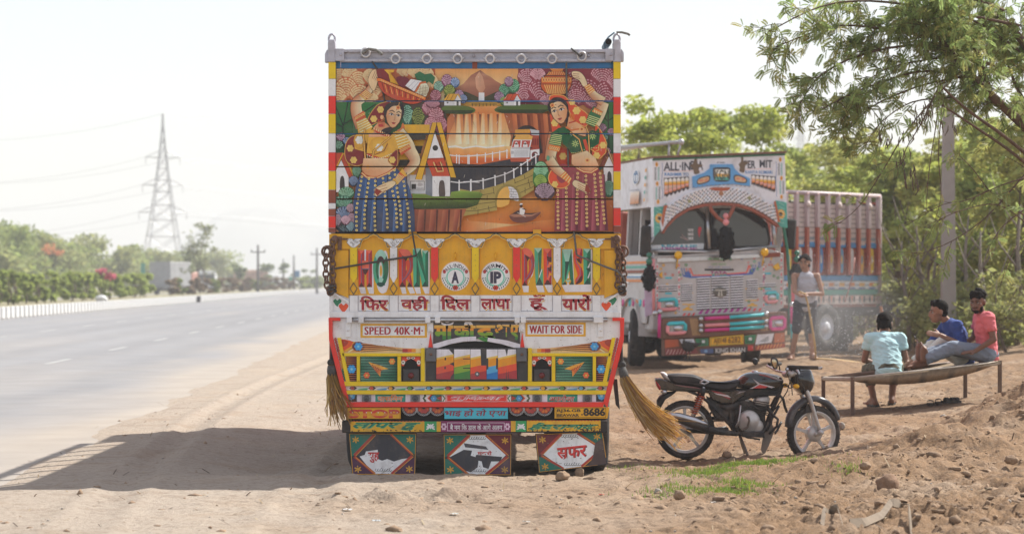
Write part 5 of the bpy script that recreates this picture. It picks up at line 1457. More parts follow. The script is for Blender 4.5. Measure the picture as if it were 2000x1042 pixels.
# ---------------------------------------------------------------- lower tail panel
low=[(644,620.5),(1213,620.5),(1213,660),(1206,690),(1179,794),(678,794),(651,690),(644,660)]
b=MB();ppoly(b,low,.0,.05);lp=b.build('tail_panel',M_white,truck)
def frame_bar(pts,m,name,y0=-.03,y1=-.0005,par=None,bev=.003):
 b=MB();ppoly(b,pts,y0,y1,bev);return b.build(name,m,par or lp)
for s_ in(0,1):
 f_=mir if s_ else(lambda p:p)
 frame_bar(f_([(642,620),(665,620),(665,626),(650,626),(650,655),(683,786),(675,795),(643,664)]),M_red,'red_edge',-.034)
 frame_bar(f_([(659,659),(666,659),(684,745),(676,745)]),M_yellowb,'yellow_bar')
 frame_bar(f_([(668,688.5),(822,688.5),(822,695),(670,695)]),M_yellowb,'yellow_bar')
 frame_bar(f_([(697,695.2),(703.5,695.2),(703.5,744),(697,744)]),M_yellowb,'yellow_bar')
 frame_bar(f_([(776.5,695.2),(783.5,695.2),(783.5,744),(776.5,744)]),M_yellowb,'yellow_bar')
 frame_bar(f_([(822.2,679),(830,679),(830,744),(822.2,744)]),M_yellowb,'yellow_bar')
 for u0,u1,n in((676,697,12),(704,776,16)):
  q=(1861-u1,1861-u0)if s_ else(u0,u1)
  b=MB();pbox(b,q[0],695.5,q[1],744,-.0025,-.0006);bk=b.build('louvre_recess',M_dark,lp)
  b=MB();dz=48.5/n
  rgA=Art();
  for k in range(n):
   v=696.5+dz*k
   pbox(b,q[0]+.5,v,q[1]-.5,v+dz*.52,-.016,-.003)
   c0,c1=('#d0803a','#7c3a44')if n==12 else('#3f8f74','#8fb9a8')
   sft=.5+.5*sin(k*.55+1)
   if n==16:
    rgA.hrect(q[0]+.5,v+.1,q[0]+40,v+dz*.50,mixc('#2f7d60','#7db59d',sft),mixc('#8fb9a8','#4a9678',sft));rgA.hrect(q[0]+40,v+.1,q[1]-.5,v+dz*.50,mixc('#8fb9a8','#4a9678',sft),'#2c6b52')
   else:
    rgA.hrect(q[0]+.5,v+.1,q[1]-.5,v+dz*.50,c0 if not s_ else c1,c1 if not s_ else c0)
  sl=b.build('louvre_slats',M_black,lp);tag(sl,kind='stuff')
  rgA.build('slat_paint',sl,TS,-.016,TU,TV,M_art)
 q=(1861-821.5,1861-784)if s_ else(784,821.5)
 b=MB();pbox(b,q[0],695.5,q[1],744,-.0025,-.0006);nb=b.build('lamp_niche',M_dark,lp)
 b=MB();pbox(b,q[0]+3,720,q[1]-3,743.5,-.012,-.003,.003);b.build('lamp_box',M_black,nb)
 b=MB();c_=(q[0]+q[1])/2;b.lathe((tx(c_),-.012,tz(732.5)),(0,-1,0),[(.026,0),(.024,.012),(.014,.018),(0,.020)],14);b.build('tail_lamp',mat('tail_lamp_red',(.16,.015,.015),rough=.25,var=.2),nb)
 q=(1861-852,1861-832)if s_ else(832,852)
 b=MB();pbox(b,q[0],679.5,q[1],705,-.05,-.006,.004);bb=b.build('bracket_box',mat('gunmetal','#5f6064',rough=.5,metal=.3,dirt=.4,dscale=10),lp)
 b=MB();b.lathe((tx((q[0]+q[1])/2),-.05,tz(691)),(0,-1,0),[(.013,0),(.013,.008),(0,.009)],8);b.build('bolt',M_rust,bb)
 frame_bar(f_([(841-4.5,678),(841,649),(841+4.5,678)]),M_red,'red_spike',-.012)
frame_bar([(668,744.3),(1193,744.3),(1191,753),(670,753)],M_yellowb,'yellow_bar')
frame_bar([(672,761.3),(1189,761.3),(1187,769.2),(674,769.2)],M_yellowb,'yellow_bar')
frame_bar([(681,784.2),(1180,784.2),(1177,794),(677,794)],M_red,'red_bar',-.034)
frame_bar([(846,624.5),(1015.5,624.5),(1015.5,671),(990,664),(960,662),(930,661),(900,662),(872,664),(846,671)],M_black,'lettering_panel',-.012)
frame_bar([(831,679),(1031,679),(1031,744),(831,744)],M_black,'recess_panel',-.004)
frame_bar([(853,679.5),(1010,679.5),(1010,741.5),(853,741.5)],M_black,'name_board',-.02)
ar=Art()
ar.rect(651,626,1206,679,'#d9d5dd')if False else None
for x0,y0,x1,y1,t in((704,631.5,834,659,'SPEED 40K·M·'),(1026,629,1144,656.5,'WAIT FOR SIDE')):
 ar.rect(x0,y0,x1,y1,'#dba32c');ar.rect(x0+4.5,y0+4,x1-4.5,y1-4,'#ece8ea');[ar.text(t,x0+8.5+o_,y0+6.3,x1-8.5+o_,y1-6,'#a5252f',spacing=1.1)for o_ in(-.7,-.2,.3,.8)]
for s_ in(0,1):
 X=(lambda u:1861-u)if s_ else(lambda u:u)
 pts=[(667,662),(700,668),(745,674.5),(790,679),(822,680),(822,687.6),(672,687.6)]
 ar.poly([(X(u),v)for u,v in pts],['#8a3a30','#7c2c34','#a8442e','#e0b276','#e7cfa0','#e7c488','#d9a05a'])
 ar.blob([(X(667),662),(X(690),667),(X(684),678),(X(671),684),(X(669),672)],'#d9582c',3);ar.blob([(X(668),663),(X(680),666),(X(677),673),(X(669),676)],'#a83a2a',3)
 ar.line([(X(692),667),(X(688),676),(X(674),685)],3,'#e5a92f');ar.line([(X(697),668),(X(692),680),(X(680),687)],2.4,'#ead3a0')
 ar.ell(X(700),676,12.5,9.5,'#6b2f3c',n=16)
 for k in range(8):
  v=671.5+2.1*k;u1=720+60*min(1,(v-664)/20)
  ar.line([(X(705),v),(X(u1-18),676.5+(v-678)*.75),(X(u1+12),680.5+(v-678)*.5)],.9,'#3a2220' if k%2 else '#e0a35a')
 for u0,u1,c in((786,796,'#a8383a'),(796,804,'#cf5a30'),(804,812,'#e2912c'),(812,822,'#e6c79a')):ar.rect(X(u0),680.5,X(u1),687.4,c)
 flower(ar,X(700),676,8,'#3f9ad6','#7fc3ee')
 for k in range(15):
  u,v=654.5+k*1.12*1.2,662+k*5.5;c='#a8343a' if k<5 else('#d2572c' if k<8 else('#e0a22c' if k<11 else '#3f8a5a'))
  ar.ell(X(u+.8),v,2.6,3.2,c,n=9);ar.ell(X(u+.8),v,1.1,1.3,mixc(c,'#ffffff',.35),n=6)
 ar.poly([(X(676),770),(X(697),770),(X(697),783.5),(X(680),783.5)],'#2e2f38');
 for k in range(5):ar.ell(X(686+5.2*cos(pi*k/4)),771+6.2*sin(pi*k/4),3.1,3.6,'#5aa7dc',n=9)
 ar.ell(X(686),772,3,3,'#9fd0ee',n=8)
 ar.rect(X(697),769.6,X(1861-1164 if False else 733),783.8,'#d9d5de')
 ar.rect(X(733),769.6,X(792),783.8,'#2a8f7c');ar.rect(X(792),769.6,X(803),783.8,'#d9d5de')
 ar.rect(X(803),769.6,X(872),783.8,'#e0dcdf');ar.rect(X(828),769.8,X(868),783.6,'#2c2c30')
 ar.poly([(X(832),770),(X(842),770),(X(836),777),(X(842),783.5),(X(832),783.5),(X(826),777)],'#ebe7e4');ar.line([(X(843),770),(X(836),777),(X(843),783.5)],2,'#e0583a');ar.line([(X(832),771),(X(827),777),(X(832),783)],3,'#3c5a3a')
 for k in range(5):ar.line([(X(845),771+2.8*k),(X(866),771+2.8*k)],1.1,'#5fae92')
 flower(ar,X(847),777,6,'#4a9ad0','#8cc4ea');ar.poly([(X(853),777),(X(862),772),(X(862),782)],'#b23a34');ar.rect(X(863),770,X(872),783.5,'#ebe7e4');ar.line([(X(864),771),(X(869),777),(X(865),783)],2,'#3f7a4a');ar.line([(X(870.5),770),(X(870.5),783.5)],1,'#d9583a')
for t,x0,x1,y0,y1,c in(('यासिमन',738,787,770.2,782.6,'#e07a30'),('अफरोजा',1073,1122,771,783,'#b8343a')):
 ar.text(t,x0-.6,y0-.6,x1+.6,y1+.6,'#efe8dc',bold=.05,shear=.12);ar.text(t,x0,y0,x1,y1,c,bold=.018,shear=.12)
ar.rect(872,769.6,990,783.8,'#dc4038');ar.line([(873,770.4),(989,770.4),(989,783),(873,783)],.9,'#e9bcb6',True)
ar.text('शुिकया',878,770.4,985,783,'#efe9ea',bold=.05,shear=.25);ar.text('शुिकया',879,771,984,782.6,'#d8737c',bold=-.005,shear=.25)
ar.poly([(670,753.2),(1191,753.2),(1189,761),(672,761)],'#d5d2da')
bc=['#a8343a','#c9453a','#e0a22c','#4f9a5f','#5aa3d6','#b03a40','#d9582c','#e8a52c']
for k in range(14):
 u=688.5+37.2*k
 ar.poly([(u-6.5,757),(u-2,753.6),(u+4,753.6),(u+9,757),(u+4,760.8),(u-2,760.8)],'#26262a');ar.ell(u,757.2,4,3.5,bc[k%8],mixc(bc[k%8],'#ffffff',.15),n=12)
 if k<13:ar.poly([(u+8,757.3),(u+12,756.6),(u+29,756.6),(u+31,757.5),(u+28,760.9),(u+12,760.9)],['#dfe6ec','#cfdbe8','#c4dbe8','#6aa8d6' if k%2 else '#63b596','#3f86c9' if k%2 else '#2f9a78','#3f86c9' if k%2 else '#2f9a78'])
for u,dx in((663,0),):pass
for k in range(260):
 u,v=rr.uniform(655,1205),rr.choice([rr.uniform(628,676),rr.uniform(628,795)]);ar.ell(u,v,rr.uniform(.25,1.3),rr.uniform(.2,.7),rr.choice(['#8a8088','#6a5648','#4a4040','#9a7a5c']),n=5,a=rr.uniform(0,90))
ar.build('tail_paint',lp,TS,0.0,TU,TV,M_art)
for u in(716,811,1049,1147):
 b=MB();pbox(b,u-9,770.5,u+9,783.3,-.014,-.0062,.002);sp_=b.build('lamp_plate',mat('lamp_plate','#77787c',rough=.45,metal=.4),lp)
 b=MB();b.lathe((tx(u),-.014,tz(777)),(0,-1,0),[(.026,0),(.024,.008),(.017,.009),(.010,.004),(.008,.009),(0,.010)],16);b.build('lamp_lens',mat('lens_grey','#4f5054',rough=.3,metal=.5),sp_)
for s_ in(0,1):
 X=(lambda u:1861-u)if s_ else(lambda u:u)
 bd=Art();bd.poly([(X(719.5),706),(X(741),712),(X(759),719.5),(X(744),722),(X(743),735),(X(735),725)],['#e8a03c','#b84a2c','#e9b23c','#d9762c','#e8a03c','#b8442c'])
 for k in range(4):bd.line([(X(727+5*k),711+3*k),(X(731+5*k),718+2*k)],1.2,'#7c2a20')
 flower(bd,X(766),705,6.2,'#e08a3c','#d9c04a');flower(bd,X(716.5),732,6.2,'#dc6a3a','#d9c04a');flower(bd,X(687),720,8.5,'#3f9ad6','#8cc8f0')
 bd.build('louvre_ornament',lp,TS,-.0185,TU,TV,M_art)
 nc=Art();q0=[(X(784.5),695.8),(X(821),695.8),(X(821),714),(X(816),714),(X(814),706),(X(808),702),(X(803),699.5),(X(797),702),(X(791),706),(X(789),714),(X(784.5),714)]
 nc.poly(q0,'#d9523a');
 for u,v in((798,698.5),(807,698.5),(787.5,707),(818,707)):nc.ell(X(u),v,4,2.4 if v<700 else 4.4,'#e6dcd8',n=9);nc.ell(X(u),v,2,1.2,'#5a4a48',n=7)
 nc.build('niche_scallop',lp,TS,-.005,TU,TV,M_art)
bp=Art()
bp.text('मा',848,634.5,885,663,'#000',bold=.05,bands=[(0,'#dfae4e'),(.17,'#e2902c'),(.42,'#7a9c34'),(.72,'#3d7f3a')])
bp.text('की',886,626.5,929,659,'#000',bold=.05,bands=[(0,'#d9d6da'),(.22,'#dfae4e'),(.40,'#e2902c'),(.58,'#7a9c34'),(.82,'#3d7f3a')])
bp.text('दु',930,634.5,968,667,'#000',bold=.05,bands=[(0,'#dfae4e'),(.17,'#e2902c'),(.42,'#7a9c34'),(.72,'#3d7f3a')])
bp.text('आऐं',966,626,1014,664,'#000',bold=.045,bands=[(0,'#d9d6da'),(.2,'#dfae4e'),(.38,'#e2902c'),(.58,'#7a9c34'),(.82,'#3d7f3a')])
bp.blob('861,627 867,631 873,632 880,631 886,628 884,633 873,635 863,633','#d9d6da',3);bp.ell(873.5,627.5,4.5,2,'#ded8d8',n=10)
bp.build('arched_lettering',lp,TS,-.0122,TU,TV,M_art)
ac=Art();ac.poly([(846,671.5),(872,663.5),(900,657.5),(930,656.3),(930,665.0),(905,666),(880,671),(855,679),(846,678.5)],'#d5d1d9');ac.poly([(953,658.5),(990,664),(1016,671.5),(1016,678.5),(1003,678),(980,671),(952,666)],'#d5d1d9')
ac.build('white_arch',lp,TS,-.016,TU,TV,M_art)
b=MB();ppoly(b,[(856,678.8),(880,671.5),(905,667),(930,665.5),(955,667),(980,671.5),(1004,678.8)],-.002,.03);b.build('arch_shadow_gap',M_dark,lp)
be=Art();be.frame(830,620,8.014)
def stripe_letter(polys,cols,x0,x1):
 """letter clipped into slanting colour stripes"""
 for pl in polys:
  pts=be.parse(pl);tri=tessellate_polygon([[Vector((a,b_,0))for a,b_ in pts]])
  pcs=[]
  edges=[(490,cols[0])]+list(zip((625,655,775,880),cols[1:]))
  for k,(e0,cc)in enumerate(edges):
   e1=edges[k+1][0]if k+1<len(edges)else 1100
   sl=-.22
   f=lambda q:(q[1]*8.014-620*8.014-sl*((q[0]-830)*8.014-x0))
   for t in tri:
    q=[(pts[i][0],pts[i][1],f(pts[i]))for i in t]
    if k>0:q=clip_half(q,2,e0,True)
    if k+1<len(edges):q=clip_half(q,2,e1,False)if len(q)>=3 else q
    if len(q)>=3:pcs.append(([(a[0],a[1])for a in q],[C(cc)]*len(q)))
  if pcs:be._emit(pcs)
S1=['#dcd9e4','#e5bd5c','#e0931f','#dd4f34','#a5343a']
stripe_letter(['182,492 375,492 450,575 450,690 388,718 450,750 450,860 400,930 400,958 178,958'],S1,180,450)
stripe_letter(['458,492 708,492 708,958 458,958'],['#dcd9e4','#e5bd5c','#e0931f','#7d9c36','#3d7c3c'],458,708)
stripe_letter(['714,492 870,492 880,745 960,745 962,958 712,958'],S1,714,960)
stripe_letter(['965,492 1138,492 1138,630 1115,630 1112,800 1138,805 1138,958 968,958 968,808 992,800 992,632 965,632'],['#dcd9e4','#e5bd5c','#e0931f','#54a3d0','#2273b8'],965,1138)
stripe_letter(['1144,492 1255,492 1282,600 1300,492 1425,492 1440,955 1310,950 1305,800 1296,955 1282,955 1275,790 1268,950 1144,950'],S1,1144,1440)
be.rect(308,620,332,662,'#2c2c2e');be.rect(304,762,328,800,'#2c2c2e');be.rect(598,634,708,648,'#2c2c2e');be.rect(598,780,708,794,'#2c2c2e')
be.ell(818,878,38,40,'#55575a',n=16);be.ell(818,878,16,17,'#c9cbcd',n=12)
be.build('name_lettering',lp,TS,-.02,TU,TV,M_art)
# ---------------------------------------------------------------- plates under the tail
def plate(u0,v0,u1,v1,m,name,y=-.03,slant=0):
 b=MB();ppoly(b,[(u0,v0),(u1,v0),(u1-(slant if slant>0 else 0),v1),(u0-(slant if slant<0 else 0),v1)],y,y+.012,.003);return b.build(name,m,truck)
b=MB();pbox(b,676,794.5,1184,820,.02,.05);b.build('tail_beam',M_dark,truck)
M_cyan=mat('cyan_paint','#43b0c4',rough=.45,var=.05,dirt=.3,dscale=9)
p1=plate(676,795,783,817,M_yellow,'stop_plate',slant=-4);p2=plate(868,795.5,992,817,M_cyan,'motto_plate');p3=plate(1083,794,1190,816,M_yellow,'number_plate',slant=4)
pa=Art()
pa.text('STOP',682,798.2,781,815.2,'#000',bold=.05,bands=[(0,'#c5392a'),(.46,'#dba32c'),(.50,'#cf5a30'),(.58,'#dba32c'),(.62,'#cf5a30'),(.70,'#dba32c'),(.75,'#c5392a')])
for u in(689,716,726,739,752,764,776):pa.ell(u,804.5,1.1,1.1,'#f0dccc',n=7)
pa.line([(678.5,796.3),(781.5,796.3),(781.5,815.8),(683,815.8)],.8,'#b8781c',True)
pa.build('stop_lettering',p1,TS,-.03,TU,TV,M_art)
pa=Art();pa.text('भाई हो तो ऐसा',869,797.5,990,813.5,'#8a2342',bold=.022,shear=.15);pa.build('motto_lettering',p2,TS,-.03,TU,TV,M_art)
pa=Art();pa.line([(1085.5,796),(1183,796),(1183,813.5),(1087,813.5)],.8,'#4a3a1a',True)
pa.text('RJ36.GB',1088,797.5,1134,805,'#2a2118',bold=.03);pa.text('BEAWAR',1088,807,1131,812.4,'#2a2118',bold=.03);pa.ell(1136.5,808.5,1.6,1.6,'#2a2118',n=8);pa.text('8686',1139,795.8,1182,811.2,'#2a2118',bold=.045)
pa.build('number_lettering',p3,TS,-.03,TU,TV,M_art)
for x0 in(787,996):
 for k in range(3):
  c=x0+13.5+27*k
  b=MB();ppoly(b,[(c+13*cos(t),795+13.5*sin(t))for t in[i*pi/10 for i in range(11)]],.0,.015);f_=b.build('scallop_flap',M_black,truck)
  sa=Art()
  for j in range(4):sa.ell(c+7.5*cos(pi*(j+.5)/4),796+6.5*sin(pi*(j+.5)/4),4.6,4.6,('#d9623a' if j in(0,3)else('#e08a34' if k!=1 else '#b0404c')),'#b04438',n=10)
  sa.build('scallop_flower',f_,TS,0,TU,TV,M_art,y0=795.2)
  b=MB()
  for j in range(9):
   t0=pi*(j+.5)/9;u,v=c+14.2*cos(t0),795.5+14.5*sin(t0);ta=atan2(-14.5*cos(t0),-14.2*sin(t0)*-1)
   dx,dz=-sin(t0),-cos(t0)
   b.tube([(tx(u)+.012*(dx*cos(a_)-.45*dz*sin(a_)*-1),-.006,tz(v)+.012*(dz*cos(a_)+.45*dx*sin(a_)*-1))for a_ in[i*2*pi/8 for i in range(9)]],.003,4,False)
  b.build('trim_chain',M_chrome,f_)
b=MB();pbox(b,668,820.5,1186,844,-.02,.10,.006);bm_=b.build('rear_bumper',M_under,truck)
ba=Art()
ba.rect(685,822,829,842,'#d9a62a');ba.rect(829,822,853,842,'#2f9a5c');ba.rect(853,822,861,842,'#dba82c');ba.rect(861,820.8,998,842.5,'#7c2a58');ba.rect(998,821,1007,842,'#dba82c');ba.rect(1007,820.8,1028,842,'#2f9a5c');ba.rect(1029,820,1173,841,'#d9a62a')
for k in range(22):ba.rect(690+6.4*k,820.8,693.2+6.4*k,822.4,'#c9442c');ba.rect(1032+6.4*k,818.9+.8,1035.2+6.4*k,821.2,'#c9442c')
for u,t_ in((841,0),(1017.5,0)):
 ba.ell(u,832,2,5,'#e6e6e2',n=8)
 for s_ in(-1,1):
  for k in range(3):ba.ell(u+s_*(3.4+k),829+3.4*k,4,1.7,'#e6e6e2',n=8,a=s_*(-40+35*k))
for t,x0,x1 in(('लापर हु',690,822),('हैदराबाद',1034,1168)):
 ba.text(t,x0+.8,824.6,x1+.8,839.8,'#7cae6a',bold=.05,shear=.45);ba.text(t,x0,824,x1,839,'#1f7a62',bold=.03,shear=.45)
ba.line([(874,824.5),(985,824.5),(985,840),(874,840)],1,'#d9c4d0',True);ba.text('बै नम िक डाल के आगे अलग',879,826.5,981,838.6,'#efe6ec',bold=.015)
for u in(867,991):
 for k in range(6):ba.ell(u+3.5*cos(k*pi/3),832+5*sin(k*pi/3),2.2,2.6,'#d9b9cb',n=7)
rr=random.Random(8)
for k in range(80):
 u=rr.choice([rr.uniform(686,828),rr.uniform(1030,1172),rr.uniform(1120,1172)]);v=841.6-abs(rr.gauss(0,1))*2.6
 ba.ell(u,v,rr.uniform(.6,2.6),rr.uniform(.5,1.5),'#2e2a28',n=6,a=rr.uniform(-30,30))
for k in range(60):
 u=rr.uniform(1135,1172);v=rr.uniform(826,841);ba.ell(u,v,rr.uniform(.5,1.6),rr.uniform(.4,1.2),'#3a3028',n=6)
ba.build('bumper_lettering',bm_,TS,-.02,TU,TV,M_artlow)
# ---------------------------------------------------------------- mud flaps
def mudflap(pts,sc_txt,seed,torn,tilt=0):
 (ax,ay),(bx,by),(cx,cy_),(dx,dy)=pts
 b=MB();rr=random.Random(seed)
 nx_,nz_=7,5
 def q(u,v,off=0):
  x=(ax+(bx-ax)*u)*(1-v)+(dx+(cx-dx)*u)*v;y=(ay+(by-ay)*u)*(1-v)+(dy+(cy_-dy)*u)*v
  return x,y
 def q3(u,v,off=0):
  x,y=q(u,v);return(tx(x),.03-.06*v+off,tz(y))
 V=[]
 for o_ in(0,.012):
  for j in range(nz_+1):
   for i in range(nx_+1):V.append(q3(i/nx_,j/nz_,o_))
 n1=(nx_+1)*(nz_+1);Fc=[]
 for j in range(nz_):
  for i in range(nx_):
   k=j*(nx_+1)+i;Fc+=[(k,k+nx_+1,k+nx_+2,k+1),(n1+k,n1+k+1,n1+k+nx_+2,n1+k+nx_+1)]
 for i in range(nx_):Fc+=[(i,i+1,n1+i+1,n1+i),(nz_*(nx_+1)+i,n1+nz_*(nx_+1)+i,n1+nz_*(nx_+1)+i+1,nz_*(nx_+1)+i+1)]
 for j in range(nz_):
  k=j*(nx_+1);Fc+=[(k,n1+k,n1+k+nx_+1,k+nx_+1),(k+nx_,k+2*nx_+1,n1+k+2*nx_+1,n1+k+nx_)]
 b.add(V,Fc);fl=b.build('mud_flap',mat('flap_rubber','#3c3b3d',rough=.8,var=.15,dirt=.5,dscale=6,lowdirt=None),truck)
 a=Art();U=lambda u,v:q(u,v)
 pl_=lambda pp,c:a.poly([U(u,v)for u,v in pp],c)
 gr,pu,rdb='#1f6a58','#4a2440','#6a2026'
 corner=[(gr,gr,pu,pu),(gr,rdb,gr,pu),(rdb,gr,gr,'#2c2a2c')][seed%3]
 pl_([(.02,.03),(.40,.03),(.05,.55),(.02,.55)],corner[0]);pl_([(.60,.03),(.98,.03),(.98,.5),(.95,.5)],corner[1]);pl_([(.02,.6),(.06,.6),(.38,.97),(.02,.97)],corner[2]);pl_([(.98,.6),(.94,.6),(.62,.97),(.98,.97)],corner[3])
 m0,m1=.08,.92
 pl_([(m0,.52),(.40,.03),(.62,.03),(m1,.50),(.62,.97),(.36,.97)],'#e2dfdd' if torn!=0 else '#37363a')
 if torn==0:
  pp=[(.14,.56),(.22,.52),(.24,.44),(.42,.40),(.42,.62),(.48,.66),(.56,.62),(.66,.68),(.78,.62),(.88,.60),(.62,.97),(.34,.97)]
  pl_(pp,'#dbd8d6')
 if torn==1:
  pl_([(.10,.55),(.30,.38),(.42,.40),(.40,.52),(.52,.58),(.50,.80),(.40,.92),(.30,.88)],'#38373b');pl_([(.48,.50),(.86,.55),(.84,.66),(.70,.66),(.66,.84),(.58,.80),(.56,.66),(.46,.62)],'#38373b');pl_([(.30,.22),(.62,.30),(.66,.38),(.32,.32)],'#4a494c')
 for p0,p1 in(((.38,.03),(.06,.53)),((.62,.03),(.94,.51)),((.06,.56),(.36,.97)),((.94,.54),(.62,.97))):
  a.line([U(*p0),U(*p1)],4.6,'#a8392c');a.line([U(p0[0]+.02,p0[1]+.02),U(p1[0]+.02,p1[1]+.02)],1.4,'#c98a2c')
 a.line([U(.015,.02),U(.985,.02),U(.985,.98),U(.015,.98)],1.3,'#c08a2c',True)
 for cu,cv in((.10,.16),(.90,.16),(.10,.86),(.90,.86)):
  for k in range(6):
   x,y=U(cu,cv);t=k*pi/3+.4;a.ell(x+4.4*cos(t),y+4*sin(t),3.2,1.4,'#cf9a34',n=7,a=t*57.3)
  a.ell(x,y,2,2,'#cf9a34',n=7)
 x,y=U(.5,.88)
 for k in range(7):a.line([(x-14+4.6*k+2.4*cos(t),y+2.6*sin(t))for t in[j*.9 for j in range(6)]],.7,'#4c4a4a')
 if torn:
  x,y=U(.5,.10)
  for k in range(7):a.line([(x-14+4.6*k+2.4*cos(t),y+2.6*sin(t))for t in[j*.9 for j in range(6)]],.7,'#4c4a4a')
 if torn==0:x0,y0=U(.27,.46);a.text('सुह',x0,y0,x0+22,y0+20,'#b8302c',bold=.03)
 if torn==1:x0,y0=U(.50,.40);a.text('मकरो',x0,y0,x0+28,y0+9,'#b8302c',bold=.03)
 if torn==2:
  x0,y0=U(.30,.36);a.text('सफर',x0+1,y0+.8,x0+59,y0+23,'#8a2422',bold=.03,tilt=-6);a.text('सफर',x0,y0,x0+57,y0+22,'#cf3a34',bold=.012,tilt=-6)
  pl_([(.86,.35),(.98,.2),(.98,.98),(.72,.98),(.80,.75)],'#4a3a36');
 for k in range(26):
  u,v=rr.random(),rr.random();x,y=U(u,v);a.ell(x,y,rr.uniform(.4,2.2),rr.uniform(.3,.9),rr.choice(['#2e2c2c','#6a5848','#8a7a68']),n=6,a=rr.uniform(-40,40))
 o=a.build('flap_painting',fl,TS,0.0,TU,TV,M_artlow)
 me=o.data
 for vv in me.vertices:
  u_px=vv.co.x*TS+TU;v_px=TV-vv.co.z*TS
  v_=min(1,max(0,(v_px-(ay+by)/2)/((cy_+dy)/2-(ay+by)/2)));u_=min(1,max(0,(u_px-(ax+dx)/2)/((bx+cx)/2-(ax+dx)/2)))
  vv.co.y+=.03-.06*v_-.0035
 return fl
mudflap([(680,845),(814,845),(812,926),(688,926)],0,3,0)
mudflap([(865,847),(1000,847),(999,927),(867,927)],0,4,1)
mudflap([(1045,847),(1178,841),(1187,905),(1052,922)],0,5,2)
# ---------------------------------------------------------------- wheels, chassis, cargo body and cab
def truck_wheel(par,x,y,z,R=.50,W=.26,out=1,hub=True,steer=0.0):
 b=MB();b.lathe((0,0,0),(out,0,0),[(R*.56,-W/2),(R*.86,-W/2),(R*.97,-W*.40),(R,-W*.30),(R,W*.30),(R*.97,W*.40),(R*.86,W/2),(R*.60,W/2),(R*.56,W*.42),(R*.56,-W/2)],36)
 for k in range(36):
  t=2*pi*k/36
  for s_ in(-1,1):
   b.box((s_*W*.2,R*cos(t+.04*s_),R*sin(t+.04*s_)),(W*.32,.045,.016),rot=Matrix.Rotation(t+pi/2+pi/2*0,3,'X')@Matrix.Rotation(-pi/2*0,3,'X'))
 w=b.build('wheel',M_rubber,par,loc=(x,y,z),rot=(0,0,steer))
 b=MB();b.lathe((0,0,0),(out,0,0),[(R*.57,-W*.4),(R*.57,W*.30),(R*.50,W*.36),(R*.44,W*.1),(R*.26,W*.06),(R*.24,W*.42),(R*.18,W*.5),(0,W*.52)],28)
 for k in range(8):
  t=2*pi*k/8;b.cyl((out*W*.05,R*.34*cos(t),R*.34*sin(t)),(out*W*.16,R*.34*cos(t),R*.34*sin(t)),R*.035,6)
 b.build('rim',M_under if not hub else mat('rim_white','#c9ccd4',rough=.45,var=.1,dirt=.5,dscale=8),w)
 return w
wz=.42
for sx in(-1,1):
 for dx in(1.02,.72):
  truck_wheel(truck,sx*dx+.02,.82,wz,out=sx)
  truck_wheel(truck,sx*dx+.02,1.86,wz,out=sx)if dx>1 else None
 truck_wheel(truck,sx*1.0,5.6,wz+.05,out=sx)
b=MB();b.cyl((-1.0,.82,wz),(1.0,.82,wz),.07,10);b.sph((0,.82,wz),(.2,.2,.2),12,8);b.build('rear_axle',M_under,truck)
b=MB();b.cyl((-1.0,1.86,wz),(1.0,1.86,wz),.07,10);b.cyl((-1.0,5.6,wz+.05),(1.0,5.6,wz+.05),.06,10);b.build('axle',M_under,truck)
b=MB()
for sx in(-.42,.42):b.box((sx,3.3,.78),(.09,6.4,.2))
for yy in(.12,1.4,2.6,4.0,5.2):b.box((0,yy,.80),(.84,.1,.14))
b.build('chassis',M_under,truck)
b=MB();b.box((0,2.7,1.0),(2.3,5.2,.12));b.build('cargo_floor',M_wood,truck)
M_side=mat('cargo_side','#8a4030',rough=.6,var=.12,dirt=.4)
ztop=tz(100);zs_=3.02
for sx in(-1,1):
 x=sx*1.185
 b=MB();b.box((x,2.72,(1.05+zs_)/2),(.035,5.2,zs_-1.05));sd=b.build('side_wall',M_side,truck)
 b=MB()
 for k in range(9):b.box((x+sx*.035,.25+.62*k,(.95+ztop)/2),(.05,.06,ztop-.95))
 b.build('side_stakes',M_side,truck)
 b=MB();b.box((x,2.75,ztop-.03),(.07,5.3,.07));b.build('side_rail',M_grey,truck)
b=MB();b.box((0,5.36,2.2),(2.36,.05,2.5));b.build('front_wall',M_side,truck)
b=MB();b.box((0,2.7,zs_-.25),(2.3,5.1,.06));b.build('load_cover',M_tarp,truck)
b=MB();b.box((0,6.15,1.85),(2.3,1.3,2.1),bev=.08);b.box((0,5.95,3.1),(2.4,1.0,.75),bev=.06);b.build('cab',M_red,truck)
b=MB();b.box((0,6.81,2.2),(2.0,.03,.8));b.build('windscreen',M_darkg,truck)
b=MB();b.box((0,6.86,.75),(2.3,.14,.35),bev=.03);b.build('front_bumper',M_under,truck)
for s_ in(0,1):
 q=[(671,790),(674,790),(672,808),(668,803)];
 b=MB();q=[(652,740),(657,738),(657,800),(652,792)]if not s_ else[(1197,740),(1206,740),(1211,800),(1203,790)]
 ppoly(b,q,.05,.056);b.build('side_flap',M_rubber,truck)
 b=MB();u=646 if not s_ else 1212;b.tube([(tx(u),.02,tz(660)),(tx(u),.02,tz(703))],.014,6);b.build('broom_bracket',M_brown,truck)
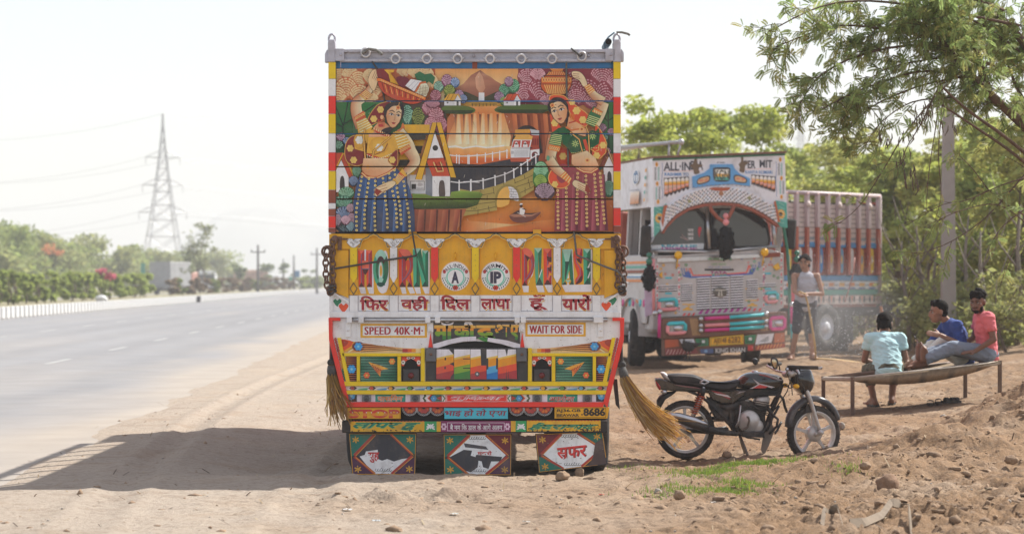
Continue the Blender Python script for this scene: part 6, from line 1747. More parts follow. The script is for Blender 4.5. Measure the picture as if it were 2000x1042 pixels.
# ---------------------------------------------------------------- chains
def chain(name,pts,pitch,par,m,wr=.009,wid=.026,label=None):
 b=MB();pts=[Vector(p)for p in pts]
 seg=[(pts[i+1]-pts[i]).length for i in range(len(pts)-1)];tot=sum(seg);n=max(2,int(tot/pitch))
 def at(d):
  for i,s_ in enumerate(seg):
   if d<=s_ or i==len(seg)-1:return pts[i].lerp(pts[i+1],d/s_),(pts[i+1]-pts[i]).normalized()
   d-=s_
 for k in range(n):
  c,t=at((k+.5)*tot/n);u=t.cross(Vector((0,1,0)))
  u=u.normalized()if u.length>1e-3 else Vector((1,0,0));w=t.cross(u)
  if k%2:u,w=w,u
  u=(u*cos(.5)+w*sin(.5))
  L=pitch*.72
  b.tube([c+t*(L*cos(a_))+u*(wid*sin(a_))for a_ in[i*2*pi/10 for i in range(11)]],wr,5,False)
 return b.build(name,m,par)
chain('chain',[(tx(652),-.05,tz(466)),(tx(650),-.05,tz(500)),(tx(651),-.05,tz(540)),(tx(652),-.05,tz(560)),(tx(645),-.05,tz(574))],.045,truck,M_rust)
chain('chain',[(tx(640),-.03,tz(486)),(tx(636.5),-.03,tz(505)),(tx(637),-.03,tz(540)),(tx(640),-.04,tz(560)),(tx(644),-.05,tz(573)),(tx(650),-.05,tz(565))],.045,truck,M_rust)
chain('chain',[(tx(1203),-.05,tz(462)),(tx(1207),-.05,tz(490)),(tx(1207),-.05,tz(530)),(tx(1206),-.05,tz(556)),(tx(1214),-.05,tz(570))],.045,truck,M_rust)
chain('chain',[(tx(1213),-.03,tz(484)),(tx(1216),-.03,tz(510)),(tx(1219),-.03,tz(540)),(tx(1217),-.04,tz(562)),(tx(1219),-.05,tz(573)),(tx(1210),-.05,tz(568))],.045,truck,M_rust)
for s_,u in((0,640),(1,1216)):
 b=MB();b.tube([(tx(u)+.045*cos(t),-.04,tz(491)+.045*sin(t))for t in[i*2*pi/14 for i in range(15)]],.010,6,False);b.build('chain_ring',M_rust,truck)
 b=MB();v=560;uu=650 if not s_ else 1214
 b.tube([(tx(uu-8),-.07,tz(v)),(tx(uu+6),-.075,tz(v-2)),(tx(uu+8),-.07,tz(v+8)),(tx(uu-4),-.075,tz(v+14)),(tx(uu-8),-.07,tz(v+6)),(tx(uu+4),-.08,tz(v+4))],.010,6);b.build('cord_knot',M_rope,truck)
# ---------------------------------------------------------------- ropes tied over the boards
TX0=truck.location.x
def rope(pts,r,label,m=M_rope):
 p3=[Vector((TX0+tx(u),TD+y,tz(v)))for u,v,y in pts]
 b=MB();fine=[]
 for i in range(len(p3)-1):
  for k in range(4):fine.append(p3[i].lerp(p3[i+1],k/4))
 fine.append(p3[-1]);b.tube(fine,r,6)
 return tag(b.build('rope',m),label,'rope','ropes lashed over the mural boards')
rope([(708,106,-.07),(720,97,-.06),(735,99,-.06),(748,108,-.065)],.012,'short frayed grey rope end knotted to the first ring of the top rail',mat('rope_grey',(.22,.21,.19),rough=.95,var=.3,scale=50,bump=.5))
rope([(727,121,-.04),(737,135,-.03),(746,170,-.03),(756,215,-.03),(765,262,-.03),(773,325,-.03),(786,372,-.03),(800,420,-.03),(806,456,-.045),(812,490,-.05),(814,499,-.06)],.0075,'dark rope hanging across the mural woman with the basket')
rope([(790,394,-.03),(783,391,-.04),(776,398,-.045),(781,403,-.05),(788,396,-.04)],.006,'small loop of rope knotted on the blue skirted woman')
rope([(814,499,-.055),(760,507,-.055),(700,517,-.055),(645,526,-.07)],.0085,'thin dark rope stretched across the letters HORN to the left chain')
rope([(1106,121,-.04),(1106,135,-.03),(1107,200,-.03),(1110,330,-.03),(1117,420,-.03),(1121,456,-.045),(1126,498,-.055)],.0085,'dark rope hanging straight over the mural woman with the pot',mat('rope_grey2',(.15,.145,.135),rough=.95,var=.3,scale=50,bump=.5))
rope([(1126,498,-.055),(1150,508,-.06),(1180,520,-.06),(1205,529,-.07),(1216,540,-.06),(1221,552,-.06)],.0085,'grey rope stretched from the letters PLEASE to the right chain',_mats['rope_grey2'])
rope([(1115,96,-.05),(1124,103,-.06),(1133,112,-.065),(1137,108,-.06)],.008,'short rope tail over the last ring of the top rail')
rope([(1204,64,-.02),(1214,64,-.03),(1226,67,-.03),(1230,70,-.03)],.010,'stiff frayed rope end sticking out from the right post cap',_mats['rope_grey'])
# ---------------------------------------------------------------- straw brooms hung on the corners
M_straw=mat('straw',None,rough=.75,attr=True,var=.1,trans=.25)
def broom(label,spine,w0,w1,n,seed,par=None,bind=(.16,.26)):
 rng=np.random.default_rng(seed);sp=[Vector(p)for p in spine]
 root=thing('straw_broom',label,'broom',sp[0])
 V,Fc,Cc=[],[],[]
 m=len(sp)
 for i in range(n):
  a=rng.random()*2*pi;r=rng.random()**.5
  Lq=.64+.33*rng.random();th=.0028*(.7+.7*rng.random());prev=None
  base=np.array([(.52,.30,.07),(.42,.22,.06),(.62,.42,.14),(.30,.15,.06),(.5,.36,.2)][rng.integers(5)])
  wob=rng.normal(size=2)*.4;cv_=rng.normal(size=3)*w1*.36
  for k in range(7):
   t=k/6*Lq;f=t*(m-1);j=min(m-2,int(f));p=sp[j].lerp(sp[j+1],f-j)
   w=(w0+(w1-w0)*t)*(.75+.25*cos(2*pi*max(0,.25-t)*3)if t<.25 else 1)
   q=p+Vector((cos(a+wob[0]*t),sin(a+wob[1]*t)*.8,sin(a*1.7)*.3))*(w*r)+Vector(cv_*t*t*(2.0 if rng.random()<.9 else 3))
   b0=len(V)
   V+=[(q.x-th,q.y,q.z)-np.array(sp[0]),(q.x+th,q.y-th,q.z+th*.5)-np.array(sp[0])];Cc+=[base*(.5+.5*t+.2*rng.random())]*2
   if k:Fc.append((b0-2,b0-1,b0+1,b0))
 o=np_obj('bristles',np.array(V),np.array(Fc),M_straw,root,col=np.array(Cc));tag(o,kind='stuff')
 b=MB();d0=sp[1]-sp[0]
 b.tube([d0*.05,d0*.5,d0*.9],[w0*.9,w0*1.1,w0*1.0],12);b.build('binding',M_rope,root)
 b=MB();b.tube([Vector((0,0,.22)),Vector((0,0,.08)),d0*.1],[.010,.012,.02],6);b.sph((0,0,.02),(.04,.035,.035),8,6);b.build('tie_cord',M_under,root)
 return root
W3=lambda u,v,y:(TX0+tx(u),TD+y,tz(v))
broom('dry straw broom tied to the lower left corner of the painted truck',[W3(648,712,0),W3(649,735,.0),W3(656,765,.0),W3(664,790,-.01),W3(673,815,-.01)],.040,.075,420,5)
broom('golden straw broom blown sideways from the lower right corner of the painted truck',[W3(1214,716,-.02),W3(1221,742,-.05),W3(1245,782,-.08),W3(1280,822,-.10),W3(1318,848,-.10)],.036,.080,900,6)
# ---------------------------------------------------------------- white decorated truck facing the camera
BD,BS,BU_,BV=43.0,F/43.0,1408.0,722.0
ROLL=rad(-3.3)
Bz0=CH+(HY-BV)/F*BD
truck2=thing('decorated_truck','white ornate truck facing the camera with arched crown board and many painted ornaments','truck',((BU_-1000)/F*BD,BD,Bz0),(0,-ROLL,rad(13)))
cr_,sr_=cos(ROLL),sin(ROLL)
KX=1/cos(rad(13))
def bx(u,v):
 dx,dz=(u-BU_)/BS,(BV-v)/BS
 return((dx*cr_+dz*sr_)*KX,-dx*sr_+dz*cr_)
def bpoly(b,pts,y0,y1,bev=0.0):
 if isinstance(pts,str):pts=[tuple(float(q)for q in w.split(','))for w in pts.split()]
 b.prism([bx(u,v)for u,v in pts],y0,y1,'xz',bev);return b
def bpart(name,pts,y0,y1,m,par=None,bev=.004):
 b=MB();bpoly(b,pts,y0,y1,bev);return b.build(name,m,par or truck2)
def bline(b,pts,y,r,n=6):
 b.tube([(bx(*p)[0],y,bx(*p)[1])for p in pts],r,n);return b
class BArt(Art):
 def put(s,name,y,par=None,m=None):
  o=s.build(name,par or truck2,BS,y,BU_,BV,m or M_art,roll=ROLL)
  for v in o.data.vertices:v.co.x*=KX
  return o
def K(a):return a.frame(1200,280,5.211)
def L2(a):return a.frame(1200,460,3.722)
def kp(s):return[(1200+float(w.split(',')[0])/5.211,280+float(w.split(',')[1])/5.211)for w in s.split()]
def lq(s):return[(1200+float(w.split(',')[0])/3.722,460+float(w.split(',')[1])/3.722)for w in s.split()]
M_bwhite=mat('crown_white','#d2d1d6',rough=.5,var=.08,dirt=.55,dscale=5,dirtcol=(.30,.26,.22))
M_cab=mat('cab_white','#b4b0ae',rough=.5,var=.12,dirt=.65,dscale=4,dirtcol=(.30,.25,.20))
M_brownw=mat('brown_board','#6b4a3a',rough=.7,var=.2,dirt=.4)
M_teal=mat('teal_paint','#4f9a8c',rough=.5);M_pink=mat('pink_paint','#c2327c',rough=.5);M_orange=mat('orange_paint','#d07a34',rough=.5)
M_turq=mat('turquoise_paint','#3fb4bc',rough=.5);M_salmon=mat('salmon_paint','#d98a8c',rough=.5);M_sky=mat('sky_blue_paint','#5a94c4',rough=.5)
M_amber=mat('amber_lens','#f0a818',rough=.25,var=.05);M_lens=mat('headlamp_glass',(.34,.35,.36),rough=.12,metal=.4,var=.25,scale=30)
M_glass=mat('windscreen_glass',(.035,.04,.048),rough=.08,var=.15,scale=2,coat=.6)
M_cloth=mat('black_wool',(.012,.012,.013),rough=1,var=.3,bump=.8,bscale=40)
M_greenb=mat('green_tube','#2f6a55',rough=.5,var=.1)
cb=kp('330,165 1695,92 1712,600 1625,800 1560,690 1440,610 1300,560 1180,520 1030,505 880,530 700,580 560,650 440,760 400,900 345,960 345,650')
crown=bpart('crown_board',cb,-.30,-.12,M_bwhite)
b=MB();p0,p1=bx(*kp('332,168')[0]),bx(*kp('1700,95')[0])
q0,q1=bx(*kp('345,655')[0]),bx(*kp('1712,600')[0])
b.loft([[(p0[0],-.12,p0[1]),(p1[0],-.12,p1[1]),(q1[0],-.12,q1[1]),(q0[0],-.12,q0[1])],[(p0[0],2.1,p0[1]),(p1[0],2.1,p1[1]),(q1[0],2.1,q1[1]),(q0[0],2.1,q0[1])]],smooth=False)
cbox=b.build('crown_box',M_bwhite,truck2)
bpart('crown_lip',kp('325,150 1705,80 1700,100 330,172'),-.36,2.1,M_brownw,crown)
bpart('crown_stripe',kp('330,174 1698,102 1698,122 330,194'),-.312,-.3005,M_greenb,crown)
bpart('arch_band',kp('420,905 470,830 560,735 700,650 860,610 1030,600 1200,610 1340,650 1470,715 1610,810 1640,770 1560,650 1430,560 1260,480 1050,440 860,460 680,510 540,600 440,690 400,820'),-.345,-.3005,M_bwhite,crown,.01)
bpart('arch_trim',kp('420,912 470,838 560,742 700,658 860,618 1030,606 1200,618 1340,658 1470,722 1610,818 1640,850 1610,850 1470,758 1340,690 1200,648 1030,636 860,650 700,690 560,775 470,870 440,925'),-.36,-.25,M_brown,crown,.006)
sign=bpart('name_sign',kp('735,350 860,310 915,265 920,225 1150,220 1175,270 1230,320 1330,360 1330,440 1160,420 1040,428 900,440 740,465'),-.33,-.3005,M_sky,crown,.006)
for s_,q in(('735',kp('345,960 345,660 440,650 470,620 470,680 430,790 400,900')),('x',kp('1560,700 1600,580 1712,600 1720,860 1640,850 1610,800'))):
 bpart('corner_panel',q,-.318,-.3005,M_teal,crown,.004)
ca=BArt();K(ca)
ca.text('ALL·IN',445,205,720,292,'#3b3f4a',bold=.03,tilt=-6);ca.text('DIA',722,190,850,280,'#3b3f4a',bold=.03);ca.text('PER',1270,180,1392,260,'#3b3f4a',bold=.03);ca.text('MIT',1432,172,1566,250,'#3b3f4a',bold=.03)
for x0,x1,y in((450,850,300),(1280,1560,270)):
 ca.line([(x0,y),(x1,y-12)],4,'#e6b0a8')
ca.text('KASHMIR TO',455,312,702,345,'#3f78b0',bold=.03);ca.text('KANYA KUMARI',1285,280,1566,314,'#3f78b0',bold=.03)
for x0,x1,ya,yb,sgn in((450,704,365,490,1),(1348,1595,322,440,-1)):
 n=6;w=(x1-x0)/n
 for k in range(n):
  lo_=(yb+60-15*k)if sgn>0 else(yb-15+13*k)
  xa=x0+w*k;yt=ya+(-3*k if sgn>0 else 3*k)
  ca.poly([(xa-2,yt),(xa+w+2,yt),(xa+w+2,lo_-8),(xa+w*.6,lo_+10),(xa+w*.3,lo_-10),(xa,lo_+4)],'#3a3236')
  ca.poly([(xa+3,yt+18),(xa+w*.5,yt+4),(xa+w-3,yt+18),(xa+w-3,lo_-28),(xa+3,lo_-22)],['#e6dfdb','#efe9e6','#e6dfdb','#c4703a','#c4703a'])
  ca.rect(xa+3,yt+42,xa+w-3,yt+60,'#e3b04c');ca.rect(xa+3,yt+60,xa+w-3,yt+78,'#d98a34');ca.line([(xa+3,lo_-44),(xa+w-3,lo_-50)],12,'#dca0a0')
for x,y in((375,232),(380,425),(388,605),(1648,165),(1660,355),(1660,545)):ca.ell(x,y,15,24,'#d99a3c',n=10);ca.ell(x,y,5,9,'#7c4a2a',n=8)
for x,y0,y1,c in((362,265,395,'#3c4a44'),(393,262,395,'#4fa394'),(372,460,590,'#4fa394'),(402,455,590,'#3c4a44'),(1634,205,330,'#3c4a44'),(1662,205,330,'#4fa394'),(1648,385,520,'#4fa394'),(1680,385,520,'#3c4a44')):
 for k in range(10):ca.line([(x-9,y0+(y1-y0)*k/10+4),(x+9,y0+(y1-y0)*k/10)],7,c)
for x in(430,1605):ca.line([(x+5*sin(k),215+40*k-(30 if x>1000 else 0))for k in range(10)],5,'#4a6aa0')
ca.text('KGN',990,195,1075,212,'#55585c',bold=.02,shear=.3)
ca.blob('715,240 745,215 770,150 790,150 790,215 850,235 800,260 815,310 760,325 745,270','#6b5844',3);ca.blob('1215,220 1240,190 1240,140 1265,140 1268,190 1330,195 1285,230 1275,300 1225,290 1228,245','#6b5844',3)
ca.put('crown_lettering',-.3005,crown)
ca=BArt();K(ca)
ca.blob('945,300 955,258 1030,252 1115,256 1125,300 1122,370 1090,395 1000,398 955,380','#34363a',3)
ca.poly('962,275 1112,272 1112,375 962,382','#d9d6cf');ca.rect(962,318,1112,348,'#d9a84c');ca.rect(962,348,1112,380,'#4fa090');ca.text('KGN',964,278,1110,376,'#3a4440',bold=.02)
for pts in('778,405 800,365 870,340 912,340 915,385 880,410 800,430','1160,370 1165,330 1220,330 1290,365 1295,400 1260,412 1180,400'):
 ca.blob(pts,'#3a3a3e',3)
ca.blob('788,402 805,375 870,352 902,352 902,382 875,400 805,418','#c9a47c',3);ca.blob('1172,368 1176,342 1220,342 1280,370 1283,392 1258,400 1185,390','#c9a47c',3);ca.text('जय माँ',800,366,892,402,'#c25a4a',bold=.02,tilt=-8);ca.text('जय श्री',1182,348,1272,388,'#c25a4a',bold=.02,tilt=8)
for k in range(14):
 t=k/13;x=750+570*t;ca.ell(x,440-22*sin(pi*t)+(8 if t>.5 else 12),5,5,'#7c4a34',n=6)
ca.put('sign_lettering',-.33,sign)
ca=BArt();K(ca);rr=random.Random(3)
def arch_y(x,off):
 return 600+off+((x-1035)/600)**2*215
for row in range(7):
 for k in range(30):
  x=455+k*39+(row%2)*18;y=arch_y(x,-22-22*row*(1-.25*abs(x-1035)/600))
  if y<430:continue
  ca.ell(x,y,13,13,rr.choice(['#b99a94','#9fb4cf','#a88f9f','#8fa5bd','#c9b49a']),'#e9e4e2',n=8);ca.poly([(x-20,y+11),(x-12,y+1),(x-4,y+12),(x-12,y+22)],'#26262c')
ca.poly('900,470 940,455 1120,455 1110,480 1050,492 960,490','#a3502f');ca.ell(1025,515,24,25,'#9a6a48',n=12);ca.ell(700,598,18,20,'#8a8a60',n=10);ca.ell(1318,560,18,20,'#8a8a60',n=10)
ca.poly('430,860 460,690 480,640 440,640 410,800','#a85a38');ca.poly('1570,600 1590,680 1610,800 1640,800 1590,580','#a85a38')
for k in range(28):
 x=480+k*40;ca.poly([(x,arch_y(x,14)-10),(x+11,arch_y(x,14)),(x,arch_y(x,14)+10),(x-11,arch_y(x,14))],'#1f2024')
ca.put('arch_mosaic',-.345,crown)
ca=BArt();K(ca)
for cx,cy_ in((400,770),(1648,720)):
 for k in range(10):ca.ell(cx+30*cos(k*.628),cy_+34*sin(k*.628),17,17,'#d9a244',n=8)
 ca.ell(cx,cy_,20,22,'#4a3426',n=10)
for x0 in(360,1625):
 for k in range(6):ca.line([(x0+5,660+40*k-(60 if x0>1000 else 0)),(x0+60,690+36*k-(60 if x0>1000 else 0))],4,'#a8d0c2')
ca.put('corner_flower',-.318,crown)
b=MB();x_=bx(*kp('338,160')[0])[0]-.004
fa=Art()
fl=bx(*kp('335,400')[0])
sa=Art()
for t,z0_,z1_ in(('',0,0),):pass
ft=Art();ft.ell(.62,.52,.17,.22,'#dfe0e4',n=18);ft.ell(.62,.52,.12,.20,'#3f6a94',n=20);ft.ell(.62,.52,.085,.155,'#dfe0e4',n=18);ft.rect(.60,.36,.645,.70,'#3f6a94');ft.rect(.53,.40,.72,.45,'#3f6a94')
for k in range(6):
 ft.rect(.42+.07*k,.95,.485+.07*k,1.32,'#e0d4c6','#c47a38');ft.poly([(.42+.07*k,1.32),(.485+.07*k,1.32),(.45+.07*k,1.40)],'#3a3236')
ft.line([(.40,.90),(.86,.90)],.02,'#8a8a90');ft.line([(.10,.25),(.10,1.35)],.012,'#b9a48c')
for k in range(5):ft.ell(.16,.35+.22*k,.04,.06,('#d99a3c','#4fa394')[k%2],n=8)
o=ft.build('flank_lettering',cbox,1.0,0,0,0,M_art,step=.0006)
zt=bx(*kp('335,160')[0])[1];zb_=bx(*kp('345,655')[0])[1]
for v in o.data.vertices:
 x,y,z=v.co;v.co=(bx(*kp('336,300')[0])[0]-.012+y*1.0-z*0,-.10+x*1.35,zt+z*(zt-zb_)/1.45)
for p_ in o.data.polygons:p_.flip()
fz=lambda v:bx(1405,v)[1]
xl,xr=bx(1272,560)[0],bx(1530,560)[0]
b=MB();zlow,zhi=fz(655),fz(372)
b.box(((xl+xr)/2,1.0,(zlow+fz(505))/2),(xr-xl-.04,1.9,fz(505)-zlow),bev=.05)
cab=b.build('cab',M_cab,truck2)
b=MB();b.box(((xl+xr)/2,1.93,(fz(505)+zhi)/2),(xr-xl-.1,.06,zhi-fz(505)));
for x in(xl+.06,xr-.06):
 for yy in(.12,1.05,1.9):b.box((x,yy,(fz(505)+zhi)/2),(.07,.08,zhi-fz(505)))
b.box(((xl+xr)/2,1.0,zhi),(xr-xl,1.9,.05))
b.build('cab_frame',M_cab,truck2)
b=MB();b.box(((xl+xr)/2,1.2,fz(505)+.12),(xr-xl-.3,.9,.25),bev=.05);b.box(((xl+xr)/2,1.55,fz(470)),(xr-xl-.3,.2,.7),bev=.05);b.build('cab_seat',M_under,truck2)
for gl in(lq('250,95 262,40 300,-60 420,-160 600,-190 665,-150 668,60 650,105'),lq('700,-190 900,-195 1060,-150 1120,-90 1145,30 1130,72 820,82 705,85')):
 bpart('windscreen',gl,.045,.055,M_glass)
wl2=MB();bline(wl2,lq('250,98 262,40 300,-60 420,-160 600,-190 665,-150 668,60 650,108 250,108'),.03,.020);bline(wl2,lq('700,-190 900,-195 1060,-150 1120,-90 1145,30 1130,76 820,86 702,88 700,-190'),.03,.020)
wl2.build('window_seal',M_rubber,truck2)
pm_=MB();bline(pm_,lq('672,-200 690,95'),.015,.035);bline(pm_,lq('1160,-110 1190,90'),.015,.035);bline(pm_,lq('245,112 690,118 1195,75'),.01,.03);bline(pm_,lq('300,-40 255,60 240,110'),.015,.03);pm_.build('window_frame',M_chrome,truck2)
ga=BArt();L2(ga)
ga.poly('262,72 655,55 652,98 270,108','#ccd6e0');ga.text('NIGAHE',342,66,606,104,'#3f9ab0',bold=.05,bands=[(0,'#3f9ab0'),(.5,'#b0609a')])
for k in range(3):ga.text('जय',535+0*k,-48+30*k,578,-28+30*k,'#d9dadd',bold=.03)
ga.blob('612,-50 622,-65 638,-55 630,-25 622,10 614,-10','#c23a44',3);ga.line('480,10 530,30',3,'#c0a0a0');ga.line('490,-10 540,40',3,'#c0a0a0')
ga.put('windscreen_sticker',.043)
bpart('sun_blind',lq('700,-110 1060,55 1055,78 705,80'),.07,.08,mat('blind_grey','#8d93a0',rough=.6))
bpart('sun_blind',lq('300,75 640,-120 662,-60 662,70'),.07,.08,mat('blind_grey','#8d93a0'))
front=bpart('front_panel',lq('290,150 1150,98 1240,130 1240,520 1180,552 480,585 300,590'),-.03,.05,M_cab)
bpart('upper_rail',lq('300,165 1060,130 1062,158 300,198'),-.06,-.0305,M_chrome,front)
for q,m in((lq('300,165 450,152 448,190 305,200'),M_brown),(lq('1085,128 1212,118 1212,150 1090,160'),M_brown)):bpart('side_plate',q,-.045,-.0305,m,front)
for u0,u1,v0,v1,n in((592,688,305,540,13),(700,830,298,535,13),(842,936,290,530,13),(478,560,350,475,8),(962,1045,318,450,8),(312,450,360,408,3),(1060,1180,345,375,2)):
 rc=MB();sl=MB()
 bpoly(rc,lq(f'{u0},{v0} {u1},{v0-5} {u1},{v1-5} {u0},{v1}'),-.033,-.0305);o_=rc.build('grille_recess',M_dark,front)
 for k in range(n):
  v=v0+(v1-v0)*k/n;h=(v1-v0)/n*.55
  bpoly(sl,lq(f'{u0},{v} {u1},{v-5} {u1},{v-5+h} {u0},{v+h}'),-.046,-.034)
 tag(sl.build('grille_slats',M_bwhite,front),kind='stuff')
b=MB();c_=bx(*lq('762,408')[0]);b.lathe((c_[0],-.045,c_[1]),(0,-1,0),[(.13,0),(.128,.02),(.10,.024),(0,.024)],24)
for v in b.v:v.z=c_[1]+(v.z-c_[1])*.70
em=b.build('emblem',mat('emblem_steel','#77736c',rough=.4,metal=.5),front)
ea=BArt();L2(ea);ea.ell(762,408,44,30,'#5a564f',n=18);ea.poly('722,392 802,390 800,398 772,398 778,436 766,440 766,398 756,398 756,440 744,436 752,398 724,400','#bdb8ad');ea.put('emblem_mark',-.07,em)
fa=BArt();L2(fa)
fa.line('545,235 565,288 700,285 960,268 985,215',9,'#d9584a');fa.line('490,290 540,302 700,298 1010,275',12,'#3f62a8')
for i in range(4):
 for j in range(4):
  fa.rect(476+18*i+3*j,238+13*j,486+18*i+3*j,246+13*j,'#3f62a8' if i<2 else '#d9584a');fa.rect(970+18*i-3*j,212+14*j,980+18*i-3*j,220+14*j,'#3f62a8' if i>1 else '#d9584a')
fa.poly('500,262 540,262 555,300 515,305','#3f62a8');fa.poly('990,240 1025,235 1010,275 975,278','#3f62a8')
fa.rect(650,240,866,254,'#232428');fa.text('जय श्री श्याम',674,220,842,240,'#6f7fb0');fa.text('TATA',692,258,818,276,'#8a2a6a',bold=.05);fa.text('खाटू',700,278,828,300,'#3f9a8a',bold=.04);fa.text('जय माता',700,202,810,216,'#4f9a4a')
fa.put('front_lettering',-.031,front)
fa=BArt();L2(fa);fa.text('मेरे साई तुम्हारा',668,158,846,182,'#3f8a4a',bold=.02,tilt=-4);fa.put('rail_lettering',-.0605,front)
fa=BArt();L2(fa)
for x,y in((300,325),(330,290)):pass
fa.rect(480,410,565,420,'#dba63a');fa.rect(952,380,1085,389,'#dba63a');fa.rect(487,494,578,502,'#dba63a');fa.rect(952,466,1046,474,'#dba63a')
for cx,cy_ in((525,530),(1005,502)):fa.poly([(cx-40,cy_+12),(cx-34,cy_),(cx-18,cy_-2),(cx-10,cy_-14),(cx+10,cy_-14),(cx+18,cy_-2),(cx+36,cy_),(cx+40,cy_+10)],'#dba63a')
for k in range(8):fa.poly([(600+46*k,570-3*k),(625+46*k,568-3*k),(645+46*k,538-3*k),(622+46*k,540-3*k)],'#a8388a')
for k in range(3):fa.poly([(485+34*k,580),(503+34*k,579),(515+34*k,560),(498+34*k,561)],'#d9483c');fa.poly([(965+40*k,548),(985+40*k,547),(998+40*k,526),(978+40*k,527)],'#d9483c')
for x0 in(300,1095):
 for k in range(3):fa.rect(x0+60*(x0<1000),300-(34 if x0>1000 else 0)+112*k,x0+60*(x0<1000)+50,314-(34 if x0>1000 else 0)+112*k,'#4fb4c4')
for x,y0 in((462,190),(1090,165),(302,200),(1222,150)):
 fa.rect(x-7,y0,x+7,y0+370,'#d9d6d6')
 for k in range(7):fa.ell(x,y0+26+52*k,6,14,'#c9606a',n=8);fa.rect(x-5,y0+44+52*k,x+5,y0+52+52*k,'#55585c')
for k in range(95):
 x,y=rr.uniform(305,1225),rr.uniform(175,545)
 if 560<x<960 and y>190:continue
 c_=rr.choice(['#c2565a','#3f9a8a','#4a6ab0','#d9a03a','#2f7a50','#8a3a7a']);r_=rr.uniform(4,8)
 for j in range(5):fa.ell(x+r_*cos(j*1.257),y-(x-760)*.055+r_*sin(j*1.257),r_*.62,r_*.62,c_,n=6)
 fa.ell(x,y-(x-760)*.055,r_*.45,r_*.45,'#e9d9a0',n=6)
fa.put('trim_paint',-.0315,front)
def lamp(u0,v0,u1,v1,rims,y,par):
 pts=lq(f'{u0},{v0+12} {u0+12},{v0} {u1-12},{v0-4} {u1},{v0+8} {u1},{v1-16} {u1-12},{v1-4} {u0+12},{v1} {u0},{v1-12}')
 b=MB();cx=sum(p[0]for p in pts)/8;cy2=sum(p[1]for p in pts)/8
 bpoly(b,pts,y-.02,y,.01);l_=b.build('headlamp',M_lens,par)
 for k,m in enumerate(rims):
  b=MB();n=len(pts);a_,z_=k*n//len(rims),(k+1)*n//len(rims)
  seq=[pts[i%n]for i in range(a_,z_+1)]
  bline(b,[(cx+(p[0]-cx)*1.12,cy2+(p[1]-cy2)*1.15)for p in seq],y-.02,.035,8);b.build('lamp_rim',m,l_)
 b=MB();c_=bx(cx,cy2);b.sph((c_[0]+.03,y-.02,c_[1]),(.09,.03,.06),10,6);b.build('reflector',M_chrome,l_)
lamp(318,470,432,532,[M_turq,M_salmon],-.045,front);lamp(1108,420,1180,478,[M_turq,M_salmon],-.045,front)
for q in('448,118','1085,95'):
 c_=bx(*lq(q)[0]);c2=bx(*lq(q)[0]);b=MB();b.sph((c_[0],-.12,c_[1]-.06),(.075,.04,.075),14,8);b.tube([(c_[0],-.1,c_[1]-.12),(c_[0],-.04,c_[1]-.30)],.012,6)
 b.build('cab_marker',M_amber,truck2)
for q in('312,285 336,262 336,310','1155,225 1195,195 1210,240 1180,250'):bpart('indicator',lq(q),-.07,-.031,M_amber,front)
bump_=bpart('bumper',lq('310,600 1235,548 1235,690 1040,705 900,712 640,735 310,745'),-.26,-.06,M_brownw,None,.012)
for k,(y0,y1)in enumerate(((600,570),(650,622),(685,660))):
 b=MB();bline(b,lq(f'620,{y0} 800,{y0-9}'),-.275,.032,8);b.build('bumper_tube',M_pink if k!=1 else M_salmon,bump_)
 b=MB();bline(b,lq(f'802,{y0-9} 1060,{y1}'),-.275,.032,8);b.build('bumper_tube',M_turq,bump_)
 for x,yy in((590,y0+2),(1072,y1-2)):
  c_=bx(*lq(f'{x},{yy}')[0]);b=MB();b.sph((c_[0],-.29,c_[1]),.045,10,6);b.build('tube_knob',M_chrome,bump_)
lamp(355,640,470,702,[M_turq,M_salmon],-.262,bump_);lamp(1110,602,1205,672,[M_pink],-.262,bump_)
ga=BArt();L2(ga)
for k in range(6):ga.line([(515+10*k,600),(535+10*k,720)],4,'#c9a06a');ga.line([(1055+9*k,590),(1040+9*k,690)],4,'#c9a06a')
ga.put('bumper_paint',-.262,bump_)
low2=bpart('lower_apron',lq('330,745 640,738 1040,705 1225,690 1225,812 1000,835 690,852 330,868'),-.22,-.05,M_brownw,None,.008)
npl=bpart('number_plate',lq('662,735 912,715 912,785 662,800'),-.24,-.221,M_yellow,low2)
na=BArt();L2(na);na.text('AJ0148',690,738,785,788,'#6a4a1a',bold=.03,tilt=-4);na.text('6282',796,730,890,776,'#6a4a1a',bold=.03,tilt=-4);na.line('670,742 904,722 904,778 670,794',3,'#5f8a4a',True);na.put('plate_lettering',-.24,npl)
ga=BArt();L2(ga)
ga.poly('335,750 430,748 440,800 335,810','#b8552f');ga.poly('440,750 545,745 565,800 520,825 470,800','#d5d5da');ga.poly('555,745 655,740 655,795 575,800','#2f7a50');ga.poly('920,725 1010,715 990,780 925,785','#2f7a50');ga.poly('1015,715 1140,708 1120,775 1060,780 1000,790','#d5d5da');ga.poly('1145,708 1220,702 1220,770 1140,778','#b8663a')
for k in range(5):ga.rect(585+2*k,752+9*k,640,756+9*k,'#17302a');ga.rect(930,735+9*k,985,739+9*k,'#17302a');ga.line([(450+10*k,760),(530,762+8*k)],3,'#55585c');ga.line([(1030+10*k,770),(1100,728+8*k)],3,'#55585c')
ga.rect(605,755,628,775,'#cfd2d0');ga.rect(952,738,975,758,'#cfd2d0')
ga.poly('335,815 560,812 580,850 340,862','#8a4440');ga.poly('1000,800 1220,780 1222,808 1005,830','#a04a34');ga.poly('590,820 690,815 690,850 600,852','#4a5a80');ga.poly('690,815 945,800 945,838 690,850','#3a332f');ga.text('KING KHAN',706,812,925,846,'#c9c4be',bold=.02,tilt=-6);ga.ell(635,835,14,12,'#7fa0c4',n=9);ga.rect(945,795,985,832,'#b83a34')
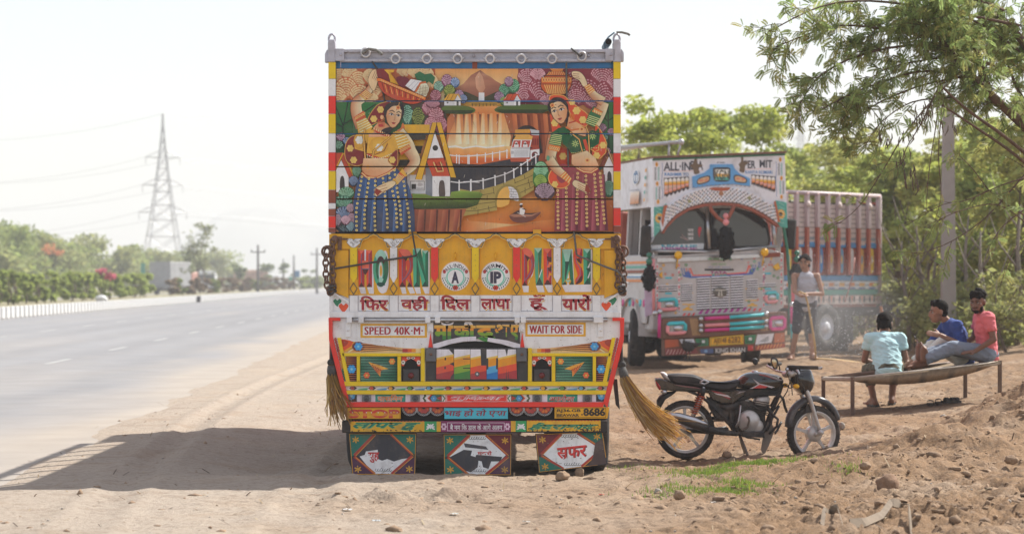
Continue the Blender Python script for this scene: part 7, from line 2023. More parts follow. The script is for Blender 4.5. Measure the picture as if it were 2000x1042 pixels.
for k in range(8):ga.line([(345+24*k,856),(362+24*k,822)],5,'#c9a49c');ga.line([(1015+24*k,824-2*k),(1030+24*k,794-2*k)],5,'#d9a05a')
ga.put('apron_paint',-.221,low2)
b=MB();bline(b,lq('1165,-180 1215,-60 1240,80 1258,330 1262,600 1250,720'),-.20,.030);b.build('side_bar',M_greenb,truck2)
b=MB();bline(b,lq('262,170 262,560'),-.15,.028);b.build('side_bar',M_salmon,truck2)
b=MB();bline(b,lq('292,560 290,735'),-.25,.03);b.build('bumper_horn',M_pink,truck2)
b=MB();bline(b,lq('1268,510 1270,640'),-.25,.034);b.build('bumper_horn',M_pink,truck2)
b=MB();bline(b,lq('1270,640 1275,745'),-.25,.034);b.build('bumper_horn',M_turq,truck2)
for q in('1268,500','295,550','262,560'):
 c_=bx(*lq(q)[0]);b=MB();b.sph((c_[0],-.25,c_[1]),.05,10,7);b.build('chrome_ball',M_chrome,truck2)
for q0,q1 in(('1275,-60 1290,30',1),('205,0 215,90',0)):
 p=lq(q0);a0,a1=bx(*p[0]),bx(*p[1]);b=MB();b.box(((a0[0]+a1[0])/2,-.1,(a0[1]+a1[1])/2),(.20,.08,.55),bev=.04);mr=b.build('side_mirror',M_under,truck2)
 b=MB();b.tube([((a0[0]+a1[0])/2,-.05,a0[1]+.1),((a0[0]+a1[0])/2+(-.3 if q1 else.3),.1,a0[1]+.35)],.02,6);b.build('mirror_arm',M_chrome,mr)
def tassel(label,q,n,r,par_world=True,h=.5):
 c_=bx(*lq(q)[0]);w=truck2.matrix_world@Vector((c_[0],-.36,c_[1]))
 t_=thing('wool_tassel',label,'tassel',w);rng=np.random.default_rng(len(label))
 V,Fc=leaf_cards(rng,[((0,0,-h*.5),(r,r*.8,h*.5),n)],.09,.5,droop=1.2)
 np_obj('wool',V,Fc,M_cloth,t_)
 b=MB();b.sph((0,0,-h*.5),(r*.82,r*.7,h*.48),10,8);b.build('core',M_cloth,t_)
 b=MB();b.tube([(0,0,h*.35),(0,0,0)],.02,6);b.sph((0,0,.06),.06,8,6);b.sph((0,0,.17),.05,8,6);b.build('beads',M_salmon if 'windscreen' in label else M_greenb,t_)
bpy.context.view_layer.update()
tassel('large black wool tassel hanging in front of the white truck windscreen','765,-70',260,.17,h=.62)
tassel('black wool tassel at the left mirror of the white truck','205,215',200,.13,h=.48)
tassel('black wool tassel at the right mirror of the white truck','1292,195',200,.14,h=.48)
b=MB();bline(b,kp('905,620 930,690 990,760 1050,800 1100,760 1140,690 1165,620'),-.34,.035,8);o=b.build('garland',M_brown,truck2)
bpart('hanging_cloth',lq('210,340 250,360 285,560 215,590'),-.02,.0,mat('mauve_cloth','#b8a6bc',rough=.9,var=.15),truck2)
bpart('hanging_cloth',lq('1270,310 1300,320 1322,520 1285,530'),-.1,-.08,mat('red_cloth','#c44a58',rough=.9,var=.15),truck2)
b=MB()
for k in range(10):bline(b,lq(f'{1275+5*k},640 {1278+4*k},{760+10*(k%3)} {1270+6*k},{840+12*(k%4)}'),-.15,.012,4)
tag(b.build('grass_streamer',mat('dark_straw',(.10,.09,.05),rough=1),truck2),kind='stuff')
oa=MB()
c_=bx(*lq('485,800')[0]);oa.sph((c_[0],-.40,c_[1]),(.12,.06,.09),10,7);c2=bx(*lq('545,795')[0]);oa.tube([(c_[0]+.08,-.4,c_[1]+.03),(c2[0],-.4,c2[1]+.02),(c2[0]+.08,-.4,c2[1]+.05)],[.05,.035,.012],6);c3=bx(*lq('452,745')[0]);oa.tube([(c_[0]-.08,-.4,c_[1]+.02),(c3[0],-.4,c3[1])],[.05,.01],6)
for k in(-.03,.03):oa.tube([(c_[0]+k,-.4,c_[1]-.06),(c_[0]+k,-.4,bx(*lq('485,895')[0])[1])],.008,4)
oa.box((c_[0]+.05,-.38,bx(*lq('485,900')[0])[1]),(.35,.12,.03));oa.build('bird_ornament',M_under,truck2)
b=MB();b.box((xl-.02,1.0,(fz(640)+fz(505))/2),(.05,1.7,fz(505)-fz(640)),bev=.02);dr=b.build('door',M_cab,truck2)
b=MB();b.box((xl-.052,1.45,fz(560)),(.02,.2,.05),bev=.008);b.build('handle',M_chrome,dr)
for k,m in enumerate((M_orange,M_teal,M_brown,M_sky,M_orange)):
 b=MB();b.box((xl-.05,1.0,fz(520+9*k)-.0),(.010+.001*k,1.68,.045));b.build('side_stripe',m,dr)
for k in range(7):
 b=MB();b.lathe((xl-.046,.3+.23*k,fz(600)),(-1,0,0),[(.07,0),(.07,.008),(.02,.012),(0,.012)],10);b.build('flower_disc',(M_pink,M_turq,M_orange)[k%3],dr)
b=MB();b.box((xl-.05,1.0,fz(545)),(.03,1.7,.03));b.build('side_moulding',M_chrome,dr)
wy=1.05;wR=.52
b=MB()
for k in range(13):
 a0=pi*k/12;a1=pi*(k+1)/12
 if k<12:b.add([(xl-.10,wy+(wR+.16)*cos(a0),.52+(wR+.16)*sin(a0)),(xl+.25,wy+(wR+.16)*cos(a0),.52+(wR+.16)*sin(a0)),(xl+.25,wy+(wR+.16)*cos(a1),.52+(wR+.16)*sin(a1)),(xl-.10,wy+(wR+.16)*cos(a1),.52+(wR+.16)*sin(a1))],[(0,1,2,3)])
b.build('mudguard',M_cab,truck2)
truck_wheel(truck2,xl+.08,wy,.50,wR,.30,out=-1,steer=rad(-14))
truck_wheel(truck2,xr-.16,wy,.56,wR,.30,out=1,steer=rad(-14))
for yy in(6.2,):
 for x in(xl+.1,xr-.1):truck_wheel(truck2,x,yy,.54,wR,.5,out=-1 if x<0 else 1)
b=MB();b.box(((xl+xr)/2,4.0,.85),(.9,7.4,.25));b.cyl((xl+.1,wy,.54),(xr-.1,wy,.54),.07,8);b.cyl((xl+.1,6.2,.54),(xr-.1,6.2,.54),.09,8);b.build('chassis',M_under,truck2)
b=MB();b.box(((xl+xr)/2,5.2,1.9),(xr-xl+.05,6.0,1.8),bev=.03);b.build('cargo_body',M_side,truck2)
b=MB();b.tube([(xl+.2,-.2,fz(285)),(xl+.2,4,fz(280)+.02)],.03,6);b.tube([(xl+.2,.1,fz(318)),(xl+.2,.1,fz(286))],.02,6);b.tube([(xl-.6,2.1,fz(292)),(xl+.34,-.15,fz(284))],.035,8);b.tube([(xl+.34,-.15,fz(284)),(xl+.30,-.12,fz(312))],.02,6);b.sph((xl+.34,-.15,fz(284)),.06,8,6);b.build('rack_pipe',M_steel,truck2)
# ---------------------------------------------------------------- red slatted cargo truck further back
a3,b3=P(1508,372,49.6),P(1715,380,52.4)
d3=Vector((b3.x-a3.x,b3.y-a3.y,0));L3=d3.length;ang3=atan2(d3.y,d3.x)
truck3=thing('cargo_truck','red and white slatted cargo truck standing behind the man with the hose','truck',(a3.x,a3.y,0),(0,0,ang3))
def c3(px,z):return 0
h3=lambda py,t:CH+(HY-py)/F*(49.6+2.8*t)
ztp,zwb,zbt=3.43,2.72,1.10
M_red3=mat('red_slat_paint','#96503f',rough=.55,var=.1,dirt=.35,dscale=3);M_pl3=mat('pale_board','#c4b4ae',rough=.6,var=.1,dirt=.4,dscale=3);M_mauve=mat('mauve_post','#a8989a',rough=.5,var=.08)
pr=[(1.10,1.30),(1.30,1.42),(1.42,1.60),(1.60,1.72),(1.72,2.30),(2.30,2.40),(2.40,2.72),(2.72,3.02),(3.02,3.22)]
pmats=[M_pl3,M_teal,M_bwhite,M_sky,M_red3,M_sky,M_pl3,M_pl3,M_pl3]
for(z0,z1),m in zip(pr,pmats):
 n=max(1,round((z1-z0)/.11))
 for k in range(n):
  b=MB();h=(z1-z0)/n;b.box((L3/2,.03,z0+h*(k+.5)),(L3,.05,h-.012));b.build('plank',m if m is not M_red3 or k%3 else M_pl3 if z0>2.3 else m,truck3)
b=MB();b.box((L3/2,.08,2.2),(L3,.03,2.1));b.build('inner_lining',M_under,truck3)
for k in range(11):
 x=.04+(L3-.08)*k/10
 b=MB();b.box((x,-.035,(1.72+2.72)/2),(.085,.075,1.0),bev=.008);b.box((x,-.035,3.08),(.085,.075,.70),bev=.008);p_=b.build('stake',M_red3,truck3)
 b=MB();b.box((x,-.038,3.07),(.088,.078,.68));b.build('stake_top',M_mauve,p_)
 if k%3==0:b=MB();b.lathe((x,-.075,3.2),(0,-1,0),[(.07,0),(.06,.02),(0,.025)],12);b.build('boss',M_pl3,p_)
b=MB();b.tube([(0,-.02,ztp),(L3+.04,-.02,ztp)],.045,8);b.tube([(L3+.03,-.02,ztp),(L3+.03,-.02,1.1)],.045,8);b.build('top_rail',M_mauve,truck3)
t3=Art()
cols3=['#e0b04c','#d9d6d9','#6fa3c4','#e2c23a','#3f8fd0','#e8e4e2','#d9d4cc','#c9c0b8']
for k in range(10):
 x=.04+(L3-.08)*(k+.5)/10;w=.06
 t3.blob([(x-w,-2.25),(x,-2.29),(x+w,-2.22),(x+w,-1.85),(x,-1.76),(x-w,-1.84)],cols3[(k*3)%8],2);t3.ell(x,-2.05,.03,.10,cols3[(k*5+2)%8],n=8)
 t3.rect(x-.10,-1.56,x+.10,-1.48,('#e0a83a','#d9863a')[k%2]);t3.rect(x-.12,-1.46,x+.12,-1.43,'#3f6aa8')
 t3.poly([(x-.05,-1.28),(x+.05,-1.28),(x,-1.12)],'#d9a088');t3.rect(x-.11,-1.27,x-.06,-1.14,'#3a3436');t3.rect(x+.06,-1.27,x+.11,-1.14,'#3a3436')
 t3.rect(x-.12,-2.42,x+.12,-2.36,'#5a94c4' if k%2 else '#c9bcb8');t3.rect(x-.13,-2.52,x+.13,-2.46,'#8a949a')
t3.build('side_print',truck3,1,.005,0,0,art_mat('dusty_sign_paint',.7,.75,2.5,(.33,.25,.20)))
b=MB();b.box((L3/2+.8,.9,.95),(L3+3,.9,.22));b.box((.85,.1,.8),(.5,.3,.45),bev=.04);b.box((2.55,.2,.82),(.6,.3,.5),bev=.04);b.build('chassis',M_under,truck3)
for x,y in((1.92,.12),(1.92,1.9),(-1.8,.12),(-1.8,1.9)):
 w=truck_wheel(truck3,x,y,.62,.50,.30,out=-1);w.rotation_euler=(0,0,rad(90));
b=MB();b.box((2.62,.25,.48),(.06,.55,.75));b.box((2.9,.4,.55),(.5,.5,.6),bev=.05);b.build('mud_flap',M_rubber,truck3)
b=MB();b.box((L3/2,1.95,2.2),(L3,.05,2.2));b.box((L3,1.0,2.2),(.05,1.9,2.2));b.box((0,1.0,2.2),(.05,1.9,2.2));b.box((L3/2,1.0,1.08),(L3,1.9,.08));b.build('cargo_wall',M_red3,truck3)
b=MB();b.box((-1.7,1.0,1.6),(1.6,2.0,1.9),bev=.1);b.build('cab',M_red3,truck3)
b=MB();b.tube([(L3+.02,-.05,1.05),(L3+.08,-.1,.7),(L3+.16,-.12,.4)],[.03,.04,.02],6);b.build('orange_streamer',M_orange,truck3)
b=MB();b.tube([(2.5,-.06,1.15),(2.75,-.08,1.7),(2.85,-.06,2.1)],.015,5);b.build('tie_bar',M_red3,truck3)
# ---------------------------------------------------------------- motorcycle
MY=24.6;MS=F/MY
mz=-0.19
moto=thing('motorcycle','dusty black commuter motorcycle with red and silver tank stripes parked on the soil','motorcycle',((1463-1000)/MS,MY,CH+(HY-894)/MS))
mk_=lambda cx,cy_:((cx-881.5)/833.8,(929.3-cy_)/833.8)
def mp(s):return[mk_(*[float(q)for q in w.split(',')])for w in s.split()]
def mt(s,ys):
 p=mp(s);ys=ys if isinstance(ys,(list,tuple))else[ys]*len(p)
 return[(a[0],y,a[1])for a,y in zip(p,ys)]
DD=(.26,.20,.15)
M_gloss=mat('gloss_black',(.012,.012,.014),rough=.18,var=.2,coat=.7,dirt=.35,dscale=5,dirtcol=DD)
M_satin=mat('satin_black',(.022,.022,.024),rough=.5,var=.2,dirt=.5,dscale=7,dirtcol=DD)
M_fend=mat('dusty_fender',(.075,.075,.08),rough=.4,var=.2,dirt=.7,dscale=4,dirtcol=(.30,.26,.22))
M_seat=mat('vinyl_seat',(.028,.028,.032),rough=.55,var=.2,bump=.3,bscale=120,dirt=.3,dirtcol=DD)
M_alu=mat('cast_aluminium',(.60,.59,.57),rough=.42,metal=.35,var=.15,dirt=.5,dscale=9,dirtcol=DD)
M_alloy=mat('alloy_wheel',(.64,.63,.61),rough=.45,metal=.4,var=.12,dirt=.5,dscale=5,dirtcol=(.34,.27,.21))
M_engb=mat('engine_black',(.04,.038,.036),rough=.6,var=.2,dirt=.5,dscale=12,dirtcol=DD)
M_tyre=mat('dusty_tyre',(.035,.033,.031),rough=.9,var=.25,dirt=.75,dscale=5,dirtcol=(.22,.17,.13))
M_orsp=mat('orange_spring',(.50,.10,.045),rough=.45,var=.15,dirt=.4,dirtcol=DD)
M_tail=mat('tail_lens',(.45,.02,.02),rough=.15,var=.1)
M_mirr=mat('mirror_glass',(.5,.42,.3),rough=.05,metal=.9,var=0)
M_plast=mat('dusty_plastic',(.20,.17,.14),rough=.7,var=.25,dirt=.6,dirtcol=(.33,.26,.2))
def pillow(b,poly,hw,y=0.0,pw=.5,n=7,top=None):
 cx=sum(p[0]for p in poly)/len(poly);cz=sum(p[1]for p in poly)/len(poly);rings=[]
 for k in range(n):
  t=rad(-78+156*k/(n-1));s_=cos(t)**pw
  rings.append([(cx+(p[0]-cx)*s_,y+hw*sin(t),cz+(p[1]-cz)*s_)for p in poly])
 b.loft(rings);return b
def cr(s,n=4,closed=True):
 p=mp(s);A_=Art();q=A_.curve(p[-2:]+p+p[:2],n);k=2*n;return q[k:len(q)-1-n]
def pp(name,s,hw,m,y=0.0,pw=.45,par=None,smooth=True):
 b=MB();pillow(b,cr(s)if smooth else mp(s),hw,y,pw);return b.build(name,m,par or moto)
def slab(name,s,hw,m,bev=.018,par=None,smooth=True):
 b=MB();q=cr(s)if smooth else mp(s);b.prism(q,-hw,0,bev=bev);b.prism(q,hw,0,bev=bev)
 o=b.build(name,m,par or moto)
 return o
def mtube(name,s,ys,r,m,par=None,n=8):
 b=MB();p=mt(s,ys);q=[]
 A_=Art();
 for i in range(len(p)-1):
  for k in range(3):q.append(Vector(p[i]).lerp(Vector(p[i+1]),k/3))
 q.append(Vector(p[-1]))
 rs=r if not isinstance(r,list)else[r[min(len(r)-1,int(i/3+.01))]+(r[min(len(r)-1,int(i/3+.01)+1)]-r[min(len(r)-1,int(i/3+.01))])*((i%3)/3)for i in range(len(q))]
 b.tube(q,rs,n);return b.build(name,m,par or moto)
def moto_wheel(cx,cy_,R,spokes,M_=None,drum=.09):
 c=mk_(cx,cy_)
 w=MB();w.M=M_ or Matrix.Identity(4)
 C3=(c[0],0,c[1])
 w.lathe(C3,(0,-1,0),[(R*.80,-.036),(R*.90,-.050),(R*.975,-.034),(R,-.012),(R,.012),(R*.975,.034),(R*.90,.050),(R*.80,.036)],48)
 for k in range(44):
  t=2*pi*k/44
  for s_ in(-1,1):w.box((c[0]+R*.985*cos(t+.035*s_),s_*.022,c[1]+R*.985*sin(t+.035*s_)),(.010,.024,.010),rot=Matrix.Rotation(-t,3,'Y'))
 o=w.build('wheel',M_tyre,moto)
 b=MB();b.M=w.M
 b.lathe(C3,(0,-1,0),[(R*.72,-.030),(R*.80,-.038),(R*.815,-.034),(R*.74,-.018),(R*.74,.018),(R*.815,.034),(R*.80,.038),(R*.72,.030),(R*.72,-.030)],48);b.build('rim',M_alloy,o)
 for k in range(spokes):
  t=2*pi*k/spokes+.35;s_=MB();s_.M=w.M
  p0=Vector((cos(t),0,sin(t)));pq=Vector((-sin(t),0,cos(t)))
  s_.loft([[tuple(Vector(C3)+p0*rr+pq*(sg*wd)+Vector((0,yy,0)))for sg,yy in((-1,-.016),(1,-.016),(1,.016),(-1,.016))]for rr,wd in((R*.22,.024),(R*.48,.013),(R*.735,.018))],smooth=False)
  s_.build('spoke',M_alloy,o)
 b=MB();b.M=w.M;b.lathe(C3,(0,-1,0),[(0,-.06),(drum*.8,-.06),(drum,-.04),(drum,.035),(drum*.92,.052),(drum*.45,.062),(.022,.066),(.020,.085),(0,.087)],28);b.build('hub',M_alu,o)
 return o
moto_wheel(340,685,.298,5,drum=.075)
c_f=mk_(1432,722)
ST=Matrix.Translation((c_f[0]-.06,0,0))@Matrix.Rotation(rad(17),4,'Z')@Matrix.Translation((-(c_f[0]-.06),0,0))
fw=moto_wheel(1432,722,.288,5,ST,drum=.082)
def steer(o):
 o.data.transform(ST);return o
for y in(-.085,.085):
 steer(mtube('fork_tube','1245,170 1330,330',y,.017,M_chrome));steer(mtube('fork_slider','1325,318 1372,440 1408,545 1462,705',y,[.022,.025,.021,.019,.019],M_alu))
 b=MB();c=mk_(1462,708);b.lathe((c[0],y-.005,c[1]),(0,-1,0),[(.030,-.02),(.030,.02),(.014,.022),(.012,.035),(0,.036)],14);steer(b.build('axle_nut',M_alu,moto))
b=MB();cc=c_f;rings=[]
for k in range(19):
 t=rad(172-150*k/18);R_=.300+.045*sin(pi*k/18);w_=.050+.012*sin(pi*k/18)
 c0=Vector((cc[0]+R_*cos(t),0,cc[1]+.03+R_*sin(t)));n_=Vector((cos(t),0,sin(t)))
 rings.append([tuple(c0+n_*a_+Vector((0,y_,0)))for y_,a_ in((-w_,-.045),(-w_,-.012),(-w_*.6,.008),(0,.014),(w_*.6,.008),(w_,-.012),(w_,-.045),(w_*.92,-.045),(w_*.9,-.014),(0,.006),(-w_*.9,-.014),(-w_*.92,-.045))])
b.loft(rings);steer(b.build('front_fender',M_fend,moto))
for y in(-.075,.062):
 b=MB();b.prism(mp('1340,470 1420,470 1435,530 1330,545'),y,y+.013);steer(b.build('fender_brace',M_engb,moto))
steer(pp('lamp_fairing','1225,215 1262,178 1375,168 1400,225 1418,290 1396,360 1330,392 1270,350 1230,290',.115,M_gloss,pw=.35))
steer(pp('headlamp','1372,172 1388,178 1424,285 1412,330 1396,345 1402,280',.085,mat('lamp_silver',(.6,.6,.6),rough=.15,metal=.3),pw=.4))
steer(pp('meter_pod','1190,165 1235,140 1290,150 1290,185 1215,195',.09,M_satin))
steer(mtube('handlebar','1190,205 1120,215 1088,168 1062,158',[-.06,-.16,-.30,-.36],.012,M_chrome));steer(mtube('handlebar','1190,205 1150,190 1110,150',[.06,.18,.30],.012,M_chrome))
steer(mtube('grip','1082,147 1318,150',[-.30,-.42],.019,M_rubber));steer(mtube('grip','1130,140 1280,138',[.30,.42],.018,M_rubber))
steer(mtube('brake_lever','1318,150 1352,146 1360,158 1330,165',[-.42,-.42,-.40,-.38],.007,M_chrome));steer(mtube('control_cable','1190,160 1240,200 1240,300 1180,330 1150,300',[-.08,-.12,-.13,-.10,-.05],.006,M_satin));steer(mtube('control_cable','1085,160 1150,240 1200,330 1215,390',[-.25,-.15,-.09,-.06],.005,M_satin));steer(mtube('control_cable','1170,150 1260,250 1300,320 1330,420',[-.06,-.11,-.12,-.1],.005,M_satin))
steer(pp('top_yoke','1160,200 1250,170 1270,215 1180,245',.10,M_alu))
mr=steer(pp('mirror','918,95 925,68 960,66 982,85 985,125 972,160 945,158 928,125',.014,M_satin,y=-.34,pw=.3));
gl=steer(pp('mirror_glass','922,96 930,76 955,80 966,100 964,140 948,150 932,125',.004,M_mirr,y=-.354,pw=.2,par=mr));steer(mtube('mirror_stem','975,90 1000,140 1015,172',[-.34,-.33,-.30],.007,M_satin,par=mr))
mr2=steer(pp('mirror','1010,115 1015,92 1045,90 1062,108 1058,140 1030,145',.014,M_satin,y=.40,pw=.3));mr2.hide_render=False
for s_,y in(('1205,330',-.14),('1205,330',.14)):
 c=mp(s_)[0];b=MB();b.sph((c[0]+.02,y,c[1]+.02),(.035,.03,.025),10,6);b.tube([(c[0]+.02,y,c[1]+.02),(c[0]+.02,y*.5,c[1]+.02)],.008,6);steer(b.build('indicator',M_amber,moto))
tank=pp('fuel_tank','742,315 790,248 850,208 940,196 1040,208 1130,228 1168,258 1170,300 1135,345 1060,352 930,345 820,335',.135,M_gloss,pw=.32)
b=MB();c=mk_(930,196);b.lathe((c[0],0,c[1]-.008),(.1,0,1),[(.035,0),(.035,.012),(.028,.02),(0,.022)],18);b.build('filler_cap',M_chrome,tank)
ta=Art();ta.poly('875,335 945,300 900,250 960,290 1090,322 1060,330 960,300 900,335','#b8b4b8');ta.poly('905,332 960,302 1030,318 1010,330','#c2363a');ta.poly('960,212 1040,232 1100,262 1040,238 955,218','#a8343a');ta.poly('900,206 1010,220 1110,262 1160,270 1100,240 1020,214','#9a959a')
def wrap(art,name,par,y,drop=0.0,m=None):
 o=art.build(name,par,833.8,0,881.5,929.3,m or M_artg)
 for v in o.data.vertices:v.co.y+=y(v.co.x,v.co.z)
 return o
M_artg=art_mat('gloss_decal',.25,.3,6,DD,coat=.4)
_tc_x,_tc_z=sum(p[0]for p in cr('742,315 790,248 850,208 940,196 1040,208 1130,228 1168,258 1170,300 1135,345 1060,352 930,345 820,335'))/48,mk_(0,285)[1]
wrap(ta,'tank_stripe',tank,lambda x,z:-.1335)
seat=slab('seat','185,225 230,213 330,214 430,226 520,266 640,282 730,272 790,262 780,320 700,352 600,348 510,334 380,312 250,296 205,262',.12,M_seat,.022)
tail=slab('tail_panel','80,252 130,250 250,288 400,308 520,335 640,352 740,340 850,352 830,395 745,460 640,462 560,430 530,375 400,362 250,358 130,345 90,310',.118,M_gloss,.012,smooth=False)
da=Art();da.poly('545,350 620,362 700,395 715,430 640,395','#8e2430');da.poly('575,372 690,390 720,412 600,385','#d5d0d2');da.poly('740,360 850,356 760,385 790,362','#8d888e');da.poly('220,300 420,322 500,340 330,322','#7c4a50')
wrap(da,'panel_stripe',tail,lambda x,z:-.1182)
pp('grab_rail','128,205 140,197 165,202 205,240 243,270 235,280 180,268 150,245',.10,M_alu,pw=.2)
pp('tail_lamp','80,262 96,275 130,318 128,352 108,342 88,305',.128,M_tail,pw=.3)
b=MB();c=mk_(152,364);b.sph((c[0],-.12,c[1]),(.034,.022,.022),10,6);b.tube([(c[0]+.01,-.12,c[1]),(c[0]+.03,-.05,c[1]+.01)],.008,6);b.build('indicator',M_chrome,moto)
pp('rear_mudguard','95,440 120,400 180,365 270,358 240,385 170,430 120,520 98,505',.07,M_satin,pw=.2,smooth=False)
mtube('seat_hinge','455,285 490,262 530,280 495,298 455,285',-.125,.010,M_chrome)
for y in(-.06,.06):
 mtube('frame_tube','1160,300 1120,420 1060,560 1010,700',y*.6,.019,M_satin);mtube('frame_tube','760,350 720,470 720,600 760,720',y*1.3,.016,M_satin);mtube('frame_tube','250,310 420,380 520,440 640,560 720,650',y*1.6,.014,M_satin)
 mtube('swing_arm','345,690 520,700 700,680',y*1.7,.022,M_satin)
slab('frame_cover','745,335 1150,345 1120,400 960,400 820,440 690,470 600,460 640,350',.06,M_satin,.01,smooth=False);slab('engine_block','700,480 820,430 900,440 1010,500 1020,690 940,730 760,735 700,640',.06,M_engb,.01,smooth=False);slab('battery_cover','520,400 640,465 720,470 700,600 600,600 540,500',.085,M_satin,.012,smooth=False)
pp('engine_case','735,640 760,560 820,520 930,540 1000,600 1010,680 960,720 820,725 750,700',.13,M_engb,pw=.35)
b=MB();c=mk_(870,612);b.lathe((c[0],-.10,c[1]),(0,-1,0),[(.115,0),(.112,.035),(.095,.055),(.055,.06),(.05,.066),(0,.067)],28);b.build('clutch_cover',M_alu,moto)
b=MB();c=mk_(935,650);b.lathe((c[0],-.10,c[1]),(0,-1,0),[(.07,0),(.068,.04),(.045,.052),(0,.054)],22);b.build('engine_cover',M_alu,moto)
b=MB()
for k in range(7):
 q=mp('%d,%d %d,%d %d,%d %d,%d'%(905+3*k,545-17*k,1030+3*k,565-17*k,1032+3*k,556-17*k,907+3*k,536-17*k));b.prism(q,-.085,.085)
b.prism(mp('925,550 1015,562 1035,440 945,425'),-.06,.06);b.build('cylinder_fins',M_engb,moto)
pp('cylinder_head','915,445 940,410 1035,400 1055,430 1040,480 1000,492 930,478',.085,M_alu,pw=.25);pp('head_cover','940,415 1000,395 1045,402 1040,430 950,440',.07,M_engb,pw=.3)
pp('carburettor','810,440 850,425 900,440 915,480 880,500 820,490',.06,M_alu,pw=.3)
pp('air_box','600,470 700,460 790,440 800,500 720,540 640,520',.10,M_satin,pw=.3)
mtube('kick_lever','800,462 790,540 775,620 760,660',[-.14,-.16,-.17,-.15],[.010,.009,.011,.014],M_chrome);b=MB();c=mk_(800,462);b.cyl((c[0],-.14,c[1]),(c[0],-.20,c[1]),.012,8);b.build('kick_pedal',M_rubber,moto)
mtube('exhaust_pipe','1020,480 1060,540 1050,640 980,712 860,722 760,712',[-.05,-.09,-.11,-.13,-.14,-.15],.022,M_engb)
mtube('exhaust_pipe','770,715 640,700 510,672',[-.15,-.16,-.17],[.024,.032,.044],M_engb)
mtube('muffler','520,670 420,635 300,595 190,560',-.17,[.046,.05,.045,.030],mat('muffler_black',(.05,.046,.043),rough=.5,metal=.3,dirt=.5,dirtcol=DD))
mtube('muffler_shield','520,636 400,598 280,565 180,548',-.19,[.016,.036,.036,.022],M_chrome)
b=MB();b.prism(mp('805,695 990,695 1000,745 810,740'),-.20,-.13,bev=.008);b.build('foot_rest',M_satin,moto)
mtube('foot_peg','845,570 860,572 868,600 855,660 800,690',[-.2,-.2,-.19,-.17,-.15],.011,M_plast);mtube('brake_pedal','760,690 850,745 960,760',[-.15,-.17,-.17],.009,M_satin)
mtube('centre_stand','800,740 835,830 878,945',[-.06,-.10,-.13],.014,M_plast);mtube('side_stand','805,740 830,820 860,900',[.06,.12,.16],.012,M_plast)
for y in(-.13,.13):
 b=MB();a_,z_=mt('490,320',y)[0],mt('400,590',y)[0];b.tube([a_,z_],.012,8);sh=b.build('shock_absorber',M_chrome,moto)
 b=MB();q=[]
 for k in range(97):
  s_=k/96;p=Vector(mt('478,385',y)[0]).lerp(Vector(mt('408,545',y)[0]),s_);d_=(Vector(z_)-Vector(a_)).normalized();u=d_.orthogonal().normalized();w=d_.cross(u);t=s_*8*2*pi;q.append(p+u*.028*cos(t)+w*.028*sin(t))
 b.tube(q,.0075,5);b.build('coil_spring',M_orsp,sh)
 b=MB();b.tube(mt('488,330 470,400',y),.027,10);b.build('shock_top',M_satin,sh)
mtube('torque_rod','510,590 560,530 585,500',-.10,.010,M_satin);mtube('chain_guard','330,610 480,590 700,600',.08,.02,M_satin);mtube('brake_rod','380,690 560,610 700,605',-.1,.006,M_satin)
mtube('crash_guard','1060,480 1085,410 1125,392 1150,420 1165,480 1190,530',[-.10,-.20,-.24,-.24,-.20,-.12],.014,M_satin);mtube('crash_guard','1125,480 1060,590 1020,690',[-.12,-.16,-.14],.013,M_satin);mtube('crash_guard','1150,620 1110,690 1090,712',[-.05,-.10,-.12],.012,M_satin);mtube('crash_guard','1050,540 1110,590 1100,650 1040,715',[-.16,-.18,-.18,-.15],.013,M_satin)
b=MB();b.prism(mp('1025,612 1062,625 1085,690 1040,810 995,902 970,850 985,760 1005,700'),-.135,-.125);b.build('leg_shield',M_plast,moto)
for a_,ys_ in(('900,420 1000,380 1100,360 1180,300',-.07),('840,500 900,480 980,520 1060,470 1130,360',-.10),('1090,520 1150,440 1200,360 1230,260',-.05),('760,560 740,470 800,400 900,380',-.09),('560,600 640,560 720,620 800,640',-.11)):mtube('engine_cable',a_,ys_,.0055,M_satin)
b=MB();b.prism(mp('75,520 108,470 120,560 100,600'),-.06,.06);b.build('number_plate_holder',M_satin,moto)
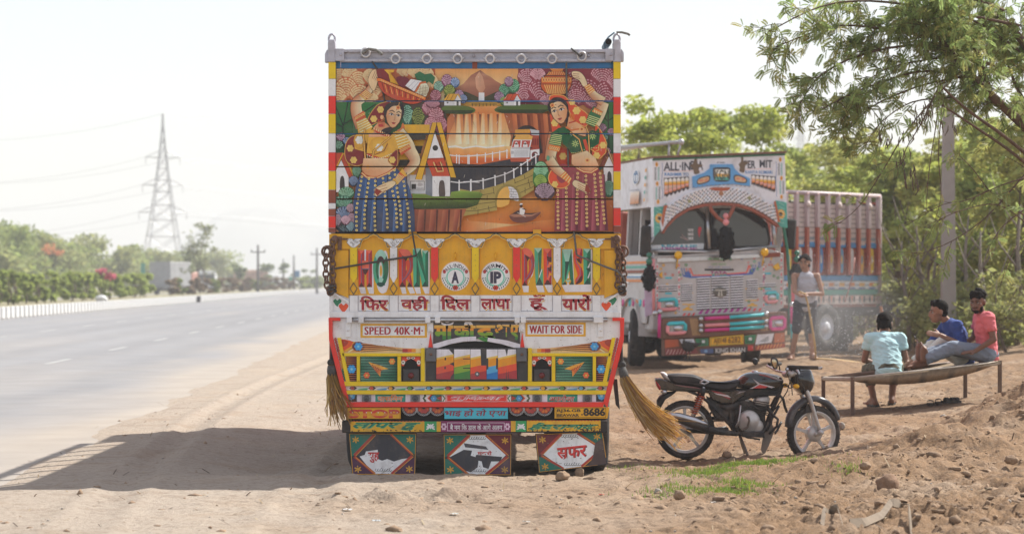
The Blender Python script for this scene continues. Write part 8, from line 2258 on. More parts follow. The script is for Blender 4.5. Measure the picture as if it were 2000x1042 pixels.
# ---------------------------------------------------------------- people
V_=Vector
M_hair=mat('black_hair',(.009,.007,.006),rough=.9,var=.3,scale=40,bump=1,bscale=70,spec=.15)
M_eye=mat('eye_white',(.55,.53,.5),rough=.2,var=0);M_iris=mat('dark_iris',(.02,.012,.008),rough=.15,var=0)
def skinmat(name,c):return mat(name,c,rough=.55,var=.12,scale=14,bump=.12,bscale=120)
def rot_to(d):
 return Vector(d).to_track_quat('Z','Y').to_matrix()
def organic(name,prims,m,parent,vox=.010,sm=6,fold=0.0):
 """one continuous skin grown over tapered limbs and ellipsoids"""
 b=MB()
 for p in prims:
  if p[0]=='c':
   _,a,c,r0,r1=p[:5];b.tube([a,c],[r0,r1],12)
   if len(p)<6:b.sph(a,r0,12,8);b.sph(c,r1,12,8)
  else:
   _,c,r,R_=p if len(p)==4 else(*p,None)
   if R_ is None:b.sph(c,r,16,10)
   else:
    n0=len(b.v);b.sph((0,0,0),r,16,10)
    for i in range(n0,len(b.v)):b.v[i]=Vector(c)+R_@b.v[i]
 o=b.build(name,m,parent,fixn=False)
 r=o.modifiers.new('r','REMESH');r.mode='VOXEL';r.voxel_size=vox;r.use_smooth_shade=True
 s_=o.modifiers.new('s','SMOOTH');s_.factor=.5;s_.iterations=sm
 dg=bpy.context.evaluated_depsgraph_get();dg.update()
 me=bpy.data.meshes.new_from_object(o.evaluated_get(dg));o.modifiers.clear();old=o.data;o.data=me;bpy.data.meshes.remove(old);me.name=name
 if not me.materials:setmats(me,m)
 if fold:
  nr_=[v.normal.copy()for v in me.vertices]
  for v,n_ in zip(me.vertices,nr_):
   c=v.co;q=V_((c.x*9+c.z*5,c.y*9-c.z*4,c.z*16));a=1-abs(mnoise.noise(q))*2.4;b_=1-abs(mnoise.noise(q*2.1+V_((7,3,1))))*2.2
   v.co=c+n_*fold*(max(-.4,a)*.7+max(-.4,b_)*.35)
  me.update()
 for p_ in me.polygons:p_.use_smooth=True
 return o
def hand(prims,w,d,up,L=.175,spread=.35,curl=.5,thumb=1):
 """palm, four unequal fingers with knuckle bends and a thumb from its side"""
 w,d=Vector(w),Vector(d).normalized();up=(Vector(up)-d*Vector(up).dot(d)).normalized();s_=d.cross(up)
 pc=w+d*.05;R_=Matrix((s_,up,d)).transposed()
 prims.append(('e',pc,(.042,.018,.058),R_))
 for k,(off,fl)in enumerate(((-.030,.062),(-.010,.075),(.010,.070),(.028,.055))):
  b0=w+d*.09+s_*off;dd=(d+s_*off*spread*8).normalized()
  b1=b0+dd*fl*.55;d2=(dd-up*curl).normalized();b2=b1+d2*fl*.6
  prims+=[('c',w+d*.06+s_*off*.8,b0,.011,.010),('c',b0,b1,.0098,.009),('c',b1,b2,.009,.0075)]
 t0=w+d*.025-s_*.03*thumb;t1=t0+(d*.5-s_*.8*thumb+up*-.15)*.045;t2=t1+(d-s_*.25*thumb)*.035
 prims+=[('c',t0,t1,.014,.012),('c',t1,t2,.011,.009)]
def foot(prims,ank,d,up,L=.24):
 ank,d,up=Vector(ank),Vector(d).normalized(),Vector(up).normalized();s_=d.cross(up)
 heel=ank-d*.05-up*.055;ball=ank+d*.12-up*.06
 prims+=[('c',ank,heel+up*.01,.042,.036),('c',ank,ball+up*.015,.042,.034),('c',heel,ball,.034,.034),('c',ball-s_*.018,ball-s_*.012+d*.01,.03,.03),('c',ball+s_*.02,ball+s_*.02,.028,.028)]
 for k in range(5):
  o_=(k-2)*.019;r=(.017,.013,.0125,.012,.0115)[k]
  prims.append(('c',ball+s_*o_,ball+s_*o_*1.15+d*(.072-.009*k),r,r*.9))
def head(prims,hc,f,u,k=1.0):
 """skull with jaw, nose, lips, brow and ears; returns the head frame"""
 f,u=Vector(f).normalized(),Vector(u).normalized();u=(u-f*u.dot(f)).normalized();r=f.cross(u);hc=Vector(hc)
 R_=Matrix((r,f,u)).transposed();q=lambda x,y,z:hc+(r*x+f*y+u*z)*k
 E_=lambda x,y,z,a,b,c:prims.append(('e',q(x,y,z),(a*k,b*k,c*k),R_))
 E_(0,-.012,.03,.076,.094,.088);E_(0,.028,-.045,.058,.062,.072);E_(0,.055,-.088,.032,.028,.026)
 E_(0,.070,.022,.052,.018,.012);E_(0,.092,-.018,.012,.018,.030);E_(0,.100,-.034,.019,.017,.012)
 E_(0,.082,-.062,.026,.014,.007);E_(0,.080,-.073,.022,.014,.007);E_(.045,.05,-.02,.022,.024,.02);E_(-.045,.05,-.02,.022,.024,.02)
 for s_ in(-1,1):E_(s_*.080,-.012,-.008,.009,.020,.032)
 return q,R_
def face_bits(par,q,R_,k,beard,skin,hair_col):
 b=MB()
 for s_ in(-1,1):b.sph(q(s_*.031,.072,.002),.0115*k,8,6)
 b.build('eyes',M_eye,par)
 b=MB()
 for s_ in(-1,1):b.sph(q(s_*.031,.0805,.001),.0062*k,8,6);b.tube([q(s_*.012,.086,.024),q(s_*.032,.088,.030),q(s_*.054,.074,.022)],[.004,.005,.003],5);b.tube([q(s_*.018,.081,.008),q(s_*.032,.084,.011),q(s_*.046,.076,.005)],.003,4)
 b.build('eyebrows',M_iris,par)
 b=MB();b.tube([q(-.022,.092,-.066),q(0,.098,-.065),q(.022,.092,-.066)],[.003,.007,.003],6);b.tube([q(-.018,.091,-.074),q(0,.096,-.075),q(.018,.091,-.074)],[.003,.006,.003],6);b.build('lips',mat('lips_brown',(.16,.07,.055),rough=.5),par)
 if beard:
  pr_=[]
  E_=lambda x,y,z,a,b_,c:pr_.append(('e',q(x,y,z),(a*k,b_*k,c*k),R_))
  E_(0,.060,-.092,.034,.030,.028);E_(.046,.025,-.07,.020,.035,.035);E_(-.046,.025,-.07,.020,.035,.035)
  for x in(-.022,0,.022):E_(x,.092-abs(x)*.3,-.052,.014,.008,.006)
  organic('beard',pr_,M_hair,par,.007,2)
def hair_cap(par,q,R_,k,style,seed=1):
 pr_=[];rng=np.random.default_rng(seed)
 E_=lambda x,y,z,a,b,c:pr_.append(('e',q(x,y,z),(a*k,b*k,c*k),R_))
 E_(0,-.030,.054,.084,.090,.084)
 if style!='fade':E_(0,-.052,.0,.076,.060,.066)
 if style=='tousled':
  for s_ in range(60):x,y,z=rng.normal(size=3);l=sqrt(x*x+y*y+z*z);pr_.append(('e',q(x/l*.080,-.020+y/l*.090,.066+abs(z)/l*.076),(.022*k,.018*k,.02*k),rot_to((x,y,z))))if y/l<.85 else None
  for x in(-.05,-.02,.01,.04):E_(x,.058,.070-abs(x)*.2,.022,.022,.026)
 elif style=='quiff':
  for s_ in range(22):x,y=rng.uniform(-.05,.05),rng.uniform(-.06,.06);pr_.append(('e',q(x,y,.118-y*y*3),(.012*k,.016*k,.03*k),R_))
  for x in(-.04,-.013,.013,.04):E_(x,.052,.092,.020,.022,.032)
 else:
  for s_ in range(36):x,y=rng.uniform(-.075,.075),rng.uniform(-.10,.06);pr_.append(('e',q(x,y,.092-(x*x+y*y)*6),(.022*k,.032*k,.020*k),R_))
  for x in(-.05,-.02,.02,.05):E_(x,.050,.078,.022,.026,.024)
  for z in(.02,-.02,-.045):E_(.068,-.03,z,.014,.028,.03);E_(-.068,-.03,z,.014,.028,.03);E_(0,-.09,z,.06,.02,.03)
 return organic('hair',pr_,M_hair,par,.008,2)
def limbp(J,names,rs):return[('c',J[a],J[b],r0,r1)for a,b,r0,r1 in((names[i],names[i+1],rs[i],rs[i+1])for i in range(len(names)-1))]
def torso(J,k=1.0,infl=0.0):
 H,Cx,N=J['H'],J['C'],J['N'];ax=(N-H).normalized();R_=Matrix((J['side'],J['side'].cross(ax)*-1,ax)).transposed();i_=infl
 return[('e',H+ax*.02,(.155+i_,.105+i_,.12+i_),R_),('e',H.lerp(Cx,.5),(.145+i_,.10+i_,.16+i_),R_),('e',Cx,(.170+i_,.112+i_,.15+i_),R_),('c',J['sl'],J['sr'],.062+i_,.062+i_),('e',Cx.lerp(N,.6),(.135+i_,.085+i_,.08+i_),R_)]
def person(label,J,skin,shirt,trousers,hairstyle,f,u,beard=False,sleeve=.55,leg=(('hl','kl','al',1.0),('hr','kr','ar',1.0)),feet=(),hands=(),seed=1,hk=1.10,group=None,vest=False,shorts_r=(.100,.075,.058),shirtdrop=.06):
 H=J['H'];root=thing('person',label,'person',H)
 J={k:(Vector(v)-H if k not in('side',)else Vector(v).normalized())for k,v in J.items()}
 pr_=torso(J,infl=-.012)+[('c',J['N']-(J['N']-J['C'])*.1,J['hd'],.056,.052)]
 for s_ in 'lr':pr_+=limbp(J,['s'+s_,'e'+s_,'w'+s_],[.052,.040,.027])+limbp(J,['h'+s_,'k'+s_,'a'+s_],[.085,.056,.040])
 for wn_,d,up,cu,th in hands:hand(pr_,J[wn_],d,up,curl=cu,thumb=th)
 for an,d,up in feet:foot(pr_,J[an],d,up)
 q,R_=head(pr_,J['hd'],f,u,hk)
 organic('body',pr_,skin,root,.0085,3)
 face_bits(root,q,R_,hk,beard,skin,None);hair_cap(root,q,R_,hk,hairstyle,seed)
 sp=torso(J,infl=.016)
 ax=(J['N']-J['H']).normalized();sp.append(('c',J['C'],J['N']-ax*.035,.09,.072));sp.append(('e',J['H']-ax*shirtdrop,(.168,.122,.09),Matrix((J['side'],J['side'].cross(ax)*-1,ax)).transposed()))
 if not vest:
  for s_ in 'lr':
   a,e,w=J['s'+s_],J['e'+s_],J['w'+s_]
   sp.append(('c',a,a.lerp(e,min(1,sleeve)),.070,.066,'flat'));sp.append(('e',a,(.072,.072,.072)))
   if sleeve>1:sp+=[('e',e,(.06,.06,.06)),('c',e,e.lerp(w,sleeve-1),.058,.052,'flat')]
 sp+=[('c',J['H']+(J['C']-J['H'])*f_+J['side']*x_,J['C'].lerp(J['N'],.25)+J['side']*x_*1.15,.105,.088)for f_ in(.0,)for x_ in(-.075,.075)]+[('c',J['H'],J['C'],.125,.125)]
 if vest:sp=[q_ for q_ in sp if not(q_[0]=='c' and q_[3]<.08)]
 organic('shirt',sp,shirt,root,.010,14,.011)
 tp=[('e',J['H']-ax*.03,(.172,.125,.12),Matrix((J['side'],J['side'].cross(ax)*-1,ax)).transposed())]
 for hn,kn,an,fr in leg:
  h_,k_,a_=J[hn],J[kn],J[an];tp+=[('c',h_,k_,shorts_r[0],shorts_r[1]),('c',k_,k_.lerp(a_,fr),shorts_r[1],shorts_r[2],'flat'),('c',J['H'],h_,.12,.10)]
 organic('trousers',tp,trousers,root,.010,5,.011)
 return root
V_=Vector
def clothm(name,c,**k):return mat(name,c,rough=.9,var=.12,scale=5,bump=.8,bscale=16,**k)
sk1=skinmat('skin_tan',(.30,.155,.095));sk2=skinmat('skin_brown',(.23,.115,.07));sk3=skinmat('skin_dark',(.19,.095,.06))
FL,FR,BL,BR=V_((3.985,28.3,.45)),V_((5.805,28.77,.625)),V_((3.76,29.2,.42)),V_((5.56,29.66,.61))
cot=thing('cot','low rope cot with thin iron legs and striped brown canvas, three men sitting on it','cot',FL)
M_iron=mat('brown_iron',(.14,.095,.07),rough=.7,metal=.2,var=.25,dirt=.4,dirtcol=(.3,.22,.15));M_rail=mat('pale_webbing',(.40,.35,.29),rough=.95,var=.2,bump=.6,bscale=120)
for p in(FL,FR,BL,BR):
 b=MB();z0=gh(p.x,p.y)-.03;b.box((p.x-FL.x,p.y-FL.y,(z0+p.z+.03)/2-FL.z),(.044,.044,p.z+.03-z0),bev=.004);b.build('leg',M_iron,cot)
for a,c in((FL,FR),(BL,BR),(FL,BL),(FR,BR)):
 b=MB();b.tube([a-FL,c-FL],.026,8);b.build('rail',M_rail if a is FL else M_iron,cot)
nu,nv=26,12;Vc,Cc2=[],[]
for j in range(nv+1):
 for i in range(nu+1):
  u,v=i/nu,j/nv;p=FL.lerp(FR,u).lerp(BL.lerp(BR,u),v);sag=.085*sin(pi*min(1,u*1.02))**.8*(1-.35*abs(2*v-1))
  Vc.append(p-FL+V_((0,0,-sag+.012+(.02 if j in(0,nv)else 0))));st=((i+j)%6==0);Cc2.append((.07,.055,.045)if st else((.36,.29,.21)if u<.22 else(.27,.20,.13)))
for i in range(nu+1):
 u=i/nu;p=FL.lerp(FR,u);Vc.append(p-FL+V_((.01,-.035,.01)));Cc2.append((.36,.29,.21)if u<.25 else(.28,.21,.14))
for i in range(nu+1):
 u=i/nu;p=FL.lerp(FR,u);Vc.append(p-FL+V_((.01,.03,-.02-.115*sin(pi*min(1,u*1.06))**.7)));Cc2.append((.06,.05,.04)if i%5==2 else(.26,.185,.115))
top=[(j*(nu+1)+i,j*(nu+1)+i+1,(j+1)*(nu+1)+i+1,(j+1)*(nu+1)+i)for j in range(nv)for i in range(nu)]
o1=(nv+1)*(nu+1);o2=o1+nu+1
top+=[(o1+i,o1+i+1,i+1,i)for i in range(nu)]+[(o2+i,o2+i+1,o1+i+1,o1+i)for i in range(nu)]
cv=np_obj('canvas',Vc,top,mat('woven_canvas',None,rough=.95,attr=True,var=.2,scale=30,bump=.7,bscale=150),cot,smooth=True,col=Cc2)
sd=cv.modifiers.new('thickness','SOLIDIFY');sd.thickness=.014
H=V_((4.57,29.40,.53))
J={'H':H,'C':H+V_((0,.16,.24)),'N':H+V_((0,.29,.41)),'hd':H+V_((.02,.37,.53)),'sl':H+V_((-.185,.22,.36)),'sr':H+V_((.185,.22,.36)),'el':H+V_((-.25,.26,.10)),'er':H+V_((.25,.16,.09)),'wl':H+V_((-.06,.42,.04)),'wr':H+V_((.27,.02,-.04)),'hl':H+V_((-.10,.02,-.01)),'hr':H+V_((.10,.02,-.01)),'kl':H+V_((-.19,.36,-.02)),'kr':H+V_((.14,.40,-.04)),'al':H+V_((-.13,.28,-.42)),'ar':H+V_((.10,.32,-.42)),'side':V_((1,0,0))}
gz=gh(4.44,29.7)+.075;J['al'].z=gz+.02;J['ar'].z=gh(4.67,29.7)+.095
M_camo=mat('camouflage',(.10,.10,.07),rough=.95,var=.75,scale=16,bump=.4,bscale=20)
person('man in a pale blue t-shirt and camouflage shorts sitting with his back to the camera',J,sk2,clothm('pale_blue_cotton','#a9ccd0'),M_camo,'short',(.35,1,-.35),(0,.3,1),sleeve=.52,leg=(('hl','kl','al',.55),('hr','kr','ar',.5)),feet=(('al',(-.3,1,0),(0,0,1)),('ar',(.25,1,0),(0,0,1))),hands=(('wl',(.6,.3,-.2),(0,0,1),.5,1),('wr',(.5,-.6,-.15),(0,0,1),.2,-1)),seed=2)
def sandal(par,p,d,m,up=0):
 d=V_(d).normalized();s_=V_((d.y,-d.x,0));p=V_(p);b=MB()
 out=[p+d*a+s_*c for a,c in((-.12,-.03),(-.13,0),(-.12,.03),(0,.032),(.08,.045),(.13,.03),(.145,0),(.13,-.03),(.08,-.042),(0,-.03))]
 b.prism([(o.x,o.y)for o in out],p.z,p.z+.028,'xy')
 for a in(-.06,.02,.075):
  c=p+d*a;b.loft([[tuple(c+s_*x+d*dx+V_((0,0,z+dz)))for dx,dz in((-.022,0),(.022,0),(.022,.006),(-.022,.006))]for x,z in((-.044,.015),(-.034,.05),(0,.062),(.034,.05),(.044,.015))],smooth=False)
 return b
me_=[o for o in bpy.data.objects if o.get('label','').startswith('man in a pale')][0]
for an,d in(('al',(-.3,1,0)),('ar',(.25,1,0))):
 p=J[an]-H;b=sandal(None,(p.x,p.y+.03,p.z-.10),d,None);b.build('sandal',M_satin,me_)
H=V_((5.46,29.30,.68))
J={'H':H,'C':H+V_((-.08,0,.27)),'N':H+V_((-.19,0,.43)),'hd':H+V_((-.30,-.02,.54)),'sl':H+V_((-.10,-.185,.37)),'sr':H+V_((-.16,.185,.37)),'el':H+V_((-.06,-.27,.15)),'wl':H+V_((-.33,-.34,.27)),'er':H+V_((-.36,.16,.14)),'wr':H+V_((-.40,.06,-.03)),'hl':H+V_((-.03,-.10,0)),'hr':H+V_((-.03,.10,0)),'kl':H+V_((-.24,-.10,.19)),'kr':H+V_((-.34,.14,.14)),'al':H+V_((-.50,-.02,-.04)),'ar':H+V_((-.55,.16,-.06)),'side':V_((0,-1,0))}
person('man in a navy blue shirt leaning forward and gesturing with his open hand',J,sk1,clothm('navy_cotton','#2c4380'),clothm('pale_grey_cotton','#c9ccc6'),'quiff',(-1,-.12,-.05),(-.1,0,1),sleeve=1.25,hands=(('wl',(-1,-.1,.18),(-.1,-.75,.5),.05,-1),('wr',(-.5,0,-.6),(-.6,0,.6),.4,1)),feet=(('al',(-1,-.2,-.1),(0,0,1)),('ar',(-1,.1,-.1),(0,0,1))),seed=4)
H=V_((5.70,28.98,.735))
J={'H':H,'C':H+V_((-.03,0,.28)),'N':H+V_((-.08,-.02,.47)),'hd':H+V_((-.13,-.05,.61)),'sl':H+V_((-.03,-.20,.42)),'sr':H+V_((-.06,.19,.42)),'el':H+V_((.02,-.27,.17)),'wl':H+V_((-.20,-.25,.03)),'er':H+V_((-.12,.22,.18)),'wr':H+V_((-.28,.10,.10)),'hl':H+V_((-.02,-.10,-.01)),'hr':H+V_((-.02,.09,-.01)),'kl':H+V_((-.43,-.13,.07)),'kr':H+V_((-.42,.05,.06)),'al':H+V_((-.80,-.17,-.07)),'ar':H+V_((-.83,-.02,-.05)),'side':V_((0,-1,0))}
person('bearded man in a pink t-shirt and grey jeans with bare feet stretched along the cot',J,sk3,clothm('pink_cotton','#c96a70'),clothm('grey_denim','#75808f'),'tousled',(-.55,-.85,-.12),(-.05,0,1),beard=True,sleeve=.62,leg=(('hl','kl','al',.93),('hr','kr','ar',.93)),hands=(('wl',(-.9,-.1,-.1),(0,-.3,1),.3,1),('wr',(-.7,-.6,0),(0,0,1),.3,-1)),feet=(('al',(-.42,-.35,.85),(-.9,-.05,-.4)),('ar',(-.35,.1,.9),(-.9,0,-.35))),seed=7,shorts_r=(.108,.082,.070))
px_,Yd=1573,40.6
H=V_(((px_-1000)/F*Yd,Yd,0));g0=gh(H.x,H.y);H.z=g0+.94
J={'H':H,'C':H+V_((.02,0,.30)),'N':H+V_((0,-.01,.52)),'hd':H+V_((-.02,-.05,.68)),'sl':H+V_((-.19,-.02,.46)),'sr':H+V_((.20,0,.46)),'el':H+V_((-.20,-.16,.20)),'wl':H+V_((-.10,-.34,.12)),'er':H+V_((.27,-.10,.16)),'wr':H+V_((-.02,-.26,.16)),'hl':H+V_((-.10,0,0)),'hr':H+V_((.10,0,0)),'kl':H+V_((-.16,-.08,-.44)),'kr':H+V_((.10,.02,-.44)),'al':H+V_((-.22,.02,-.86)),'ar':H+V_((.12,.05,-.86)),'side':V_((1,0,0))}
person('barefoot man in a grey vest and dark shorts holding a hose beside the white truck',J,sk1,clothm('grey_vest','#9a9aa2'),clothm('dark_shorts','#3a3a40'),'short',(-.4,-1,-.05),(0,0,1),vest=True,leg=(('hl','kl','al',.10),('hr','kr','ar',.10)),hands=(('wl',(.3,-.6,.1),(0,0,1),.7,-1),('wr',(-.6,-.5,0),(0,0,1),.7,1)),feet=(('al',(-.5,-1,0),(0,0,1)),('ar',(.3,-1,0),(0,0,1))),seed=9)
b=MB();p=V_((-.05,-.36,.16));pts=[H+p+V_((-.12,-.2,.04)),H+p,H+V_((.0,-.33,.0)),H+V_((.06,-.30,-.3)),H+V_((.13,-.25,-.7)),V_((H.x+.15,H.y-.2,g0+.02)),V_((H.x+.5,H.y+.2,gh(H.x+.5,H.y+.2)+.02)),V_((H.x+1.3,H.y+2,gh(H.x+1.3,H.y+2)+.02))]
A_=Art();b.tube(pts,.017,8);tag(b.build('hose',mat('yellow_hose',(.42,.27,.10),rough=.5)),'thin ochre garden hose held by the man in the vest','hose')
M_sole=mat('sandal_black',(.03,.028,.027),rough=.8,dirt=.5,dirtcol=(.3,.22,.15))
for i,(px,py,d,lb)in enumerate(((1817,797,(.2,1,0),'black strapped sandal standing under the cot, left of the pair'),(1833,794,(.15,1,0),'black strapped sandal standing under the cot, right of the pair'),(1857,801,(1,.35,0),'single flat sandal lying askew right of the pair under the cot'))):
 Ys=28.9+i*.02;x=(px-1000)/F*Ys;z=gh(x,Ys)
 b=sandal(None,(0,0,0),d,None);o=b.build('sandal',M_sole,loc=(x,Ys,z+.005));tag(o,lb,'sandal')
rng=np.random.default_rng(12);n=800;c0=V_((H.x+.55,H.y-.2,g0+.75));V,Fc=[],[]
q=np.stack([rng.normal(size=n)*.62+c0.x,rng.normal(size=n)*.35+c0.y,np.abs(rng.normal(size=n))*.75+g0+.05],1);s_=.0035+.006*rng.random(n)**3
oct_=np.array([(1,0,0),(-1,0,0),(0,1,0),(0,-1,0),(0,0,1),(0,0,-1)]);tri=np.array([(0,2,4),(2,1,4),(1,3,4),(3,0,4),(2,0,5),(1,2,5),(3,1,5),(0,3,5)])
V=(q[:,None,:]+oct_[None]*s_[:,None,None]).reshape(-1,3);Fc=(tri[None]+(np.arange(n)*6)[:,None,None]).reshape(-1,3)
tag(np_obj('water_drops',V,Fc,mat('water_drop',(.8,.82,.84),rough=.1,var=0,trans=.5)),kind='stuff')
m=bpy.data.materials.new('spray_mist');m.use_nodes=True;N,L=m.node_tree.nodes,m.node_tree.links;N.clear()
out=N.new('ShaderNodeOutputMaterial');v=N.new('ShaderNodeVolumePrincipled');v.inputs['Color'].default_value=(.95,.96,.97,1);L.new(v.outputs[0],out.inputs['Volume'])
tc=N.new('ShaderNodeTexCoord');nz=N.new('ShaderNodeTexNoise');nz.inputs['Scale'].default_value=1.3;L.new(tc.outputs['Object'],nz.inputs['Vector'])
ln=N.new('ShaderNodeVectorMath');ln.operation='LENGTH';L.new(tc.outputs['Object'],ln.inputs[0]);mr_=N.new('ShaderNodeMapRange');mr_.inputs[1].default_value=1.0;mr_.inputs[2].default_value=.2;mr_.inputs[3].default_value=0;mr_.inputs[4].default_value=MIST if 'MIST' in globals()else.30;L.new(ln.outputs['Value'],mr_.inputs[0])
mm=N.new('ShaderNodeMath');mm.operation='MULTIPLY';L.new(mr_.outputs[0],mm.inputs[0]);L.new(nz.outputs['Fac'],mm.inputs[1]);L.new(mm.outputs[0],v.inputs['Density'])
b=MB();b.sph((0,0,0),1.0,24,16);o=b.build('spray_mist',m,loc=(H.x+.35,H.y-.1,g0+.75));o.scale=(1.5,1.1,1.15);tag(o,kind='stuff')
# ---------------------------------------------------------------- near thorn tree reaching in from the right
TY=26.0
rng=np.random.default_rng(21)
near=thing('thorn_tree','near feathery thorn tree reaching in from the right picture edge over the cot','tree',(6.9,27.0,gh(6.9,27.0)))
T0=near.location
def nb(s,Y0=TY,Y1=None):
 p=[tuple(float(q)for q in w.split(','))for w in s.split()];n=len(p);Y1=Y0 if Y1 is None else Y1
 return[P(a,b_,Y0+(Y1-Y0)*i/(n-1))-T0 for i,(a,b_)in enumerate(p)]
wood_b=MB()
wood_b.tube([(0,0,-.2),(-.05,0,.9),(.05,-.2,2.0),P(2060,300,26.6)-T0],[.15,.12,.10,.08],10)
def branch(s,r0,r1,Y0=26.3,Y1=25.5):
 A_=Art();p=[tuple(float(q)for q in w.split(','))for w in s.split()];q=A_.curve(p,4);n=len(q)
 pts=[P(a,b_,Y0+(Y1-Y0)*i/(n-1))-T0 for i,(a,b_)in enumerate(q)]
 wood_b.tube(pts,[r0+(r1-r0)*i/(n-1)for i in range(n)],6);return pts
big=[branch('2060,300 1990,236 1930,180 1880,130 1850,90 1790,40',.068,.022),branch('2060,300 2020,120 1960,40 1900,-30',.062,.03,26.4,26.8),branch('2040,330 1960,265 1890,215 1835,165',.026,.012,26,25.2),branch('2060,370 1980,300 1900,245 1840,205',.022,.010,26,25.4),branch('1930,180 1890,60 1830,-20',.05,.02)]
M_brnear=mat('bark_brown',(.12,.075,.05),rough=.95,var=.35,scale=14,bump=.6,bscale=60)
twigs=[]
for s,r,Y0,Y1,n in(('1990,50 1850,22 1700,2 1600,14 1502,62',.018,26.5,25,26),('1900,92 1760,62 1640,50 1560,74 1516,92',.016,26,25,24),('1950,130 1800,90 1680,108 1600,150 1562,204',.018,26,25,24),('1930,175 1820,138 1700,168 1630,200 1606,214',.014,26,25,20),('1880,150 1790,170 1700,210 1660,250 1640,240',.012,26,25.2,16),('1860,190 1780,200 1720,240 1690,285',.010,26,25,12),('1850,165 1775,250 1720,340 1680,400 1640,436',.010,25.6,24.6,7),('1960,20 1850,-20 1740,-30',.02,26.5,26,18),('1990,100 1900,40 1820,30',.02,26.6,26.2,18),('1835,165 1800,240 1770,290 1750,350',.009,25.2,24.8,5),('2010,330 1930,420 1860,470 1792,498',.010,26,25,9),('2030,390 1960,440 1930,490 1922,515',.009,25.6,25,6),('2010,440 1950,400 1880,410 1810,440',.008,26,25,6),('1835,165 1830,230 1815,330 1808,420',.008,25.2,25,3),('1840,205 1833,300 1838,380 1826,430',.007,25.4,25.2,2),('1985,480 1962,530 1950,575',.005,25,24.8,2),('2040,250 1990,180 1960,100',.03,26.5,26.8,14),('2030,150 1980,110 1930,60 1870,50',.02,26.8,27,18),('1900,60 1800,20 1720,60 1650,90',.014,26,25.6,22),('1870,110 1790,120 1720,140 1660,190',.012,26,25.4,20),('2000,420 1940,380 1900,330 1870,300',.01,26,25.4,8),('1780,560 1772,585 1764,598',.004,24.8,24.8,1),('2030,340 1960,360 1890,390 1840,400 1770,440',.008,25.8,25.2,8)):
 pts=branch(s,r,r*.3,Y0,Y1);twigs.append((pts,n,s))
tw=MB();LV,LC=[],[]
leaflet=[]
for k in range(11):
 for sg in(-1,1):leaflet.append((k/11,sg))
base=np.array((.23,.32,.11))
def sprig(p,d,L,col):
 d=d/np.linalg.norm(d);a=np.cross(d,rng.normal(size=3));a/=np.linalg.norm(a);nn=np.cross(d,a)
 for t,sg in leaflet:
  c=p+d*(L*(.12+.88*t))-np.array((0,0,1))*L*.18*t*t;l=L*.36*(1-.55*abs(t-.45));w=L*.036
  e=(a*sg*.85+d*.5+nn*.15);e/=np.linalg.norm(e)
  LV.extend([c-d*w,c+e*l*.5-d*w*1.5,c+e*l,c+e*l*.5+d*w*1.5]);LC.extend([col*(.8+.4*rng.random())]*4)
def leafy(pts,n,dens):
 for i in range(n):
  f=rng.random()**.8*(len(pts)-1);j=min(len(pts)-2,int(f));p=np.array(pts[j].lerp(pts[j+1],f-j));ax=np.array(pts[j+1]-pts[j]);ax/=np.linalg.norm(ax)
  d=rng.normal(size=3)*.75+ax*.9+np.array((-.22,0,-.04));d/=np.linalg.norm(d);m=int(dens*(.5+rng.random()));q=[p]
  L=.12+.05*m*.5
  for k in range(m):
   d=d+rng.normal(size=3)*.12+np.array((0,0,-.055));d/=np.linalg.norm(d);q.append(q[-1]+d*.065)
  tw.tube([V_(x)for x in q],[.0045*(1-.6*k/m)for k in range(m+1)],4,False)
  for k in range(1,m+1):
   for r_ in range(2 if k<m else 3):
    dd=d*.6+rng.normal(size=3)*.7+np.array((0,0,-.2));yl=rng.random()
    sprig(q[k],dd,.085+.05*rng.random(),base*(.75+.7*rng.random())*np.array((1+.5*yl*yl,1,1)))
for pts,n,s in twigs:leafy(pts,int(n*(1.3 if n>15 else(1 if n>11 else.8))),5 if n>8 else 3)
for pts in big[:2]+big[4:]:leafy(pts,75,6)
wood_b.build('branches',M_brnear,near,fixn=False);tag(tw.build('twigs',M_brnear,near,fixn=False),kind='stuff')
LV=np.array(LV);np_obj('leaves',LV,np.arange(len(LV)).reshape(-1,4),leafmat('leaf_near',None,.5),near,col=np.array(LC))
b=MB()
for px,py in((1790,230),(1770,260),(1800,215),(1775,330),(1765,300),(1850,235),(1730,265),(1780,350),(1810,200)):
 for k in range(7):
  p=P(px+rng.uniform(-14,14),py+rng.uniform(-12,12),25.1)-T0;b.tube([p,p+V_((rng.uniform(-.02,.02),0,-.05)),p+V_((rng.uniform(-.04,.04),0,-.11))],[.004,.008,.003],5)
tag(b.build('seed_pods',mat('dry_pod',(.13,.10,.07),rough=.9,var=.3),near),kind='stuff')
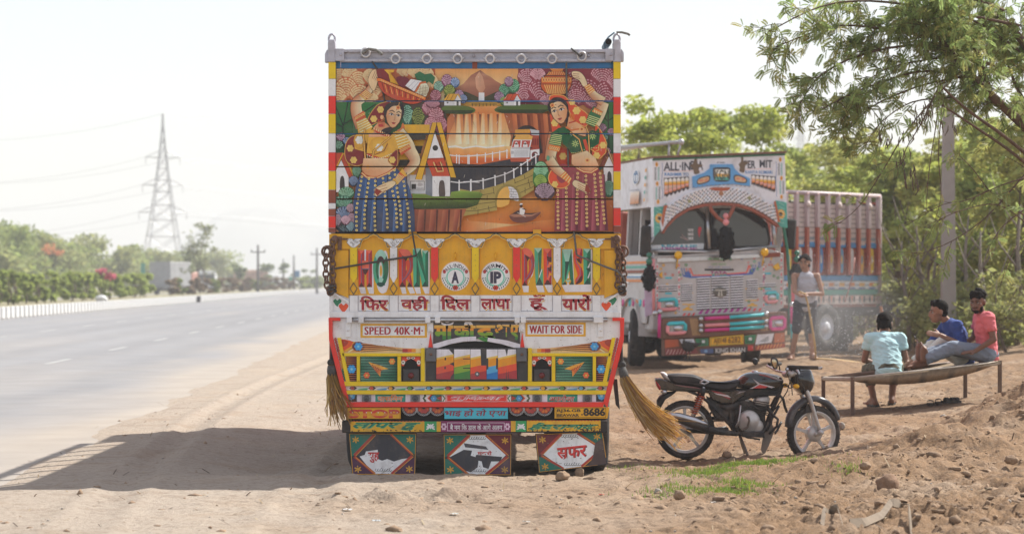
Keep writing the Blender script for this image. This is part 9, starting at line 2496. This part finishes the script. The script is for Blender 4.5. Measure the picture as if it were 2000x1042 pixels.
# ---------------------------------------------------------------- soil: clods, stones, litter, grass
M_clod=mat('soil_clod',(.265,.18,.115),rough=1,var=.35,scale=14,bump=.8,bscale=50)
ico=bmesh.new();bmesh.ops.create_icosphere(ico,subdivisions=1,radius=1);IV=np.array([v.co[:]for v in ico.verts]);IF=np.array([[v.index for v in f.verts]for f in ico.faces]);ico.free()
def scatter(name,pts,sizes,m,flat=.65,seed=1,jit=.28,kind='stuff'):
 pts=pts-np.stack([sizes*0,sizes*0,sizes*.25],1)
 r=np.random.default_rng(seed);n=len(pts);k=len(IV)
 S=sizes[:,None,None]*(1+jit*r.normal(size=(n,k,1)))*np.array((1,1,flat))[None,None]*(1+.35*r.normal(size=(n,1,3)))
 an=r.random(n)*6.28;c,s_=np.cos(an),np.sin(an);X=IV[None]*S
 V=np.stack([X[...,0]*c[:,None]-X[...,1]*s_[:,None],X[...,0]*s_[:,None]+X[...,1]*c[:,None],X[...,2]],-1)+pts[:,None,:]
 Fc=(IF[None]+(np.arange(n)*k)[:,None,None]).reshape(-1,3);return tag(np_obj(name,V.reshape(-1,3),Fc,m),kind=kind)
def ground_pts(n,x0,x1,y0,y1,keep,seed,pw=1.0):
 r=np.random.default_rng(seed);x=x0+(x1-x0)*r.random(n);y=y0+(y1-y0)*r.random(n)**pw;k=keep(x,y)>r.random(n);x,y=x[k],y[k];return np.stack([x,y,ground_h(x,y)],1)
heapm=lambda x,y:np.clip(bump2(x,y,5.2,22.4,1.9,2.2)+bump2(x,y,3.6,20.4,1.3,1.6)+bump2(x,y,3.2,17.2,2.2,1.8)+.8*bump2(x,y,-.7,17.4,.7,.35)+.22*sstep(.2,2,x-.02*y)+.05,0,1)*(.25+1.5*np.clip(fbm(x*1.5,y*1.2,3)+.25,0,1))
p=ground_pts(34000,-5,9.5,14.2,34,lambda x,y:heapm(x,y)*.9,5,1.5);r_=np.random.default_rng(8);scatter('soil_clods',p,.007+.022*r_.random(len(p))**4*1.6,M_clod,seed=4)
p=ground_pts(4600,-1.6,9,14.2,27,lambda x,y:heapm(x,y)**1.5,15,1.3);scatter('soil_lumps',p,.012+.026*r_.random(len(p))**3,M_clod,seed=6,flat=.8,jit=.4)
M_peb=mat('grey_gravel',(.33,.29,.25),rough=.95,var=.3,scale=20,bump=.5)
p=ground_pts(5000,-5,8,14.5,40,lambda x,y:.5*sstep(0,.8,x-edge_x(y)),25,1.6);scatter('gravel',p,.004+.010*r_.random(len(p))**3,M_peb,seed=7)
def straws(n,seed):
 r=np.random.default_rng(seed);p=ground_pts(n,-5,8.5,14.3,34,lambda x,y:.15+.6*np.clip(fbm(x*.8,y*.7,3)+.2,0,1)+.2*(x>0),seed,1.5);n=len(p);a=r.random(n)*6.28;L=.02+.10*r.random(n)**3;w=.0025+.004*r.random(n);d=np.stack([np.cos(a),np.sin(a),.25*r.normal(size=n)],1)*L[:,None];q=np.stack([-np.sin(a),np.cos(a),0*a],1)*w[:,None]
 p[:,2]+=.006;V=np.stack([p-d-q,p+d-q,p+d+q,p-d+q],1).reshape(-1,3);c=np.array([(.42,.34,.22),(.16,.11,.07),(.10,.07,.05),(.34,.25,.15)])[r.integers(0,4,n)]
 return tag(np_obj('dry_litter',V,np.arange(len(V)).reshape(-1,4),M_straw,col=np.repeat(c,4,0)),kind='stuff')
straws(4200,31)
def grass(n,spots,seed,h):
 r=np.random.default_rng(seed);P_=[]
 for(px,py,rx,ry,k)in spots:
  c=G(px,py,-.06);m=int(n*k);P_.append(np.stack([c.x+rx*r.normal(size=m)*.55,c.y+ry*r.normal(size=m)*.55],1))
 q=np.concatenate(P_);keep=(fbm(q[:,0]*4,q[:,1]*3,3)+.18)>r.random(len(q))*.3;q=q[keep];z=ground_h(q[:,0],q[:,1]);p=np.stack([q[:,0],q[:,1],z-.004],1);n=len(p);H_=h*(.4+.9*r.random(n));a=r.random(n)*6.28;ln=r.random(n)*.7
 t=np.stack([np.cos(a)*ln*H_,np.sin(a)*ln*H_,H_],1);w=np.stack([-np.sin(a),np.cos(a),0*a],1)*.0035;V=np.stack([p-w,p+w,p+t*.6+w*.6+(0,0,.0),p+t],1).reshape(-1,3);c=np.array((.15,.25,.045))[None]*(.7+.7*r.random((n,1)))*np.array((1,1,1))+np.array((.16,.08,.0))[None]*(r.random((n,1))**3)
 return tag(np_obj('grass',V,np.arange(len(V)).reshape(-1,4),leafmat('grass_green',None,.4),col=np.repeat(c,4,0)),kind='stuff')
grass(15000,((1500,918,.34,.5,.30),(1420,920,.45,.5,.25),(1360,940,.3,.5,.12),(1400,975,.35,.5,.14),(1330,985,.25,.4,.06),(1460,968,.2,.3,.08),(1585,905,.2,.3,.04),(1230,905,.35,.4,.05),(1660,955,.15,.2,.02)),41,.035)
def rock(px,py,wpx,hpx,label,seed,z=-.05,m=M_clod,name='clod'):
 c=G(px,py,z);
 for _ in range(4):c=G(px,py,gh(c.x,c.y))
 k=c.y/F;bm=bmesh.new();bmesh.ops.create_icosphere(bm,subdivisions=3,radius=1)
 for v in bm.verts:
  d=v.co.normalized();q=1+.26*mnoise.noise(d*1.7+V_((seed*3.1,0,0)))+.14*mnoise.noise(d*4.5+V_((0,seed,0)))+.06*mnoise.noise(d*11)
  v.co=V_((d.x*wpx/2*k*q,d.y*wpx/2*k*.9*q,d.z*hpx/2*k*1.05*q))
 me=bpy.data.meshes.new(name);bm.to_mesh(me);bm.free();setmats(me,m)
 for p_ in me.polygons:p_.use_smooth=True
 o=link(bpy.data.objects.new(name,me));o.location=(c.x,c.y,c.z+hpx/2*k*.82);return tag(o,label,'clod of earth' if m is M_clod else 'stone')
M_rust2=mat('red_earth_clod',(.22,.135,.085),rough=1,var=.3,scale=14,bump=.8,bscale=40)
rock(1733,963,48,40,'reddish fist sized clod of earth lying alone on the dug soil at the lower right',1,m=M_rust2)
rock(1918,908,42,42,'tall brown clod of earth on the spoil heap at the right',2)
rock(1327,974,24,20,'small dark clod of earth beside the grass patch',3)
rock(1285,966,16,14,'pale small stone left of the dark clod by the grass',4,m=M_peb,name='stone')
rock(1500,1040,30,18,'brown clod of earth cut by the bottom picture edge below the grass',5)
rock(1098,938,28,20,'crumbled clod of earth below the right mud flap',6)
rock(1132,930,18,18,'upright clod of earth right below the right mud flap',7)
rock(1644,838,12,16,'small stone right of the motorcycle front wheel',8,m=M_peb,name='stone')
rock(1842,825,14,18,'small pale stone below the cot',9,m=M_peb,name='stone')
rock(1340,897,26,18,'clod of earth under the motorcycle rear wheel',12)
rock(1420,893,20,14,'clod of earth right of the motorcycle rear wheel',13)
rock(1975,905,26,18,'low clod of earth right of the tall one on the spoil heap',14)
rock(1690,915,22,15,'low clod of earth behind the reddish one',15)
def strip(pts,w,label,m):
 b=MB();p3=[G(px,py,0)for px,py,dz in pts];p3=[V_((q.x,q.y,gh(q.x,q.y)+dz))for q,(a,b_,dz)in zip(p3,pts)]
 A_=Art();n=len(p3);q=[]
 for i in range(n-1):
  for k in range(4):q.append(p3[i].lerp(p3[i+1],k/4))
 q.append(p3[-1]);rg=[]
 for k,v in enumerate(q):
  t=(q[min(len(q)-1,k+1)]-q[max(0,k-1)]).normalized();u=(V_((0,1,0))*.55+t.cross(V_((0,1,0)))*.6).normalized();m_=t.cross(u)*.006;rg.append([tuple(v+u*a*w/2+m_*c)for a,c in((-1,-1),(1,-1),(1,1),(-1,1))])
 b.loft(rg,smooth=False);return tag(b.build('rubber_strip',m,fixn=True),label,'rubber strip','strips of old rubber belt in the soil')
M_belt=mat('dusty_belt',(.20,.155,.11),rough=.9,var=.2,scale=10,dirt=.5,dirtcol=(.33,.25,.17))
strip([(1606,1038,.01),(1610,1028,.05),(1622,1020,.075),(1634,1024,.06),(1646,1040,.01)],.07,'short bent rubber strip standing as an arch at the bottom edge',M_belt)
strip([(1660,1036,.01),(1690,1034,.03),(1722,1028,.05),(1740,1020,.085),(1760,1018,.10),(1775,1026,.08),(1780,1040,.01)],.08,'long curling rubber strip right of the short one at the bottom edge',M_belt)
def scrap(px,py,w,label,col,seed):
 c=G(px,py,-.02);r=random.Random(seed);b=MB();n=6;V=[]
 for j in range(4):
  for i in range(n):V.append(((i/(n-1)-.5)*w*(1+.2*r.random()),(j/3-.5)*w*.7,.008+.03*r.random()*w*6))
 b.add(V,[(j*n+i,j*n+i+1,(j+1)*n+i+1,(j+1)*n+i)for j in range(3)for i in range(n-1)]);tag(b.build('paper_scrap',mat('scrap_'+col,C(col,.62),rough=.7,var=.1),loc=(c.x,c.y,gh(c.x,c.y))),label,'litter')
scrap(678,1009,.06,'crumpled white scrap of paper on the sand below the left mud flap','#dfe0e2',1);scrap(735,1026,.05,'pale bluish scrap of plastic at the bottom left of the clods','#cfd6da',2);scrap(887,1015,.05,'tiny pale scrap of paper right of the crumbly clods','#d9dfda',3)
scrap(1175,973,.035,'tiny red scrap on the sand right of the painted truck','#d9342c',4);scrap(1028,1028,.045,'white torn scrap of paper near the bottom edge middle','#dfdcd6',5);scrap(1395,996,.05,'flat whitish scrap below the grass patch','#d9cfc2',6)
# ---------------------------------------------------------------- flat painted prints made of several strokes
for o in scene.objects:
 if o.type=='MESH' and 'kind' not in o and o.name.split('.')[0]in('side_print','louvre_ornament','bumper_paint','corner_flower','trim_paint','arch_mosaic','water_drops'):
  o['kind']='stuff'
